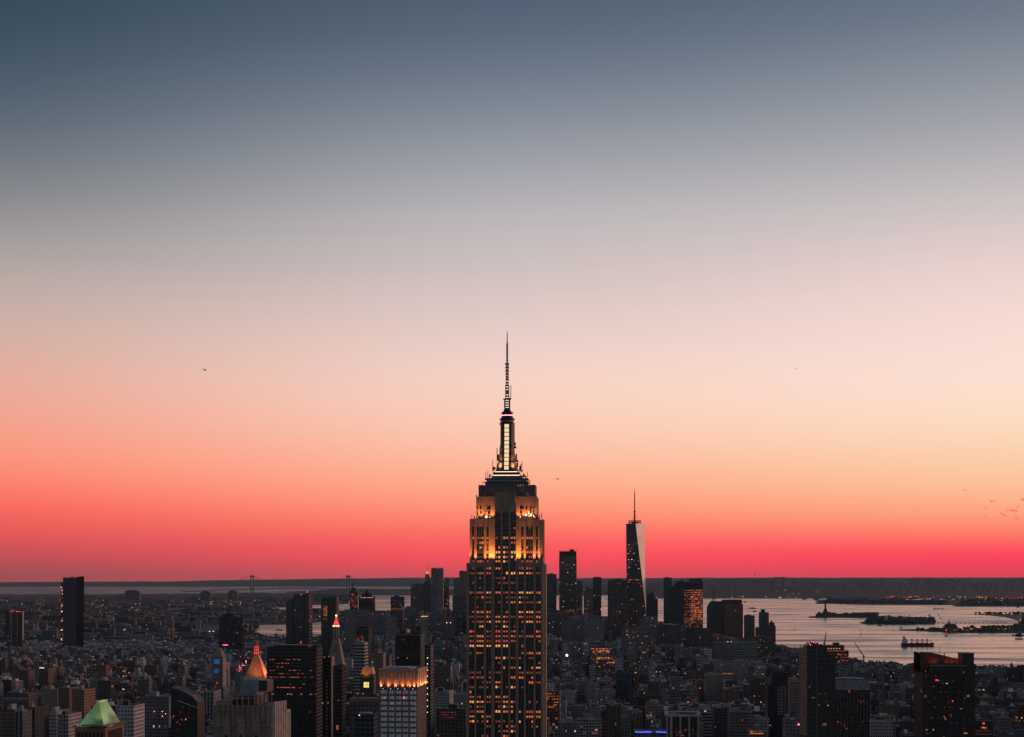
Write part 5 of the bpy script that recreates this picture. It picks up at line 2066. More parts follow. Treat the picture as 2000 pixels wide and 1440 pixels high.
mb.face([(x1 + 11, 34, 0), (x1, 0, 0), (x1 + 1, .5, t.Z(1127)), (x1 + 13, 34.5, t.Z(1125.5))])
mb.build('side_wall', M['matteblack'], t.root)
mb = MB()
mb.bar((x0, 0, t.Z(1128)), (x1 + 1, 0, t.Z(1128)), 1.4)
mb.box(t.X(137), t.X(139), 10, 12, t.Z(1129), t.Z(1125))
mb.build('roof_edge', M['darksteel'], t.root)
mb = MB()
mb.par = (.5, .4, .35, .6)
mb.box(t.X(116.5), t.X(121.8), 4, 26, 0, t.Z(1138), 0, 1, (.06, .05, .05))
mb.build('balcony_wing', [M['warm'], M['roof']], t.root)
rnd = random.Random(12)
t.lits([(rnd.uniform(117, 121), rnd.uniform(1145, 1250), rnd.choice([2, 3, 4, 'g_line']), 1.1, 1.1) for i in range(34)], y=3.4)

t = Tw('red_lit_slab', 'dark slab with red lit windows, third block left of the lone dark skyscraper', 'apartment block', 10, 20, 5600, 5)
t.block(10, 20, 1196, 0, 20, 0, 'wall', DRK, (.4, .36, .08, .2))
t = Tw('brown_apartment_slab', 'brown apartment slab with red lamps along its roof at the far left', 'apartment block', 22, 32, 5700, 5)
t.block(22, 33, 1195, 0, 20, 0, 'strip', BR, (.5, .36, .0, .3))
for px in (22, 25, 32, 34):
    t.lamp(px, 1194.5, -1, .6)
t = Tw('dusk_edged_slab', 'apartment slab with a bright pinkish side edge at the far left', 'apartment block', 34, 44, 5600, 5)
t.block(34, 43, 1196.5, 0, 20, 0, 'wall', DRK, (.4, .36, .02, .5))
t.box('side_wall', 'palestone', 43, 44.2, 1250, 1197, 0, 16)  # side face made pale to paint in the light from the west
for px in (37, 41, 46):
    t.lamp(px, 1195, -1, .6)
t = Tw('dark_project_tower', 'dark building with a tall stepped middle left of the river water', 'apartment block', 427, 474, 5000, None, 'the dark stepped block by the river', lab_y=1225)
t.block(427, 447, 1206, 4, 30, 0, 'wall', (.02, .02, .022), (.4, .36, .005, .5))
t.block(447, 474, 1206.5, 0, 26, 0, 'wall', (.035, .02, .02), (.4, .36, .02, .7))
t.block(433, 455, 1200, 8, 24, t.Z(1206), 'wall', (.02, .02, .022), (.4, .36, .0, .7))
t.box('roof_hut', 'black', 442, 449, 1200, 1197, 10, 20)
t.lits([(458, 1235, 2, 1.2, 1.2), (463, 1221, 1, 1, 1), (468, 1213, 1, 1, 1), (440, 1260, 'g_pink', 10, 1)])
for (px0, px1, yt, D, lab) in ((244, 272, 1155, 17000, 'wide hospital block standing on the horizon shore at left'), (391, 411, 1157, 16500, 'dark domed block on the shore left of the bridge'),
                               (445, 463, 1155.5, 16500, 'jagged dark block on the shore next to the bridge tower')):
    t = Tw('shore_block', lab, 'building', px0, px1, D, 0, group='large blocks on the far Brooklyn shore')
    t.block(px0, px1, yt, 0, 60, 0, 'wall', (.08, .075, .08), (.8, .8, .01, .3), parapet=0)
    t.box('roof_block', 'darksteel', px0 + 3, px1 - 5, yt, yt - 2.2, 10, 50)
t = Tw('tall_pale_slab', 'pale slim tower among the left side low houses right of the lone skyscraper', 'apartment block', 332, 338, 6300, None)
t.block(332, 338, 1213, 0, 14, 0, 'wall', (.2, .15, .13), (.4, .36, .02, .2))

# long warehouse with green arched roof and lamps at the river
t = Tw('pier_shed', 'long curved roof shed with a row of white lamps by the river at left', 'warehouse', 362, 428, 7200, 2)
mb = MB()
n = 10
x0, x1 = t.X(362), t.X(428)
for i in range(n):
    a, b = i / n, (i + 1) / n
    za, zb = 16 + 22 * math.sin(a * math.pi * .55), 16 + 22 * math.sin(b * math.pi * .55)
    p, q = x0 + (x1 - x0) * a, x0 + (x1 - x0) * b
    mb.prism([(p, 0), (q, 0), (q, 60), (p, 60)], 0, 5)
    mb.face([(p, 0, 5), (q, 0, 5), (q, 0, zb), (p, 0, za)])
    mb.face([(p, 0, za), (q, 0, zb), (q, 60, zb), (p, 60, za)])
mb.build('arched_roof', M['greyblue'], t.root)
for i in range(11):
    t.lamp(352 + i * 7.2, 1233.2, -8, .75, 'g_line' if i not in (1, 2) else 'g_pink', 'lamp')
t = Tw('elevated_viaduct', 'long flat roofed terminal with a reddish strip near the river at left', 'building', 292, 400, 6500, 2)
t.box('roof_slab', 'concrete', 292, 400, 1248, 1246, 0, 60)
t.box('red_strip', 'gold', 304, 360, 1250, 1248.2, -.6, 0)
for i in range(9):
    t.box('column', 'concrete', 297 + i * 12, 298.2 + i * 12, 1262, 1248, 2, 6)

# ---- downtown ------------------------------------------------------
DT = 5900
t = Tw('construction_tower', 'slim unfinished tower with red work lights under a tall crane', 'tower', 683, 697, 5300, None, 'the red lit tower under construction', lab_y=1170)
t.block(683, 697, 1155, 0, 22, 0, 'warm', (.08, .05, .05), (.4, .4, .05, .4))
t.block(685, 694, 1148, 4, 18, t.Z(1155), 'wall', DRK, (.4, .4, .0, .4), parapet=0)
rnd = random.Random(3)
t.lits([(rnd.uniform(684, 696), rnd.uniform(1152, 1187), rnd.choice([1, 2, 'g_redlit']), 1.2, 1.0) for i in range(30)], y=-.4)
tower_crane(688.5, 1146, 5300, (4.5, -14), 'tall crane on top of the red lit unfinished tower', mast=20)
t = Tw('stepped_hotel_tower', 'dark stepped tower with a row of coloured lights below its domed top', 'tower', 700, 731, 5400, None)
t.block(700, 731, 1166, 0, 26, 0, 'wall', DRK, (.4, .38, .01, .3))
t.block(706, 725, 1160, 4, 22, t.Z(1166), 'wall', DRK, (.4, .38, .0, .4), parapet=0)
mb = MB()
mb.cyl(t.X(716), 13, 12, t.Z(1160), t.Z(1155), 12, 6)
mb.cyl(t.X(716), 13, 4, t.Z(1155), t.Z(1151), 10, 1)
mb.build('dome', M['darksteel'], t.root)
for i in range(10):
    t.lamp(704 + i * 2.7, 1167.5, -1, .5, ['g_red', 'g_5', 'g_pink', 'g_line'][i % 4], 'cornice_light')

MIDS = [  # px0, px1, ytop, D, depth, mat, tint, par, name, label
    (672, 690, 1192, 4700, 30, 'wall', (.1, .1, .115), (.35, .38, .02, .1), 'civic_block', 'grey block with rooftop huts right of the red lit cupola'),
    (690, 722, 1192, 4900, 30, 'strip', (.12, .12, .135), (.35, .38, .01, .3), 'civic_block', 'wide grey slab with two pale vertical shafts below the coloured cornice lights'),
    (722, 752, 1194, 5000, 36, 'wall', (.10, .10, .12), (.35, .38, .02, .5), 'civic_block', 'wide plain grey block left of the red pyramid roof'),
    (763, 790, 1166, 6000, 30, 'wall', (.05, .05, .055), (.35, .38, .01, .5), 'dark_tower', 'square dark tower behind the red pyramid roof'),
    (788, 812, 1187, 5300, 30, 'wall', (.09, .09, .10), (.35, .38, .02, .6), 'grey_tower', 'mid grey block between the red pyramid roof and the gold pinnacle'),
    (802, 827, 1142, 5900, 30, 'warm', (.08, .075, .08), (.38, .38, .05, .7), 'office_tower', 'square office tower just left of the pinnacled tower'),
    (822, 835, 1204, 4700, 26, 'strip', (.2, .19, .18), (.3, .38, .03, .7), 'crown_lit_block', 'block with pale crown lights in the middle of downtown'),
    (866, 877, 1131, 6000, 30, 'wall', (.08, .08, .085), (.38, .38, .02, .7), 'office_tower', 'narrow tower with a sloping shoulder right of the rippled twin tower'),
    (886, 912, 1131, 6100, 36, 'wall', (.12, .11, .11), (.38, .38, .02, .1), 'office_tower', 'broad grey tower beside the left edge of the floodlit tower'),
    (897, 912, 1116, 6300, 30, 'wall', (.09, .10, .11), (.38, .38, .0, .2), 'office_tower', 'taller dark tower half hidden by the left edge of the floodlit tower'),
    (884, 912, 1165, 5500, 40, 'wall', (.05, .055, .06), (.38, .38, .02, .2), 'office_tower', 'dark low block in front of the towers left of the floodlit tower'),
    (840, 868, 1196, 5100, 40, 'wall', (.09, .09, .10), (.35, .38, .03, .2), 'grey_tower', 'grey block at the foot of the rippled twin tower'),
    (868, 890, 1206, 4900, 40, 'wall', (.08, .08, .09), (.35, .38, .03, .3), 'grey_tower', 'grey block with two red lamps left of the floodlit tower'),
    (752, 775, 1206, 4700, 40, 'wall', (.13, .12, .12), (.35, .38, .02, .9), 'grey_tower', 'brownish block with a ribbed top under the red pyramid roof'),
    (1066, 1087, 1122, 6000, 30, 'curtain', (.05, .06, .065), (.38, .38, .02, .2), 'office_tower', 'grey glass tower touching the right edge of the floodlit tower'),
    (1126, 1138, 1136, 5700, 26, 'warm', (.1, .09, .085), (.38, .38, .12, .2), 'hotel_block', 'warm lit lower block attached right of the square crowned tower'),
    (1140, 1158, 1149, 5800, 26, 'strip', (.11, .12, .14), (.38, .38, .02, .5), 'ribbed_tower', 'blue grey ribbed tower between the two tall dark towers'),
    (1158, 1174.5, 1128, 5900, 24, 'curtain', (.02, .025, .03), (.38, .38, .02, .8), 'office_tower', 'slim black tower with red roof lights in front of the bay'),
    (1187, 1229, 1134, 5000, 34, 'warm', (.05, .04, .04), (.30, .38, .07, .2), 'office_tower', 'broad dark office block full of orange windows left of the tapering tower'),
    (1229, 1252, 1134.5, 5050, 34, 'warm', (.055, .045, .045), (.30, .38, .07, .4), 'office_tower', 'lit office block overlapping the foot of the tapering tower'),
    (1296, 1312, 1129, 5900, 22, 'curtain', (.015, .02, .024), (.38, .38, .01, .8), 'office_tower', 'slim dark glass tower with a slanted top right of the tapering tower'),
    (1453, 1474, 1203, 5500, 30, 'wall', (.05, .055, .06), (.38, .38, .01, .8), 'office_tower', 'dark green grey block right of the brown double tower'),
    (1475, 1484, 1227, 5400, 30, 'wall', (.08, .05, .045), (.38, .38, .03, .8), 'office_tower', 'low brown block near the water between two towers'),
    (1482, 1501.5, 1197, 5600, 24, 'wall', (.07, .065, .07), (.38, .38, .01, .3), 'apartment_tower', 'lone slim tower at the water edge right of the brown double tower'),
    (1098, 1142, 1212, 4700, 40, 'wall', (.09, .095, .11), (.38, .38, .02, .3), 'grey_tower', 'pale grey block below the square crowned tower'),
    (1142, 1180, 1213, 4600, 40, 'wall', (.12, .12, .14), (.3, .38, .02, .3), 'grey_tower', 'light grey block with a rounded top below the ribbed tower'),
    (1255, 1283, 1205, 4800, 40, 'band', (.14, .14, .15), (.3, .38, .06, .3), 'banded_block', 'pale banded block with orange windows below the domed tower'),
    (1215, 1262, 1226, 4500, 40, 'band', (.12, .12, .13), (.3, .38, .08, .5), 'banded_block', 'wide pale banded block below the lit office blocks'),
    (1283, 1330, 1222, 4700, 40, 'wall', (.04, .045, .05), (.3, .38, .02, .5), 'dark_block', 'dark block in front of the gap of water right of the tapering tower'),
    (1340, 1392, 1228, 4800, 40, 'wall', (.045, .04, .045), (.3, .38, .01, .6), 'dark_block', 'wide dark block below the bright grid tower'),
    (1068, 1096, 1200, 4800, 40, 'wall', (.05, .055, .06), (.3, .38, .05, .6), 'dark_block', 'dark grey block with red lit rows right of the floodlit tower'),
    (1460, 1512, 1246, 5000, 40, 'wall', (.06, .045, .04), (.3, .38, .06, .6), 'brown_block', 'low brown block at the waterfront below the lone slim tower'),
]
for q in MIDS:
    t = Tw(q[8], q[9], 'office building', q[0], q[1], q[3], -math.degrees(math.atan(((q[0] + q[1]) / 2 - 1000) / F)) + random.Random(int(q[0])).uniform(-.6, 1.2))
    t.block(q[0], q[1], q[2], 0, q[4], 0, q[5], tuple(v * 1.7 for v in q[6]), q[7])
    a, b = q[0], q[1]
    rnd = random.Random(int(a))
    w = b - a
    f = rnd.uniform(.15, .3)
    t.box('roof_plant', 'darksteel', a + w * f, a + w * (f + .4), q[2], q[2] - rnd.uniform(1.2, 2.6), 5, q[4] * .7)
    if rnd.random() < .5:
        t.box('roof_mast', 'darksteel', a + w * .7, a + w * .7 + .4, q[2], q[2] - rnd.uniform(2, 5), 8, 8.6)
    if 1126 < a < 1160 or a == 1296:
        for i in range(4):
            t.lamp(a + 2 + (w - 4) * i / 3, q[2] - 1.2, 1, .35, 'g_redlit')
    if a == 868:
        t.lamp(872.5, 1216.5, -1, .9, 'g_amber')
        t.lamp(880, 1216.5, -1, .9, 'g_amber')
    if a == 1482:
        t.box('roof_hut', 'darksteel', 1486, 1494, 1197, 1190.5, 5, 18)
    if a == 822:
        for i in range(6):
            t.lamp(823 + i * 2.2, 1204, -1, .6, 'g_line' if i in (1, 5) else 'g_amber')
    if a == 1255:
        t.lamp(1274, 1208, -1, .6, 'g_5')

t = Tw('red_pyramid_tower', 'tower with a steep dark red pyramid roof in front of downtown', 'tower', 764, 787, 5200, None, 'the dark red pyramid roof', lab_y=1180)
t.block(764, 787, 1190, 0, 34, 0, 'wall', (.12, .10, .10), (.38, .38, .02, .3), parapet=0)
mb = MB()
mb.prism([(t.X(764), 0), (t.X(787), 0), (t.X(787), 34), (t.X(764), 34)], t.Z(1189.8), t.Z(1173), top=[(t.X(774), 16), (t.X(776), 16), (t.X(776), 18), (t.X(774), 18)])
mb.build('pyramid_roof', M['redhull'], t.root)
t.box('lit_cornice', 'g_1', 765, 787, 1190.4, 1188.8, -1, -.1)

t = Tw('pinnacled_tower', 'stepped stone tower with a gold lit lantern and needle', 'skyscraper', 824, 845, 5900, None, 'the gold tipped pinnacle', lab_y=1125)
t.block(823, 846, 1148, 4, 44, 0, 'wall', (.085, .08, .085), (.38, .38, .02, .3), parapet=0)
t.block(826, 842, 1136, 8, 38, t.Z(1148), 'wall', (.085, .08, .085), (.38, .38, .02, .3), parapet=0)
mb = MB()
c = (t.X(833), 22)
for (a, b, ra, rb) in ((1136, 1128, 7.4, 5.4), (1128, 1124, 4.6, 4.2), (1124, 1121, 3.6, 3.2)):
    mb.cyl(c[0], c[1], ra * t.k, t.Z(a), t.Z(b), 8, rb * t.k)
mb.build('crown', M['steel'], t.root)
mb = MB()
mb.cyl(c[0], c[1], 2.6 * t.k, t.Z(1121), t.Z(1118.4), 8, 2.2 * t.k)
mb.cyl(c[0], c[1], 1.6 * t.k, t.Z(1118.4), t.Z(1115), 8, .5 * t.k)
mb.build('gold_lantern', glow('gold_lantern_light', (1, .55, .12), .8), t.root)
mb = MB()
mb.cyl(c[0], c[1], .9, t.Z(1115), t.Z(1103), 6, .3)
mb.build('needle', M['darksteel'], t.root)

t = Tw('rippled_tower', 'tall twin shafted rippled steel tower, highest left of the floodlit tower', 'skyscraper', 842, 866, 5900, None, 'the rippled twin tower', lab_y=1125)
rnd = random.Random(31)
for (a, b, yt, y0) in ((842, 853, 1110.5, 0), (853.6, 865.5, 1111, 3)):
    mb = MB()
    mb.par = (.4, .38, .012, .3 + y0 * .1)
    xa, xb = t.X(a), t.X(b)
    nn = 6
    pts = []
    for i in range(nn):
        f = i / nn
        pts.append((xa + (xb - xa) * f, y0 + (1.6 if i % 2 else 0)))
    pts.append((xb, y0))
    mb.prism(pts + [(xb, 26), (xa, 26)], 0, t.Z(yt), 0, 1, (.2, .19, .2) if y0 == 0 else (.26, .24, .24))
    mb.build('rippled_shaft', [M['wall'], M['roof']], t.root)
    t.box('roof_screen', 'steel', a + 1, b - 1, yt, yt - 1.3, 3, 20)
t.box('roof_crane', 'darksteel', 854, 862, 1108.6, 1108.1, 8, 9)
t.block(838, 846, 1180, 6, 30, 0, 'wall', (.1, .1, .11), (.4, .38, .02, .5))

t = Tw('sloped_shoulder_tower', 'tower with a glassy sloping shoulder descending right of the rippled tower', 'tower', 866, 877, 5950, None)
mb = MB()
mb.par = (.4, .38, .02, .5)
mb.prism([(t.X(866), -8), (t.X(877), -8), (t.X(877), 20), (t.X(866), 20)], 0, t.Z(1150), 0, 1, (.12, .11, .11))
mb.prism([(t.X(866), -8), (t.X(877), -8), (t.X(877), 20), (t.X(866), 20)], t.Z(1150), t.Z(1132), 0, 1, (.12, .11, .11), top=[(t.X(866), -8), (t.X(868.5), -8), (t.X(868.5), 20), (t.X(866), 20)])
mb.build('wall', [M['curtain'], M['roof']], t.root)

t = Tw('square_crowned_tower', 'tall square tower with an open dark crown and warm lit lower floors', 'skyscraper', 1092, 1126, 5600, None, 'the square crowned tower', lab_y=1150)
t.block(1092, 1126, 1086, 0, 44, 0, 'curtain', (.06, .05, .05), (.35, .38, .035, .3), parapet=0)
t.box('crown', 'black', 1092.5, 1125.5, 1086, 1077, .6, 43)
for i in range(9):
    t.box('crown_fin', 'darksteel', 1092.4 + i * 4, 1093.2 + i * 4, 1086, 1074.6, -.6, .5)
t.box('roof_plant', 'darksteel', 1112, 1121, 1077, 1073, 10, 30)
rnd = random.Random(15)
pts = [(1094 + i * 1.9, y, rnd.choice([1, 1, 2, 3]) if rnd.random() < .8 else 1, 1.2, 1.0) for y in (1192, 1195, 1198, 1201, 1204, 1207) for i in range(17) if rnd.random() < .62]
t.lits(pts[:70], y=-.5)
pts = [(1094 + i * 2.2, y, 1, .8, .8) for y in (1090, 1094, 1099, 1104) for i in range(14) if rnd.random() < .5]
t.lits(pts[:28], y=-.4)

# tapering glass tower with facets and a long spire
t = Tw('tapering_glass_tower', 'tallest downtown tower of tapering glass facets with a dark ring and long spire', 'skyscraper', 1224, 1262, 5900, 0, 'the tapering glass tower', lab_y=1100)
k = t.k
cxp = 1243.0
cyy = 32
zt, zb = t.Z(1022.5), t.Z(1190)
# a square foot and a turned square roof joined by eight tall triangles
bx = 19.2 * k
tx = 18.0 * k
rot_b, rot_t = R(45 - 4), R(-4)


def sq(h, a):
    return [(t.X(cxp) + h * math.cos(a + i * math.pi / 2), cyy + h * math.sin(a + i * math.pi / 2)) for i in range(4)]


B = [(t.X(1224.5), 8), (t.X(1261.5), 6), (t.X(1263), 66), (t.X(1227), 68)]
T = [(t.X(1242), 0), (t.X(1260), 34), (t.X(1244), 70), (t.X(1224), 36)]
T = [(t.X(1241.5), 2), (t.X(1260), 30), (t.X(1243), 62), (t.X(1224), 32)]
mb = MB()
mb.par = (.5, .4, .02, .3)
names = []
darkg = facade_material('dark_facet_glass', glass_col=(.022, .026, .030), wx=.86, wy=.8, estr=.8, glass_rough=.36, wall_rough=.5)
paleg = plain('sky_sheen_facet', (.85, .70, .64), .35, 0.6, var=.10, scale=.02)  # pale pink colour puts the sky's reflection onto one facet
for i in range(4):
    b0, b1 = B[i], B[(i + 1) % 4]
    t0, t1 = T[i], T[(i + 1) % 4]
    # triangle up: b0 b1 t0 ; triangle down: t0 b1 t1
    mb = MB()
    mb.par = (.45, .4, .03, .3)
    mb.face([(b0[0], b0[1], 0), (b1[0], b1[1], 0), (b1[0], b1[1], zb), (b0[0], b0[1], zb)], 0, [(0, 0), (60, 0), (60, zb), (0, zb)], (.02, .022, .026))
    mb.face([(b0[0], b0[1], zb), (b1[0], b1[1], zb), (t0[0], t0[1], zt)], 0, [(0, zb), (60, zb), (30, zt)], (.02, .022, .026))
    mb.build('facet', darkg, t.root)
    mb = MB()
    mb.par = (.45, .4, .02, .8)
    mb.face([(t0[0], t0[1], zt), (b1[0], b1[1], zb), (t1[0], t1[1], zt)], 0, [(0, zt), (30, zb), (60, zt)], (.02, .022, .026))
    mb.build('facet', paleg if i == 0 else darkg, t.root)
mb = MB()
mb.face([(p[0], p[1], zt) for p in T])
mb.build('roof', M['roof'], t.root)
mb = MB()
for (za, zbb) in ((1021, 1019.6), (1017.8, 1016.6)):
    mb.cyl(t.X(1241.2), 32, 12.2 * k, t.Z(za), t.Z(zbb), 20)
mb.build('ring', M['redhull'], t.root)
mb = MB()
for i in range(16):
    a = 2 * math.pi * i / 16
    mb.bar((t.X(1241.2) + 12 * k * math.cos(a), 32 + 12 * k * math.sin(a), t.Z(1022.5)), (t.X(1241.2) + 12 * k * math.cos(a), 32 + 12 * k * math.sin(a), t.Z(1015.6)), .8)
mb.cyl(t.X(1241.2), 32, 6 * k, t.Z(1022.4), t.Z(1019), 12)
mb.build('ring_frame', M['darksteel'], t.root)
mb = MB()
x = t.X(1240.8)
mb.cyl(x, 32, 1.9 * k, t.Z(1022), t.Z(1000), 8,  1.3 * k)
mb.cyl(x, 32, 2.4 * k, t.Z(999.6), t.Z(997.6), 10)
mb.cyl(x, 32, 1.15 * k, t.Z(998), t.Z(978), 8, 1.0 * k)
mb.build('spire', M['redhull'], t.root)
mb = MB()
mb.cyl(x, 32, .95 * k, t.Z(978), t.Z(963), 8, .8 * k)
mb.cyl(x, 32, .55 * k, t.Z(963), t.Z(951.5), 6, .12 * k)
mb.build('spire_tip', M['redhull'], t.root)
for (py) in (983.5, 961.5, 990):
    mb = MB()
    mb.cyl(x, 32, 1.25 * k, t.Z(py + .7), t.Z(py - .7), 8)
    mb.build('spire_light', M['palestone'], t.root)
mb = MB()
for s in (-1, 1):
    mb.bar((x, 32, t.Z(1000)), (x + s * 5.5 * k, 32, t.Z(1017)), .5)
mb.build('stay_cable', M['darksteel'], t.root)
rnd = random.Random(44)
pts = [(rnd.uniform(1225.5, 1243), rnd.choice([1061, 1064, 1070, 1073, 1081, 1093, 1098, 1103, 1108, 1111, 1117, 1122]) + rnd.uniform(-.4, .4), rnd.choice([1, 'g_line', 4, 1, 1]), rnd.uniform(.5, 1.0), .7) for i in range(60)]
t.lits([p for p in pts if p[0] < 1228.5 or p[1] < 1110], y=-1.0)
t.box('lit_mechanical_floor', 'g_1', 1226, 1251, 1133.5, 1131.8, -1.2, -.4)
for b in (1232, 1243):
    t.lits([(b, 1132.7, 3, 5, 1.2)], y=-1.6)

t = Tw('domed_tower', 'dark tower with a rounded dome top right of the tapering tower foot', 'office building', 1262, 1285, 5700, None)
t.block(1262, 1285, 1170, 0, 36, 0, 'wall', (.035, .035, .04), (.35, .38, .01, .7), parapet=0)
mb = MB()
c = (t.X(1273), 18)
for i in range(4):
    a, b = i * math.pi / 8, (i + 1) * math.pi / 8
    mb.cyl(c[0], c[1], 11 * t.k * math.cos(a), t.Z(1170 - 13 * math.sin(a)), t.Z(1170 - 13 * math.sin(b)), 16, max(.2, 11 * t.k * math.cos(b)))
mb.build('dome', M['darksteel'], t.root)
t = Tw('grid_lit_tower', 'tower whose right face is a bright orange grid of windows', 'skyscraper', 1332, 1373, 6000, None, 'the bright orange grid tower', lab_y=1160)
t.block(1332, 1373, 1137, 0, 34, 0, 'warm', (.09, .06, .055), (.42, .4, .9, .25))
t.block(1346, 1371, 1131.5, 5, 28, t.Z(1137), 'wall', DRK, (.4, .4, .0, .2))
mb = MB()
mb.box(t.X(1332.5), t.X(1372.8), -.6, -.1, t.Z(1152), t.Z(1137.2))
mb.build('dark_top', M['black'], t.root)
pts = []
rnd = random.Random(8)
for j in range(15):
    for i in range(8):
        if rnd.random() < .8:
            pts.append((1350 + i * 2.9, 1153 + j * 4.3, rnd.choice([1, 1, 2, 2, 3]), 2.2, 2.4))
for i in range(5):
    pts.append((1335 + i * 3.4, 1151.5, 2, 2.4, 1.2))
t.lits(pts[:98], y=-.9)
t = Tw('dome_shouldered_tower', 'brown tower with a chamfered domed top left of the orange grid tower', 'office building', 1312, 1334, 5950, None)
t.block(1312, 1336, 1147, 0, 34, 0, 'wall', (.06, .04, .038), (.35, .4, .01, .2), parapet=0)
mb = MB()
mb.prism([(t.X(1312), 0), (t.X(1336), 0), (t.X(1336), 34), (t.X(1312), 34)], t.Z(1147), t.Z(1135), top=[(t.X(1322), 8), (t.X(1336), 8), (t.X(1336), 26), (t.X(1322), 26)])
mb.cyl(t.X(1332), 17, 3 * t.k, t.Z(1135), t.Z(1131), 10, .3)
mb.build('roof', M['darksteel'], t.root)
t = Tw('brown_double_tower', 'broad brown double tower with chamfered top beside the open water', 'office building', 1382, 1452, 5500, None, 'the brown double tower', lab_y=1200)
t.block(1382, 1416, 1186, 4, 44, 0, 'wall', (.06, .045, .042), (.32, .38, .01, .3), parapet=0)
mb = MB()
mb.prism([(t.X(1382), 4), (t.X(1416), 4), (t.X(1416), 44), (t.X(1382), 44)], t.Z(1186), t.Z(1174.5), top=[(t.X(1389), 12), (t.X(1414), 12), (t.X(1414), 36), (t.X(1389), 36)])
mb.build('roof', M['darksteel'], t.root)
t.block(1415, 1451, 1180, 0, 40, 0, 'wall', (.13, .075, .06), (.32, .38, .012, .5), parapet=0)
t.block(1411, 1449, 1172, 4, 36, t.Z(1186), 'wall', (.07, .05, .045), (.32, .38, .0, .5))
t.box('painted_shadow_strip', 'black', 1409, 1415.2, 1260, 1184, 1.5, 3.9)  # black strip paints in the shade between the two shafts
t = Tw('pinnacled_brick_tower', 'small brown tower with a pointed cupola at the water edge', 'tower', 1501, 1515, 5500, None)
t.block(1500, 1515, 1222, 0, 24, 0, 'wall', (.09, .06, .05), (.35, .38, .01, .3), parapet=0)
t.block(1503, 1513, 1216, 4, 20, t.Z(1222), 'wall', (.09, .06, .05), (.35, .38, .0, .3), parapet=0)
mb = MB()
mb.cyl(t.X(1507.5), 12, 3 * t.k, t.Z(1216), t.Z(1211), 8, .3)
mb.build('cupola', M['darksteel'], t.root)
t = Tw('long_white_pavilion', 'long low white decked building below the brown double tower', 'building', 1391, 1479, 4900, None)
t.block(1391, 1479, 1255, 0, 40, 0, 'band', (.26, .27, .29), (.4, .5, .0, .4), rt=(.25, .26, .28))
t.box('roof_rail', 'white', 1391, 1479, 1254.6, 1254, -.4, 0)
t.lamp(1421.5, 1254, 2, .8, 'g_line')
t.lamp(1428, 1254, 2, .8, 'g_line')

# ---- near, right ------------------------------------------------------
t = Tw('striped_dark_tower', 'tall dark tower with pale banded left side and pink roof lights', 'tower', 1576, 1612, 1250, -2.5, 'the dark tower with pink roof lights', lab_y=1330)
t.block(1576, 1616, 1262, 0, 20, 0, 'band', (.035, .035, .037), (.3, .36, .006, .3), rt=(.05, .05, .05), parapet=0)
t.block(1616, 1632, 1284, 1, 20, 0, 'band', (.035, .035, .037), (.3, .36, .006, .8), rt=(.05, .05, .05))
mb = MB()
mb.prism([(t.X(1576), 0), (t.X(1613), 0), (t.X(1613), 16), (t.X(1576), 16)], t.Z(1262), t.Z(1256), top=[(t.X(1581), 2), (t.X(1598), 2), (t.X(1598), 14), (t.X(1581), 14)])
mb.box(t.X(1585), t.X(1588), 4, 8, t.Z(1258), t.Z(1253.5))
mb.build('roof', M['black'], t.root)
mb = MB()
for i in range(44):
    z = i * 4.2
    za, zb = t.Z(1436 - i * 4.0 + 0.0), t.Z(1434.6 - i * 4.0)
    mb.prism([(t.X(1566.5), 14), (t.X(1576), -.3), (t.X(1576), 2), (t.X(1567.5), 16)], za, zb, bottom=True)
mb.build('balcony_band', M['palestone'], t.root)
mb = MB()
mb.prism([(t.X(1567.5), 15), (t.X(1576), .2), (t.X(1576), 18), (t.X(1568), 18)], 0, t.Z(1266))
mb.build('side_wall', M['black'], t.root)
t.box('corner_strip', 'stone', 1594.6, 1595.3, 1440, 1262, -.25, -.02)
for (px, py, m_) in ((1581, 1257.5, 'g_pink'), (1585, 1254, 'g_pink'), (1589, 1255, 'g_pink'), (1593, 1257, 'g_red'), (1600, 1258, 'g_pink'), (1583, 1260, 'g_pink')):
    t.lamp(px, py, -.8, .8, m_)
t.lits([(1581, 1342.5, 2, 2, 1.6), (1586, 1363, 3, 1, 1.4), (1590, 1363, 3, 1.2, 1.6), (1601, 1355.5, 1, 4, 1), (1612, 1355.5, 1, 3, 1), (1600, 1377, 4, 1, 1), (1614, 1370, 2, 1.4, 1.2), (1617, 1378, 4, 2, 1.4), (1584, 1338, 1, 1.4, 1.4)])

t = Tw('stepped_waterfront_block', 'stepped block with rows of amber windows at the waterfront', 'office building', 1606, 1665, 4700, None, 'the stepped amber lit block', lab_y=1285)
t.block(1606, 1665, 1288, 0, 60, 0, 'wide', (.05, .045, .045), (.5, .45, .10, .3))
t.block(1606, 1658, 1272, 6, 54, t.Z(1288), 'wide', (.05, .045, .045), (.5, .45, .1, .35))
t.block(1608, 1650, 1262, 10, 50, t.Z(1272), 'wall', (.04, .04, .04), (.5, .45, .0, .35))
t.block(1630, 1641, 1257, 16, 44, t.Z(1262), 'wall', (.04, .04, .04), (.5, .45, .0, .35))
rnd = random.Random(21)
pts = [(1618 + i * 5.4, 1267, 4, 2.2, 1.6) for i in range(5)] + [(1607 + i * 2.3, 1271.5, rnd.choice([2, 3]), 1.8, .9) for i in range(20)]
pts += [(1610 + rnd.random() * 50, rnd.choice([1279, 1284, 1288.5, 1291]), rnd.choice([2, 3]), 2.4, .9) for i in range(34)]
t.lits(pts, y=-.8)

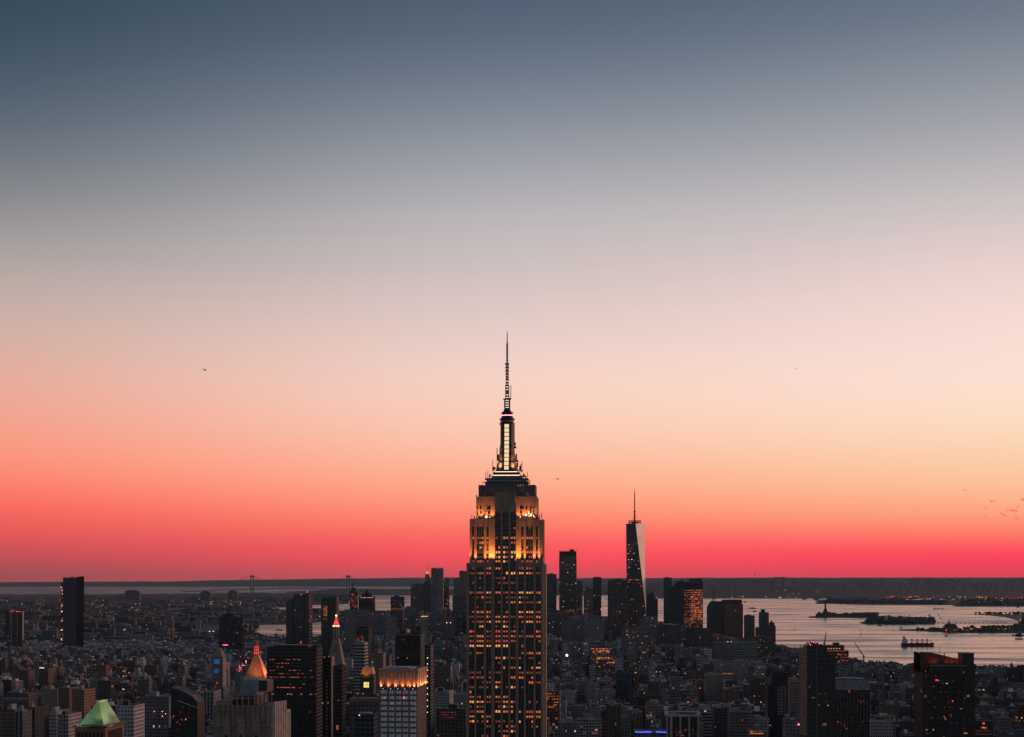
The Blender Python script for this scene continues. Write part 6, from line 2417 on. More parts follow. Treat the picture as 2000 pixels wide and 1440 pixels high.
t = Tw('black_setback_tower', 'black tower with a column of white framed windows up its front', 'tower', 1500, 1553, 2050, -2)
t.block(1500, 1553, 1340, 0, 34, 0, 'wall', (.016, .016, .018), (.3, .38, .006, .3))
t.block(1510, 1541, 1316, 6, 26, t.Z(1340), 'wall', (.016, .016, .018), (.3, .38, .0, .3))
mb = MB()
for i in range(10):
    z = t.Z(1342 + i * 6)
    mb.box(t.X(1519.5), t.X(1534), -.35, -.02, z - .35, z + .35)
for px in (1519.8, 1526.5, 1533.6):
    mb.box(t.X(px - .6), t.X(px + .6), -.35, -.02, t.Z(1396), t.Z(1341))
mb.build('white_window_frame', M['concrete'], t.root)
t.lits([(1503.5, 1417, 4, 1.4, 1.6), (1508, 1419, 2, 1.2, 1.2), (1509, 1361, 1, 1, 1), (1542, 1345.5, 'g_blue', 1.4, 1.6)])

t = Tw('grey_topped_block', 'brown ribbed block with a blank grey band round its top', 'office building', 1630, 1698, 1500, -2, 'the grey banded brown block', lab_y=1370)
t.block(1630, 1698, 1328, 0, 34, 0, 'strip', (.07, .06, .052), (.3, .38, .006, .3), rt=(.14, .15, .17))
t.box('grey_band', 'greyblue', 1629.4, 1698.6, 1348, 1327.5, -.5, 34.5)
t.box('roof_plant', 'greyblue', 1645, 1675, 1327.5, 1325.5, 8, 22)
rnd = random.Random(41)
t.lits([(1636.5, 1410, 'g_redlit', 1.5, 2), (1643, 1413, 2, 1.4, 1.4), (1649, 1417, 3, 1.3, 1.4), (1653, 1423, 3, 2, 1.3), (1684, 1410, 2, 1.4, 1.4)]
       + [(1675 + rnd.random() * 13, rnd.choice([1369, 1372]), 1, 1.6, 1.2) for i in range(12)] + [(rnd.uniform(1632, 1696), rnd.uniform(1355, 1438), 1, 1, 1) for i in range(12)], y=-.7)

t = Tw('slant_roof_tower', 'big dark tower with balconies and a red glowing slanted roof', 'tower', 1800, 1896, 1300, -1.5, 'the red slant roof tower', lab_y=1350)
t.block(1803, 1887, 1314, 0, 32, 0, 'wall', (.032, .032, .036), (.4, .36, .01, .3), rt=(.05, .04, .04), parapet=0)
mb = MB()
x0, x1 = t.X(1800), t.X(1878)
mb.face([(x0, 0, t.Z(1310)), (x1, 0, t.Z(1310)), (x1, 0, t.Z(1289)), (t.X(1822), 0, t.Z(1275)), (x0, 0, t.Z(1274))])
mb.face([(x1, .6, t.Z(1310)), (x0, .6, t.Z(1310)), (x0, .6, t.Z(1274)), (t.X(1822), .6, t.Z(1275)), (x1, .6, t.Z(1289))])
mb.face([(x0, 0, t.Z(1274)), (t.X(1822), 0, t.Z(1275)), (t.X(1822), .6, t.Z(1275)), (x0, .6, t.Z(1274))])
mb.face([(t.X(1822), 0, t.Z(1275)), (x1, 0, t.Z(1289)), (x1, .6, t.Z(1289)), (t.X(1822), .6, t.Z(1275))])
o = mb.build('slanted_screen', plain('rust_screen', (.10, .042, .03), .9), t.root)
o.location.y = 5
t.zbox('screen_side', 'matteblack', t.X(1800), t.X(1800) + .6, 5.6, 28, t.Z(1314), t.Z(1276))
t.zbox('screen_back', 'redhull', t.X(1800), t.X(1878), 28, 28.6, t.Z(1314), t.Z(1292))
t.box('grey_parapet', 'spandrel', 1815, 1890, 1312, 1301, -.4, 0)
t.box('grey_parapet', 'concrete', 1816, 1888, 1300.8, 1299.6, -.3, .1)
for (px, p) in ((1821, 600), (1829, 600), (1852, 700), (1862, 700), (1871, 500)):
    spot(t.root, t.X(px), 2.6, t.Z(1299.5), R(180 - 25), 0, p, 90, (1, .16, .06), .2)
t.zbox('roof_deck', 'darksteel', t.X(1815), t.X(1890), 0, 28, t.Z(1314), t.Z(1301.5))
t.box('left_corner_trim', 'spandrel', 1801.5, 1803, 1440, 1300, -.3, 0)
mb = MB()
for i in range(13):
    za = t.Z(1438 - i * 10.2)
    mb.box(t.X(1806), t.X(1886), -1.1, -.02, za, za + .5)
mb.build('balcony_slab', M['spandrel'], t.root)
for px in (1829, 1849, 1866, 1878):
    t.box('pier', 'spandrel', px - .7, px + .7, 1440, 1316, -.9, -.02)
t.block(1887, 1906, 1300, 2, 30, 0, 'wall', (.03, .025, .025), (.4, .36, .01, .6))
t.box('water_tank_house', 'spandrel', 1885, 1907, 1303, 1277.5, 8, 24)
t.box('tank_house_cap', 'darksteel', 1884, 1908, 1278, 1276.8, 7.6, 24.4)
t.box('flue', 'darksteel', 1850.6, 1852.4, 1302, 1278, 12, 13)
t.box('roof_mast', 'darksteel', 1842.6, 1843, 1302, 1264, 12, 12.3)
t.lits([(1807.5, 1311, 3, 1.4, 1.6), (1829, 1328.5, 'g_redlit', 5, 3), (1833, 1329.5, 3, 1.4, 1.6), (1848.5, 1335, 4, 3.6, 1.6), (1821, 1341, 2, 1.2, 1.4), (1881, 1313, 3, 1.4, 1.6), (1860, 1369.5, 'g_redlit', 1.8, 3),
        (1876.5, 1384, 3, 2.4, 1.6), (1843.5, 1399.5, 4, 1.3, 1.3), (1856, 1396, 1, 4, 1.6), (1857, 1399.5, 2, 1.4, 1.4), (1809.5, 1425.5, 3, 2, 2.4), (1822.5, 1425.5, 3, 2, 3), (1841, 1335, 1, 2, 1.2),
        (1884, 1432, 4, 2.2, 2), (1888, 1432, 3, 2, 2), (1884, 1363, 1, 2, 2), (1843, 1439, 3, 1, 1), (1826, 1364, 1, 1.5, 1.5)], y=-1.2)
rnd = random.Random(99)
t.lits([(rnd.uniform(1806, 1884), 1320 + 10.2 * rnd.randint(0, 11), 1, rnd.uniform(1, 2.2), 1.4) for i in range(26)], y=-1.18)

t = Tw('colonnade_tower', 'tower with a flat white roof slab carried on tall white columns', 'office building', 1302, 1365, 1620, -5, 'the white colonnade roof', lab_y=1400)
mb = MB()
x0, x1 = t.X(1302), t.X(1365)
mb.box(x0, x1, 2, 36, 0, t.Z(1402))
mb.build('core', M['black'], t.root)
mb = MB()
zt = t.Z(1395)
for (a, b, c2, d2) in ((x0 - 2, x1 + 1.5, -1.5, 1.5), (x0 - 2, x1 + 1.5, 36, 40), (x0 - 2, x0 + 1.5, 1.5, 36), (x1 - 1.5, x1 + 1.5, 1.5, 36)):
    mb.box(a, b, c2, d2, zt - 2.4, zt)
mb.box(x0 + 1.5, x1 - 1.5, 1.5, 36, zt - 3.2, zt - 2.7)
mb.build('roof_slab', M['palestone'], t.root)
for i, px in enumerate((1303.5, 1311, 1329, 1346, 1363.5)):
    mb = MB()
    w = 2.4 if px == 1311 else 1.6
    mb.box(t.X(px) - w / 2, t.X(px) + w / 2, -1.2, .4, 0, zt - 2.4)
    mb.build('column', M['palestone'], t.root)
for i, px in enumerate((1320, 1337, 1354)):
    mb = MB()
    mb.box(t.X(px) - .3, t.X(px) + .3, 1.4, 2, 0, t.Z(1420))
    mb.build('mullion', M['steel'], t.root)
t.zbox('roof_plant', 'darksteel', x0 + 10, x1 - 4, 14, 28, zt - 2.6, zt + .6)
t.lits([(1351, 1368 + 10, 3, 1.2, 1.4)], y=14)
rnd = random.Random(55)
t.lits([(rnd.uniform(1318, 1360), rnd.choice([1426, 1430, 1433, 1437]), rnd.choice([1, 1, 2, 3]), 1.6, 1.3) for i in range(16)], y=1.7)

t = Tw('blue_neon_block', 'low block with two bright blue neon lines along its roof edge', 'building', 1238, 1318, 1700, -4, 'the blue neon lines', lab_y=1430)
t.block(1238, 1318, 1432, 0, 40, 0, 'wall', BLU, (.4, .4, .03, .6))
t.box('neon_line', 'g_blue', 1242, 1260, 1430.8, 1429.9, -.6, -.3)
t.box('neon_line', 'g_blue', 1260, 1272, 1430.4, 1429.4, -.6, -.3)
t.box('neon_line', 'g_blue', 1281, 1294, 1430.4, 1429.4, -.6, -.3)
t.box('neon_line', 'g_blue', 1294, 1310, 1430.8, 1429.9, -.6, -.3)
t.box('neon_line', 'g_blue', 1311, 1312, 1430, 1427.5, -.6, -.3)
t.box('neon_line', 'g_blue', 1241.6, 1242.4, 1430.5, 1428, -.6, -.3)

ROWS = [  # other near blocks that can be told apart
    (80, 113, 1347, 2300, 40, 'wall', TAN, (.34, .34, .02, .1), 'apartment_block', 'tan apartment block with a flat roof left of the green pyramid roof', -10),
    (113, 136, 1345, 2200, 34, 'wall', (.17, .12, .10), (.32, .34, .02, .2), 'apartment_block', 'reddish apartment block with stepped top between tan block and brick slab', -10),
    (140, 165, 1348, 2050, 34, 'wall', (.28, .15, .11), (.32, .34, .01, .2), 'apartment_block', 'brick slab with a bright rosy side just above the green pyramid roof', -10),
    (55, 60, 1312, 3200, 20, 'wall', (.2, .12, .09), (.32, .34, .02, .2), 'brick_tower', 'thin brick tower with a lit sign strip on the roof at left', -8),
    (40, 56, 1310, 3150, 24, 'wall', (.13, .09, .08), (.32, .34, .02, .5), 'brick_tower', 'brown brick block left of the roof with a lit sign strip', -8),
    (76, 95, 1306, 3200, 24, 'wall', (.14, .09, .07), (.32, .34, .02, .6), 'brick_tower', 'brown brick block just right of the roof with a lit sign strip', -8),
    (229, 262, 1381, 1500, 30, 'wall', WHT, (.3, .36, .02, .4), 'white_block', 'pale grey apartment block with a hut on top right of the green pyramid roof', -6),
    (275, 330, 1362, 1700, 40, 'wall', (.16, .15, .17), (.3, .36, .05, .4), 'glass_block', 'grey block with white lit windows and a pinkish side right of the pale block', -5),
    (5, 56, 1355, 2000, 40, 'wall', (.09, .09, .10), (.5, .42, .02, .4), 'classical_block', 'dark block with a pale arcade along its cornice at the left edge', -8),
    (0, 30, 1388, 1500, 30, 'wall', (.15, .10, .09), (.3, .36, .02, .4), 'brown_block', 'brown block at the bottom left corner', -8),
    (28, 45, 1391, 1400, 30, 'strip', (.13, .16, .17), (.4, .36, .0, .4), 'slim_block', 'slim blue grey slab at the bottom left', -8),
    (46, 68, 1384, 1420, 30, 'strip', (.035, .045, .05), (.4, .36, .0, .7), 'slim_block', 'slim blackish green slab with a pink side at the bottom left', -8),
    (88, 110, 1392, 1500, 30, 'wall', (.35, .35, .37), (.26, .34, .02, .4), 'white_block', 'white gridded apartment block at the lower left', -8),
    (112, 134, 1398, 1450, 30, 'wall', (.38, .36, .36), (.26, .34, .03, .7), 'white_block', 'white stepped block beside the tower with the green roof', -8),
    (378, 418, 1352, 2450, 40, 'strip', (.3, .3, .31), (.5, .6, .01, .2), 'colonnaded_block', 'pale block with tall window columns left of the fluted stone tower', -5),
    (1203, 1228, 1314, 2900, 24, 'curtain', (.07, .12, .14), (.4, .4, .01, .3), 'teal_glass_block', 'teal glass box standing out in the middle of the low houses', -3),
    (1068, 1093, 1352, 2000, 34, 'warm', (.18, .09, .075), (.34, .36, .3, .3), 'brick_block', 'red lit brick block touching the right foot of the floodlit tower', -4),
    (1128, 1136, 1290, 3300, 20, 'wall', (.15, .13, .12), (.3, .36, .01, .3), 'slim_block', 'slim block with one big white globe light on top', -3),
    (1153, 1195, 1262, 3700, 34, 'warm', (.16, .16, .17), (.34, .4, .16, .3), 'office_block', 'grey block with two rows of warm windows, upper one of a pair', -3),
    (1163, 1202, 1282, 3400, 34, 'warm', (.13, .12, .12), (.34, .4, .22, .5), 'office_block', 'grey block with two long rows of warm windows, lower one of a pair', -3),
    (1394, 1462, 1290, 3700, 40, 'wall', (.28, .24, .23), (.5, .5, .05, .5), 'classical_block', 'pale block with arcaded top floors below the long white pavilion', -2),
    (1378, 1412, 1318, 2900, 34, 'wall', (.26, .21, .19), (.3, .36, .02, .5), 'setback_block', 'pale stepped stone block with a crenellated top right of the teal box', -3),
    (1544, 1570, 1332, 1900, 24, 'wall', (.2, .16, .16), (.3, .34, .01, .5), 'pinkish_block', 'pinkish white block between the two black towers', -2),
    (1535, 1560, 1408, 1500, 24, 'wall', (.17, .17, .18), (.3, .34, .02, .9), 'roof_stepped_block', 'stepped roof block with a white hut and pink lamp left of the striped dark tower', -2),
    (1465, 1496, 1429, 1600, 24, 'wide', (.14, .14, .15), (.3, .34, .3, .9), 'low_lit_block', 'low block with an orange lit top floor under a white roof', -2),
    (1395, 1424, 1385, 1900, 24, 'wall', (.07, .055, .05), (.3, .34, .02, .9), 'brown_block', 'dark brown slab right of the white colonnade roof', -2),
    (1426, 1462, 1392, 1800, 30, 'wall', (.13, .12, .12), (.3, .34, .03, .2), 'balcony_block', 'grey brown block with horizontal balconies right of the dark brown slab', -2),
    (1900, 1940, 1407, 1700, 30, 'warm', (.02, .018, .018), (.3, .34, .07, .2), 'dark_block', 'black block with pale roof edge and orange windows beside the slant roof tower', -1),
    (1966, 1990, 1306, 3900, 30, 'wall', (.035, .03, .03), (.35, .36, .01, .2), 'setback_block', 'dark stepped block with a pointed roof hut at the right edge', -1),
    (1994, 2030, 1302, 3900, 30, 'wall', (.03, .03, .035), (.35, .36, .02, .5), 'dark_block', 'dark block cut by the right edge of the picture', -1),
    (846, 878, 1352, 2100, 36, 'wall', (.33, .33, .34), (.26, .36, .02, .2), 'white_gridded_block', 'pale gridded block with a dark stepped roof left of the floodlit tower', -6),
    (860, 912, 1357, 2250, 36, 'wall', (.27, .28, .30), (.24, .34, .02, .9), 'white_gridded_block', 'long pale gridded block touching the floodlit tower at left', -6),
    (852, 910, 1386, 1700, 36, 'wall', (.085, .075, .07), (.4, .38, .03, .9), 'red_sign_block', 'dark block with three short rows of red lights left of the floodlit tower', -6),
    (735, 760, 1282, 3000, 30, 'wall', (.09, .09, .1), (.4, .38, .03, .9), 'grey_block', 'grey block half hidden behind the glowing crown', -6),
    (846, 880, 1300, 2900, 30, 'wall', (.15, .11, .1), (.4, .38, .03, .9), 'brown_block', 'brownish block with a pale spire like hut right of the string of hoist lights', -6),
]
SPEC = {}
for q in ROWS:
    t = Tw(q[8], q[9], 'building', q[0], q[1], q[3], q[10])
    SPEC[q[0]] = t
    t.block(q[0], q[1], q[2], 0, q[4], 0, q[5], q[6], q[7])
    rnd = random.Random(int(q[0]) + 5)
    a, b, w = q[0], q[1], q[1] - q[0]
    f = rnd.uniform(.1, .4)
    h = rnd.uniform(3, 6) / t.k
    t.box('roof_hut', rnd.choice(['greyblue', 'stone', 'concrete', 'darksteel']), a + w * f, a + w * (f + .3), q[2], q[2] - h, 6, 16)
    if rnd.random() < .6:
        t.tank(a + w * rnd.uniform(.6, .85), rnd.uniform(6, q[4] * .6), t.Z(q[2]))
t = Tw('lit_sign', 'small row of yellow white sign lights on a rooftop at left', 'sign', 76, 87, 3150, -8)
t.box('frame', 'darksteel', 76, 87, 1308, 1303, 0, 1)
for i in range(5):
    t.box('letter_light', 'g_white', 77 + i * 2, 78.4 + i * 2, 1305.6, 1303.6, -.3, -.05)
t = SPEC[852]
for y in (1391.5, 1396, 1401.5):
    t.lits([(862 + i * 3.1 + (y == 1401.5) * -4, y, 'g_2', 1.6, .8) for i in range(11) if random.Random(i + int(y)).random() < .6], y=-.6)
t = SPEC[1128]
t.lamp(1107, 1280.5, 6, 2.6, 'g_line', 'globe_light')
t = SPEC[1535]
t.lamp(1559.5, 1415, -1, 1.8, 'g_pink')
t.box('white_hut', 'white', 1545, 1552, 1408, 1403, 2, 6)
t = SPEC[1465]
t.box('white_roof_edge', 'white', 1464, 1497, 1429, 1427, -.6, 0)
t.lits([(1466 + i * 3, 1433, 3, 2.4, 2) for i in range(9)], y=-.4)
t = SPEC[1966]
mb = MB()
mb.cyl(t.X(1978), 10, 3 * t.k, t.Z(1306), t.Z(1299), 8)
mb.cyl(t.X(1978), 10, 3 * t.k, t.Z(1299), t.Z(1294), 8, .3)
mb.build('roof_turret', M['darksteel'], t.root)
t = SPEC[1900]
t.box('pale_roof_edge', 'concrete', 1899, 1941, 1408.6, 1407, -.5, 0)
t.lits([(1921, 1413, 'g_redlit', 4, 3.4), (1917, 1421, 2, 2, 3), (1921, 1421.5, 4, 3, 2.4), (1926, 1421.5, 3, 2, 2)] + [(1901 + i * 3, y, 1, 1.6, 1.2) for i in range(12) for y in (1428, 1434)], y=-.5)
t = SPEC[1153]
rnd = random.Random(10)
t.lits([(1154 + i * 2.4, y, rnd.choice([2, 3, 4]), 2, 1.3) for i in range(16) for y in (1267.5, 1271, 1273.5) if rnd.random() < (.7 if i > 4 else .25)], y=-.5)
t = SPEC[1163]
t.lits([(1165 + i * 2.2, y, rnd.choice([1, 2, 3, 4]), 1.8, 1.2) for i in range(17) for y in (1284.5, 1287, 1290, 1294) if rnd.random() < (.75 if y < 1288 else .35)], y=-.5)
t = SPEC[1068]
t.lits([(1069.5 + i * 3.3, y, rnd.choice([2, 2, 3]), 2, 1.8) for i in range(7) for y in (1355, 1360, 1365.5, 1372, 1377, 1381) if rnd.random() < (.8 if y < 1367 else .35)], y=-.5)
t = SPEC[275]
t.lits([(276 + i * 3.2, y, rnd.choice([1, 1, 'g_line']), 1.1, 1.1) for i in range(17) for y in (1384, 1390, 1394, 1399) if rnd.random() < .3], y=-.5)
t.box('side_dusk_glow', 'palestone', 330, 332.5, 1440, 1362, 0, 30)  # pale face stands in for western glow on this side
t = SPEC[1394]
t.lits([(1397 + i * 2.3, 1316, rnd.choice([2, 3]), 1.8, 1.2) for i in range(16)], y=-.5)
t = SPEC[5]
for i in range(13):
    t.box('cornice_arch', 'palestone', 8 + i * 3.7, 9.6 + i * 3.7, 1368, 1362, -.5, -.02)

# wedge shaped dark glass roofed building at left
t = Tw('wedge_block', 'black glass block with a long slanting roof edge', 'building', 333, 386, 1300, -3, 'the black wedge block', lab_y=1400)
mb = MB()
mb.par = (.4, .38, .004, .4)
cols = [(333, 1343), (352, 1348), (375, 1360), (386, 1372)]
for (p, a), (q, b) in zip(cols, cols[1:]):
    mb.face([(t.X(p), 0, 0), (t.X(q), 0, 0), (t.X(q), 0, t.Z(b)), (t.X(p), 0, t.Z(a))], 0, [(t.X(p), 0), (t.X(q), 0), (t.X(q), 200), (t.X(p), 200)], (.02, .017, .015))
    mb.face([(t.X(p), 0, t.Z(a)), (t.X(q), 0, t.Z(b)), (t.X(q), 24, t.Z(b)), (t.X(p), 24, t.Z(a))], 1, None, (.09, .09, .1))
mb.face([(t.X(333), 24, 0), (t.X(333), 0, 0), (t.X(333), 0, t.Z(1343)), (t.X(333), 24, t.Z(1343))], 0, None, (.02, .017, .015))
mb.face([(t.X(386), 0, 0), (t.X(386), 24, 0), (t.X(386), 24, t.Z(1372)), (t.X(386), 0, t.Z(1372))], 0, None, (.02, .017, .015))
mb.build('wall', [M['curtain'], M['roof']], t.root)
mb = MB()
mb.bar((t.X(345), -.2, t.Z(1368)), (t.X(390), -.2, t.Z(1384)), .5)
mb.build('pale_seam', M['palestone'], t.root)
rnd = random.Random(70)
t.lits([(339, 1399, 'g_redlit', 2, 1.6), (363, 1405, 3, 2.4, 3), (355, 1406, 2, 2.6, 1.6), (346, 1411, 3, 1, 2), (357, 1381, 1, 1.6, 2), (351, 1414, 2, 2, 1)]
       + [(rnd.uniform(335, 372), rnd.uniform(1385, 1438), 1, 1.2, 1.2) for i in range(14)], y=-.2)

# row of white lamps along the pier at right
t = Tw('pier_lights', 'white lamp row on a pier roof right of the slant roof tower', 'pier', 1910, 1972, 4560, 0)
t.box('deck', 'concrete', 1908, 1972, 1309, 1307.5, 0, 60)
t.box('arch', 'white', 1936, 1946, 1304, 1299, 20, 24)
for i in range(9):
    t.lamp(1913 + i * 6.5, 1305.4, -1, 1.0, 'g_line', 'lamp')

# ------------------------------------------------------------------ the rest of the city
rnd = random.Random(2024)
GA = R(3.6)
gc, gs = math.cos(GA), math.sin(GA)


def g2w(u, v):                  # street grid -> world
    return (u * gc + v * gs, -u * gs + v * gc)


ENV = lerp_top([(-200, 1262), (330, 1264), (480, 1264), (560, 1256), (640, 1240), (668, 1205), (720, 1194), (910, 1188), (1068, 1190), (1180, 1204), (1290, 1214), (1385, 1236), (1460, 1250), (1505, 1260), (1560, 1272),
                (1620, 1291), (1700, 1297), (1800, 1301), (2200, 1305)])
TINTS = [((.13, .085, .07), 'brown'), ((.20, .16, .13), 'tan'), ((.15, .15, .16), 'grey'), ((.40, .40, .42), 'white'), ((.05, .05, .055), 'dark'), ((.17, .08, .06), 'red brick'),
         ((.12, .14, .17), 'blue grey'), ((.24, .24, .25), 'pale grey'), ((.08, .065, .055), 'dark brown'), ((.10, .13, .12), 'greenish')]
TW = [12, 11, 14, 11, 9, 6, 11, 15, 7, 3]
cand = []
v = 1500.0
while v < 6950:
    step = 54 if v < 5200 else 70
    umax = (v + 400) * 0.34 + 120
    u = -umax - rnd.uniform(0, 40)
    while u < umax:
        if v < 2800:
            w = rnd.uniform(13, 32)
        elif v < 5000:
            w = rnd.uniform(9, 26)
        else:
            w = rnd.uniform(18, 48)
        if (u + 9000) % 265 < 24:           # an avenue
            u += 24
            continue
        for row in (0, 1):
            d = step * 0.38
            vv = v + row * (step * 0.40) + rnd.uniform(-1, 1)
            x, y = g2w(u + w / 2, vv)
            if y < 1480:
                continue
            px = 1000 + x / y * F
            if px < -60 or px > 2060:
                continue
            if not inside(x, y, LAND) or not inside(x, y + d + 10, LAND) or not inside(x + w, y, LAND):
                continue
            if any(a < x < b and c - d < y < e_ for a, b, c, e_ in FOOT):
                continue
            east = px < 520
            if y < 2200:
                h = rnd.choice([36, 44, 52, 60, 70, 84, 100])
            elif y < 3000:
                h = rnd.choice([24, 34, 42, 50, 56, 66, 84])
            elif y < 3800:
                h = rnd.choice([16, 20, 24, 30, 38, 46, 62])
            elif y < 5000:
                h = rnd.choice([13, 15, 17, 20, 22, 30, 44]) if not 690 < px < 1420 or y < 4100 else rnd.choice([18, 24, 34, 50, 64, 84])
            else:
                h = rnd.choice([40, 56, 74, 96, 120, 150]) if 660 < px < 1440 else rnd.choice([14, 16, 18, 22, 40, 48])
            if 1500 < px:
                h *= .8
            h *= rnd.uniform(.85, 1.2)
            top = HY + (CAMZ - h) / y * F
            lim = ENV(px) + rnd.uniform(0, 8)
            if y < 2600:
                lim = max(lim, 1372 + rnd.uniform(0, 20))
            elif y < 3400:
                lim = max(lim, 1318 + rnd.uniform(0, 20))
            pw = w / y * F
            for (a, b, t_, D_) in OCC:
                if D_ > y - 5 and a < px + pw / 2 and b > px - pw / 2 and t_ < 1440:
                    lim = max(lim, min(t_ + (60 if D_ < 3000 else 40), HY + (CAMZ - 9) / y * F))
            if top < lim:
                h = CAMZ - (lim - HY) / F * y
                if h < 8:
                    if y < 2600:
                        continue
                    h = rnd.uniform(8, 12)
                top = HY + (CAMZ - h) / y * F
            ti = rnd.choices(range(10), TW)[0]
            cand.append(dict(x=x, y=y, w=w - rnd.choice([0, 0, .8, 2.5]), d=d, h=h, px=px, top=top, pw=pw, ti=ti, row=row))
        u += w + (0 if rnd.random() < .8 else rnd.uniform(2, 14))
    v += step + 13
cand.sort(key=lambda c: c['y'])
# which of them show largest: a coarse z-buffer, near to far
W_, H_ = 1000, 720
buf = np.zeros((H_, W_), dtype=bool)
occ = sorted(OCC, key=lambda o: o[3])
oi = 0
for c in cand:
    while oi < len(occ) and occ[oi][3] < c['y']:
        a, b, t_, _ = occ[oi]
        buf[max(0, int(t_ / 2)):, max(0, int(a / 2)):max(0, int(b / 2))] = True
        oi += 1
    y0 = int(c['top'] / 2)
    y1 = min(H_, int((HY + CAMZ / c['y'] * F) / 2) + 1)
    x0 = max(0, int((c['px'] - c['pw'] / 2) / 2))
    x1 = min(W_, int((c['px'] + c['pw'] / 2) / 2) + 1)
    if y0 >= H_ or x1 <= x0:
        c['vis'] = 0
        continue
    s = buf[y0:y1, x0:x1]
    c['vis'] = int(s.size - s.sum())
    s[:] = True
    c['py'] = min(1436, c['top'] + 4)
NIND = 222
order = sorted([c for c in cand if c['top'] < 1436], key=lambda c: -c['vis'])
chosen = order[:NIND]
for c in chosen:
    c['ind'] = True
print('candidates', len(cand), 'visible', sum(c['vis'] > 0 for c in cand), 'smallest kept', chosen[-1]['vis'])

STY = ['wall', 'wall', 'wall', 'wide', 'strip', 'band', 'wall']


def place_of(c):
    best = None
    for (ax, ay, ph) in ANCHORS:
        dx, dy = c['px'] - ax, (c['py'] - ay) * 1.3
        d = math.hypot(dx, dy)
        if best is None or d < best[0]:
            best = (d, dx, dy, ph)
    d, dx, dy, ph = best
    if abs(dx) > abs(dy):
        side = 'right of' if dx > 0 else 'left of'
    else:
        side = 'below' if dy > 0 else 'above'
    return d, side, ph


groups = {}
for c in chosen:
    d, side, ph = place_of(c)
    c['key'] = (side, ph)
    groups.setdefault(c['key'], []).append((d, c))
ORD = ['nearest', 'second', 'third', 'fourth', 'fifth', 'sixth', 'seventh', 'eighth', 'ninth', 'tenth', 'eleventh', 'twelfth', 'thirteenth', 'fourteenth', 'fifteenth', 'sixteenth', 'seventeenth',
       'eighteenth', 'nineteenth', 'twentieth', 'twenty-first', 'twenty-second', 'twenty-third', 'twenty-fourth', 'twenty-fifth', 'twenty-sixth', 'twenty-seventh', 'twenty-eighth', 'twenty-ninth', 'thirtieth']
for k, g in groups.items():
    g.sort(key=lambda q: q[0])
    for i, (d, c) in enumerate(g):
        c['rank'] = ORD[min(i, 29)]


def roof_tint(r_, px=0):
    q = (.5 if px > 1490 else 1) * r_.choice([.06, .1, .14, .2, .26, .34, .46, .62])  # roofs to the right tinted darker, vignette put into the colour
    return (q, q * 1.03, q * 1.1)


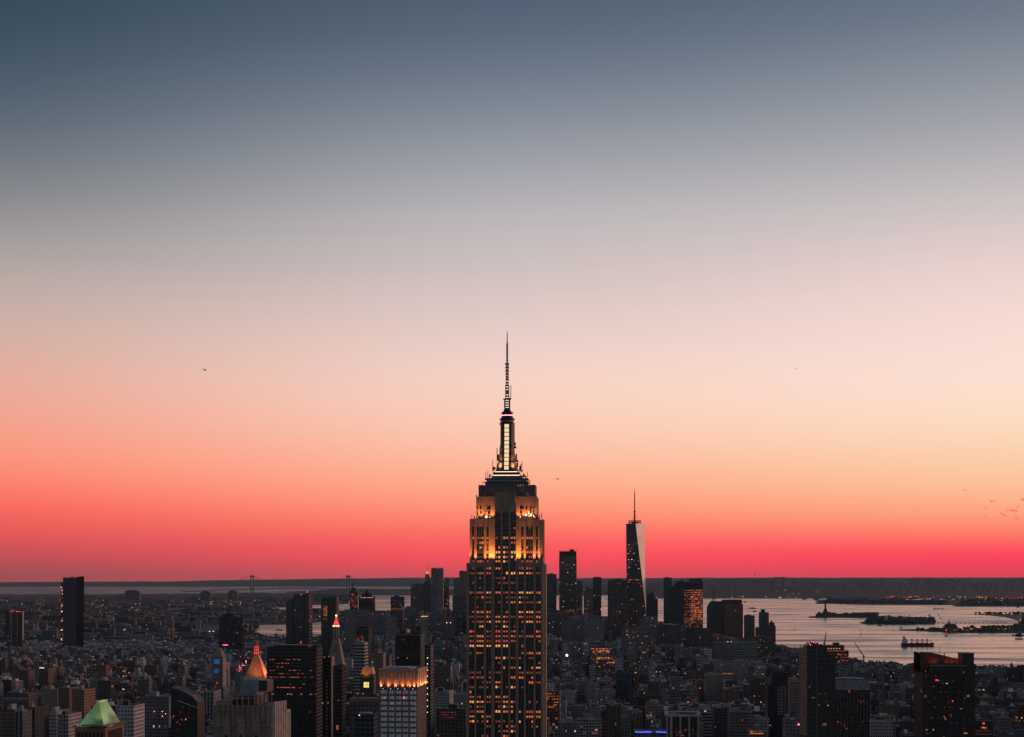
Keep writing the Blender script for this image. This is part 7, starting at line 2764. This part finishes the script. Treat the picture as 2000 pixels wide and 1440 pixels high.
def plain_building(c, i):
    r_ = random.Random(i * 7 + 3)
    tint, cname = TINTS[c['ti']]
    k_ = r_.uniform(1.0, 1.5) * (.6 if c['px'] > 1490 else 1)  # walls to the right darkened in tint to paint in a vignette
    tint = tuple(t * k_ for t in tint)
    sty = r_.choice(STY)
    w, d, h = c['w'], c['d'], c['h']
    lit = r_.choice([.0, .01, .02, .04, .08]) * (1.5 if sty == 'wide' else 1)
    par = (r_.uniform(.24, .42), r_.uniform(.33, .4), lit, r_.random())
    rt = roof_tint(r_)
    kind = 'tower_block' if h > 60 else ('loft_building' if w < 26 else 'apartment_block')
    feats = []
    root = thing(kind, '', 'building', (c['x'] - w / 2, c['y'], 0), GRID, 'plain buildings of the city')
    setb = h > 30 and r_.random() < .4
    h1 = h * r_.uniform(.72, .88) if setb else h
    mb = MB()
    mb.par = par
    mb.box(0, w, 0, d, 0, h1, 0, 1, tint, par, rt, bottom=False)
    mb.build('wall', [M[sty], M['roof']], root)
    mb = MB()
    t = .4
    for (a, b, e, f) in ((0, w, 0, t), (0, w, d - t, d), (0, t, t, d - t), (w - t, w, t, d - t)):
        mb.box(a, b, e, f, h1 + .003, h1 + 1.1, 0, 0, tuple(q * 1.15 for q in tint), None, tint)
    if r_.random() < .5:
        mb.box(-.5, w + .5, -.5, -.003, h1 - 1.2, h1 - .2, 0, 0, tuple(q * 1.3 for q in tint))
    roof = mb.build('roof_edge', M['roof'], root)
    x0, x1, y0, y1 = 0, w, 0, d
    if setb:
        x0, x1, y0, y1 = w * r_.uniform(.05, .22), w * r_.uniform(.78, .95), d * .15, d * .9
        mb = MB()
        mb.box(x0, x1, y0, y1, h1 + .003, h, 0, 1, tint, par, rt, bottom=False)
        mb.build('upper_storeys', [M[sty], M['roof']], root)
        feats.append('stepped')
    hx = r_.uniform(x0 + 1, x0 + (x1 - x0) * .4)
    hw = (x1 - x0) * r_.uniform(.25, .45)
    mb = MB()
    q = roof_tint(r_)
    mb.box(hx, hx + hw, y0 + 2, y0 + (y1 - y0) * .7, h + .003, h + r_.uniform(3, 6), 1, 1, q, None, q)
    mb.build('roof_hut', [M['wall'], M['roof']], roof)
    if r_.random() < .5:
        mb = MB()
        tx, ty = x0 + (x1 - x0) * .8, y0 + (y1 - y0) * .4
        for a in (-1, 1):
            for b in (-1, 1):
                mb.box(tx + a * 1.2 - .15, tx + a * 1.2 + .15, ty + b * 1.2 - .15, ty + b * 1.2 + .15, h, h + 3)
        mb.cyl(tx, ty, 2, h + 3, h + 7, 10)
        mb.cyl(tx, ty, 2.2, h + 7, h + 9, 10, .1)
        mb.build('water_tank', M['wood'], roof)
        feats.append('tank topped')
    for k in range(r_.choice([1, 2, 3])):
        mb = MB()
        q = r_.choice([.1, .25, .45])
        ax, ay = r_.uniform(x0 + 1, x1 - 4), r_.uniform(y0 + 1, y1 - 4)
        mb.box(ax, ax + r_.uniform(1.5, 3), ay, ay + r_.uniform(1.5, 3), h + .003, h + r_.uniform(1, 2), 0, 0, (q, q, q))
        mb.build('air_handler', M['roof'], roof)
    if r_.random() < .3:
        mb = MB()
        mb.bar((hx + hw / 2, y0 + 6, h + 3), (hx + hw / 2, y0 + 6, h + r_.uniform(8, 14)), .35)
        mb.build('mast', M['steel'], roof)
    side, ph = c['key']
    look = cname + ((' ' + feats[0]) if feats else ' flat roofed')
    root['label'] = '%s plain building %s %s, %s' % (c['rank'], side, ph, look)


for i, c in enumerate(chosen):
    plain_building(c, i)

# all the smaller ones together
sty_mb = {k: MB() for k in ('wall', 'wide', 'strip')}
for i, c in enumerate(cand):
    if c.get('ind') or (c['vis'] == 0 and c['y'] < 3500 and c['top'] > 1436):
        continue
    r_ = random.Random(i * 13 + 1)
    k_ = r_.uniform(.8, 1.7) * (.55 if c['px'] > 1490 else 1)  # same painted vignette: darker tints on the right
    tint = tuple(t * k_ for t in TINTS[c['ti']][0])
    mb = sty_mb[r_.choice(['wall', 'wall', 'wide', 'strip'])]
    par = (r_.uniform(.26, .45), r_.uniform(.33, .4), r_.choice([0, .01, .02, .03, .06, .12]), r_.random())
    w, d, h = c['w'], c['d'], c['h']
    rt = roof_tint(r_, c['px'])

    def rb(x0, x1, y0, y1, z0, z1, mi=0, tn=None, r2=None):
        P = []
        for (a, b) in ((x0, y0), (x1, y0), (x1, y1), (x0, y1)):
            P.append((c['x'] - w / 2 + a * gc + b * gs, c['y'] - a * gs + b * gc))
        mb.prism(P, z0, z1, mi, 1, tn or tint, par, r2 or rt)
    rb(0, w, 0, d, 0, h)
    for k in range(r_.choice([1, 2, 3, 4, 5]) if c['y'] < 5200 else 1):
        q = roof_tint(r_, c['px'])
        a, b = r_.uniform(0, w * .6), r_.uniform(0, d * .5)
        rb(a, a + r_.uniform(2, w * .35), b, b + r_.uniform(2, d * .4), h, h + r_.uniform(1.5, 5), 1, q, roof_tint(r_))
for k, mb in sty_mb.items():
    o = mb.build('city_blocks', [M[k], M['roof']])
    tag(o, {'wall': 'mass of small brick houses filling the city between the towers', 'wide': 'mass of small wide windowed buildings filling the city between the towers',
            'strip': 'mass of small vertical windowed buildings filling the city between the towers'}[k], 'buildings', kind='stuff')

# ---- Brooklyn and the far shores
rnd = random.Random(77)
mb = MB()
n = 0
while n < 5200:
    px, py = rnd.uniform(-80, 700), 1163 + 112 * rnd.random() ** 1.25
    x, y = ground(px, py)
    if y < 6300 or not inside(x, y, LAND) or (px > 480 and py > 1218):
        continue
    if any(a < x < b and c_ - 60 < y < e_ for a, b, c_, e_ in FOOT):
        continue
    n += 1
    k_ = rnd.uniform(.3, .9)
    tint = TINTS[rnd.choices(range(10), TW)[0]][0]
    tint = tuple(k_ * (t * .4 + tint[0] * .62) for t in tint)
    w, d = rnd.uniform(18, 70) * (1 + y / 20000), rnd.uniform(15, 40)
    h = rnd.choice([8, 9, 10, 12, 14, 18]) if rnd.random() < .94 else rnd.uniform(24, 48)
    if y > 15000:
        h = min(h, 16)
    mb.par = (.5, .4, rnd.choice([0, 0, .02, .06, .12]), rnd.random())
    rt = roof_tint(rnd)
    rt = tuple(q * .6 for q in rt)
    mb.box(x, x + w, y, y + d, 3, 3 + h, 0, 1, tint, None, rt, bottom=False)
o = mb.build('city_blocks', [M['wall'], M['roof']])
tag(o, 'far low houses and sheds spread over the shore at left', 'buildings', kind='stuff')
tree_mass('trees', [(-60, 1268), (560, 1262), (560, 1246), (480, 1246), (470, 1236), (300, 1215), (-60, 1200)], 8, 18, 900, 23, 'street and park trees among the left side houses', 9)

mb = MB()
for (pa, pb, ya, yb, cnt, hh) in ((1380, 1560, 1166.5, 1168.5, 60, 18), (1560, 2050, 1167.5, 1172, 150, 16), (1600, 1720, 1175, 1178, 26, 16), (1880, 2060, 1177, 1182, 50, 18), (1690, 2050, 1164, 1168, 80, 18),
                                (1990, 2060, 1207, 1220, 14, 14), (460, 690, 1200, 1211, 90, 12), (500, 560, 1214, 1219, 20, 10)):
    for i in range(cnt):
        x, y = ground(rnd.uniform(pa, pb), rnd.uniform(ya, yb))
        q = rnd.choice([.05, .1, .2, .3])
        mb.par = (.6, .5, .05, rnd.random())
        mb.box(x, x + rnd.uniform(30, 110), y, y + 30, 2, 4 + rnd.uniform(.4, 1) * hh, 0, 1, (q, q * .9, q * .85), None, (q * .6,) * 3, bottom=False)
o = mb.build('city_blocks', [M['wall'], M['roof']])
tag(o, 'far port sheds and shore buildings along the harbour', 'buildings', kind='stuff')
r = thing('port_warehouse', 'long pale warehouse beside the water slit of the far port', 'warehouse', (wx(1710, 16500), 16500, 4))
mb = MB()
mb.box(0, wx(1735, 16500) - wx(1710, 16500), 0, 60, 0, 34, 0, 1, (.4, .34, .3), (.8, .8, 0, .1), (.3, .28, .26))
mb.build('wall', [M['wall'], M['roof']], r)
mb = MB()
mb.box(10, 60, -2, -.1, 0, 12)
mb.build('loading_door', M['darksteel'], r)
r = thing('shore_tower_block', 'lone apartment block on the far shore right of the orange grid tower', 'apartment block', (wx(1391, 18000), 18000, 4))
mb = MB()
mb.box(0, 36, 0, 30, 0, 84, 0, 1, (.26, .15, .11), (.5, .4, .02, .1))
mb.build('wall', [M['wall'], M['roof']], r)
mb = MB()
mb.box(8, 24, 6, 20, 84, 90)
mb.build('roof_hut', M['darksteel'], r)


# scattered lamps on the far wooded slope at right
r_ = random.Random(3)
mb = MB()
for i in range(46):
    px = r_.uniform(1370, 2000)
    D = r_.uniform(19200, 24500)
    g = (D - 18500) / 8500.0
    z = 205 * math.sin(g * math.pi / 2) ** 1.2 + 22
    mb.blob((wx(px, D), D, z), r_.uniform(.22, .42) / F * D, r_.choice([0, 0, 1, 2]), 6)
tag(mb.build('street_lights', [M['g_3'], M['g_2'], M['g_amber']]), 'faint scattered lamps on the far wooded slope at right', 'lights', kind='stuff')


# ---- lights
def lights(name, label, specs, seed):
    r_ = random.Random(seed)
    MT = ['g_amber', 'g_line', 'g_red', 'g_5', 'g_3', 'g_pink']
    mb = MB()
    for (pa, pb, ya, yb, cnt, z, wts) in specs:
        for i in range(cnt):
            x, y = ground(r_.uniform(pa, pb), r_.uniform(ya, yb))
            rr = r_.uniform(.28, .62) / F * y
            mb.blob((x, y, r_.uniform(z * .4, z) + 4), rr, r_.choices(range(6), wts)[0], 6)
    o = mb.build(name, [M[k] for k in MT])
    return tag(o, label, 'lights', kind='stuff')


lights('street_lights', 'countless small street and yard lights on the far shore at left',
       [(0, 480, 1172, 1215, 190, 14, (8, 3, 3, 1, 8, .5)), (320, 470, 1205, 1225, 50, 12, (5, 4, 2, 1, 3, 0)), (0, 420, 1235, 1262, 60, 16, (6, 3, 3, 1, 4, .5)), (455, 690, 1198, 1214, 60, 14, (6, 3, 4, 1, 4, 0)),
        (380, 500, 1174, 1186, 60, 14, (6, 3, 4, 3, 4, 0)), (150, 300, 1180, 1205, 60, 12, (7, 3, 2, 1, 5, 0)), (0, 120, 1190, 1215, 40, 12, (5, 2, 5, 0, 4, .5))], 5)
lights('street_lights', 'countless small port and shore lights at right',
       [(1380, 1560, 1167, 1169.5, 34, 14, (6, 3, 3, 0, 4, .3)), (1730, 1800, 1166, 1170, 40, 20, (1, 1, 8, 0, 1, 1)), (1800, 2000, 1166, 1172, 60, 20, (4, 3, 6, 0, 3, 0)), (1640, 1700, 1176, 1178, 10, 16, (2, 1, 4, 0, 1, 1)),
        (1880, 2000, 1174, 1183, 60, 24, (3, 3, 6, 1, 3, 0)), (1870, 1990, 1228, 1234.5, 60, 6, (4, 7, 2, 1, 3, 0)), (1900, 2000, 1200.5, 1202, 14, 5, (4, 5, 1, 1, 2, 0)), (1990, 2010, 1206, 1222, 26, 6, (3, 7, 1, 2, 1, 0)),
        (1380, 1500, 1135, 1150, 10, 120, (4, 3, 1, 0, 2, 0)), (1960, 2000, 1160, 1164, 7, 60, (2, 3, 6, 0, 2, 0))], 6)
# street lamps and roof lamps of the city itself, standing on the plain buildings
r_ = random.Random(19)
mb = MB()
vis = [c for c in cand if c['vis'] > 2 and c['top'] < 1438]
for c in r_.sample(vis, min(len(vis), 130)):
    rr = r_.uniform(.25, .5) / F * c['y']
    mb.blob((c['x'] + r_.uniform(-.4, .4) * c['w'], c['y'] - 1.5, c['h'] * r_.uniform(.5, 1) + 1), rr, r_.choices(range(6), (8, 6, 4, 1, 10, .6))[0], 6)
o = mb.build('street_lights', [M[k] for k in ('g_amber', 'g_line', 'g_red', 'g_5', 'g_3', 'g_pink')])
tag(o, 'small scattered street and roof lamps among the houses of the city', 'lights', kind='stuff')

# traffic on the curved elevated road at left
mb = MB()
path = [(243, 1241), (250, 1239.6), (257, 1238), (263, 1236), (268, 1234), (272, 1232), (276, 1230.8), (278, 1231.6), (276, 1233.5), (271, 1235.6), (266, 1237.5), (261, 1239.3)]
pw_ = [ground(*p) for p in path]
for k, ((x0, y0), (x1, y1)) in enumerate(zip(pw_, pw_[1:])):
    for i in range(9):
        f = (i + r_.random()) / 9
        x, y = x0 + (x1 - x0) * f, y0 + (y1 - y0) * f
        mb.blob((x + r_.uniform(-4, 4), y, 24), (3.0, 3.0, 1.6), (0 if r_.random() < .7 else 1) if k < 6 else 2, 6)
o = mb.build('car_lights', [M['g_white'], M['g_amber'], M['g_pink']])
tag(o, 'stream of car headlights and tail lights on the curved road at left', 'lights', kind='stuff')
mb = MB()
for (x0, y0), (x1, y1) in zip(pw_, pw_[1:]):
    mb.bar((x0, y0, 20), (x1, y1, 20), 9)
r = thing('elevated_road', 'curved elevated road carrying the bright stream of cars at left', 'road', (0, 0, 0))
mb.build('deck', M['concrete'], r)
for (x, y) in pw_[::2]:
    mb = MB()
    mb.box(x - 2, x + 2, y - 2, y + 2, 0, 16)
    mb.build('pillar', M['concrete'], r)

# ------------------------------------------------------------------ the dusk air
hz = bpy.data.materials.new('dusk_haze')
hz.use_nodes = True
nt = hz.node_tree
for n_ in list(nt.nodes):
    nt.nodes.remove(n_)
pv = nt.nodes.new('ShaderNodeVolumePrincipled')
pv.inputs['Color'].default_value = (0.50, 0.74, 0.98, 1)
pv.inputs['Density'].default_value = HAZE_D
pv.inputs['Anisotropy'].default_value = 0.0
out = nt.nodes.new('ShaderNodeOutputMaterial')
nt.links.new(pv.outputs[0], out.inputs['Volume'])
mb = MB()
mb.box(-50000, 50000, -2500, 50000, -3, 640)
o = mb.build('haze', hz)
tag(o, 'thin dusk haze over the whole city and harbour', 'haze', kind='stuff')
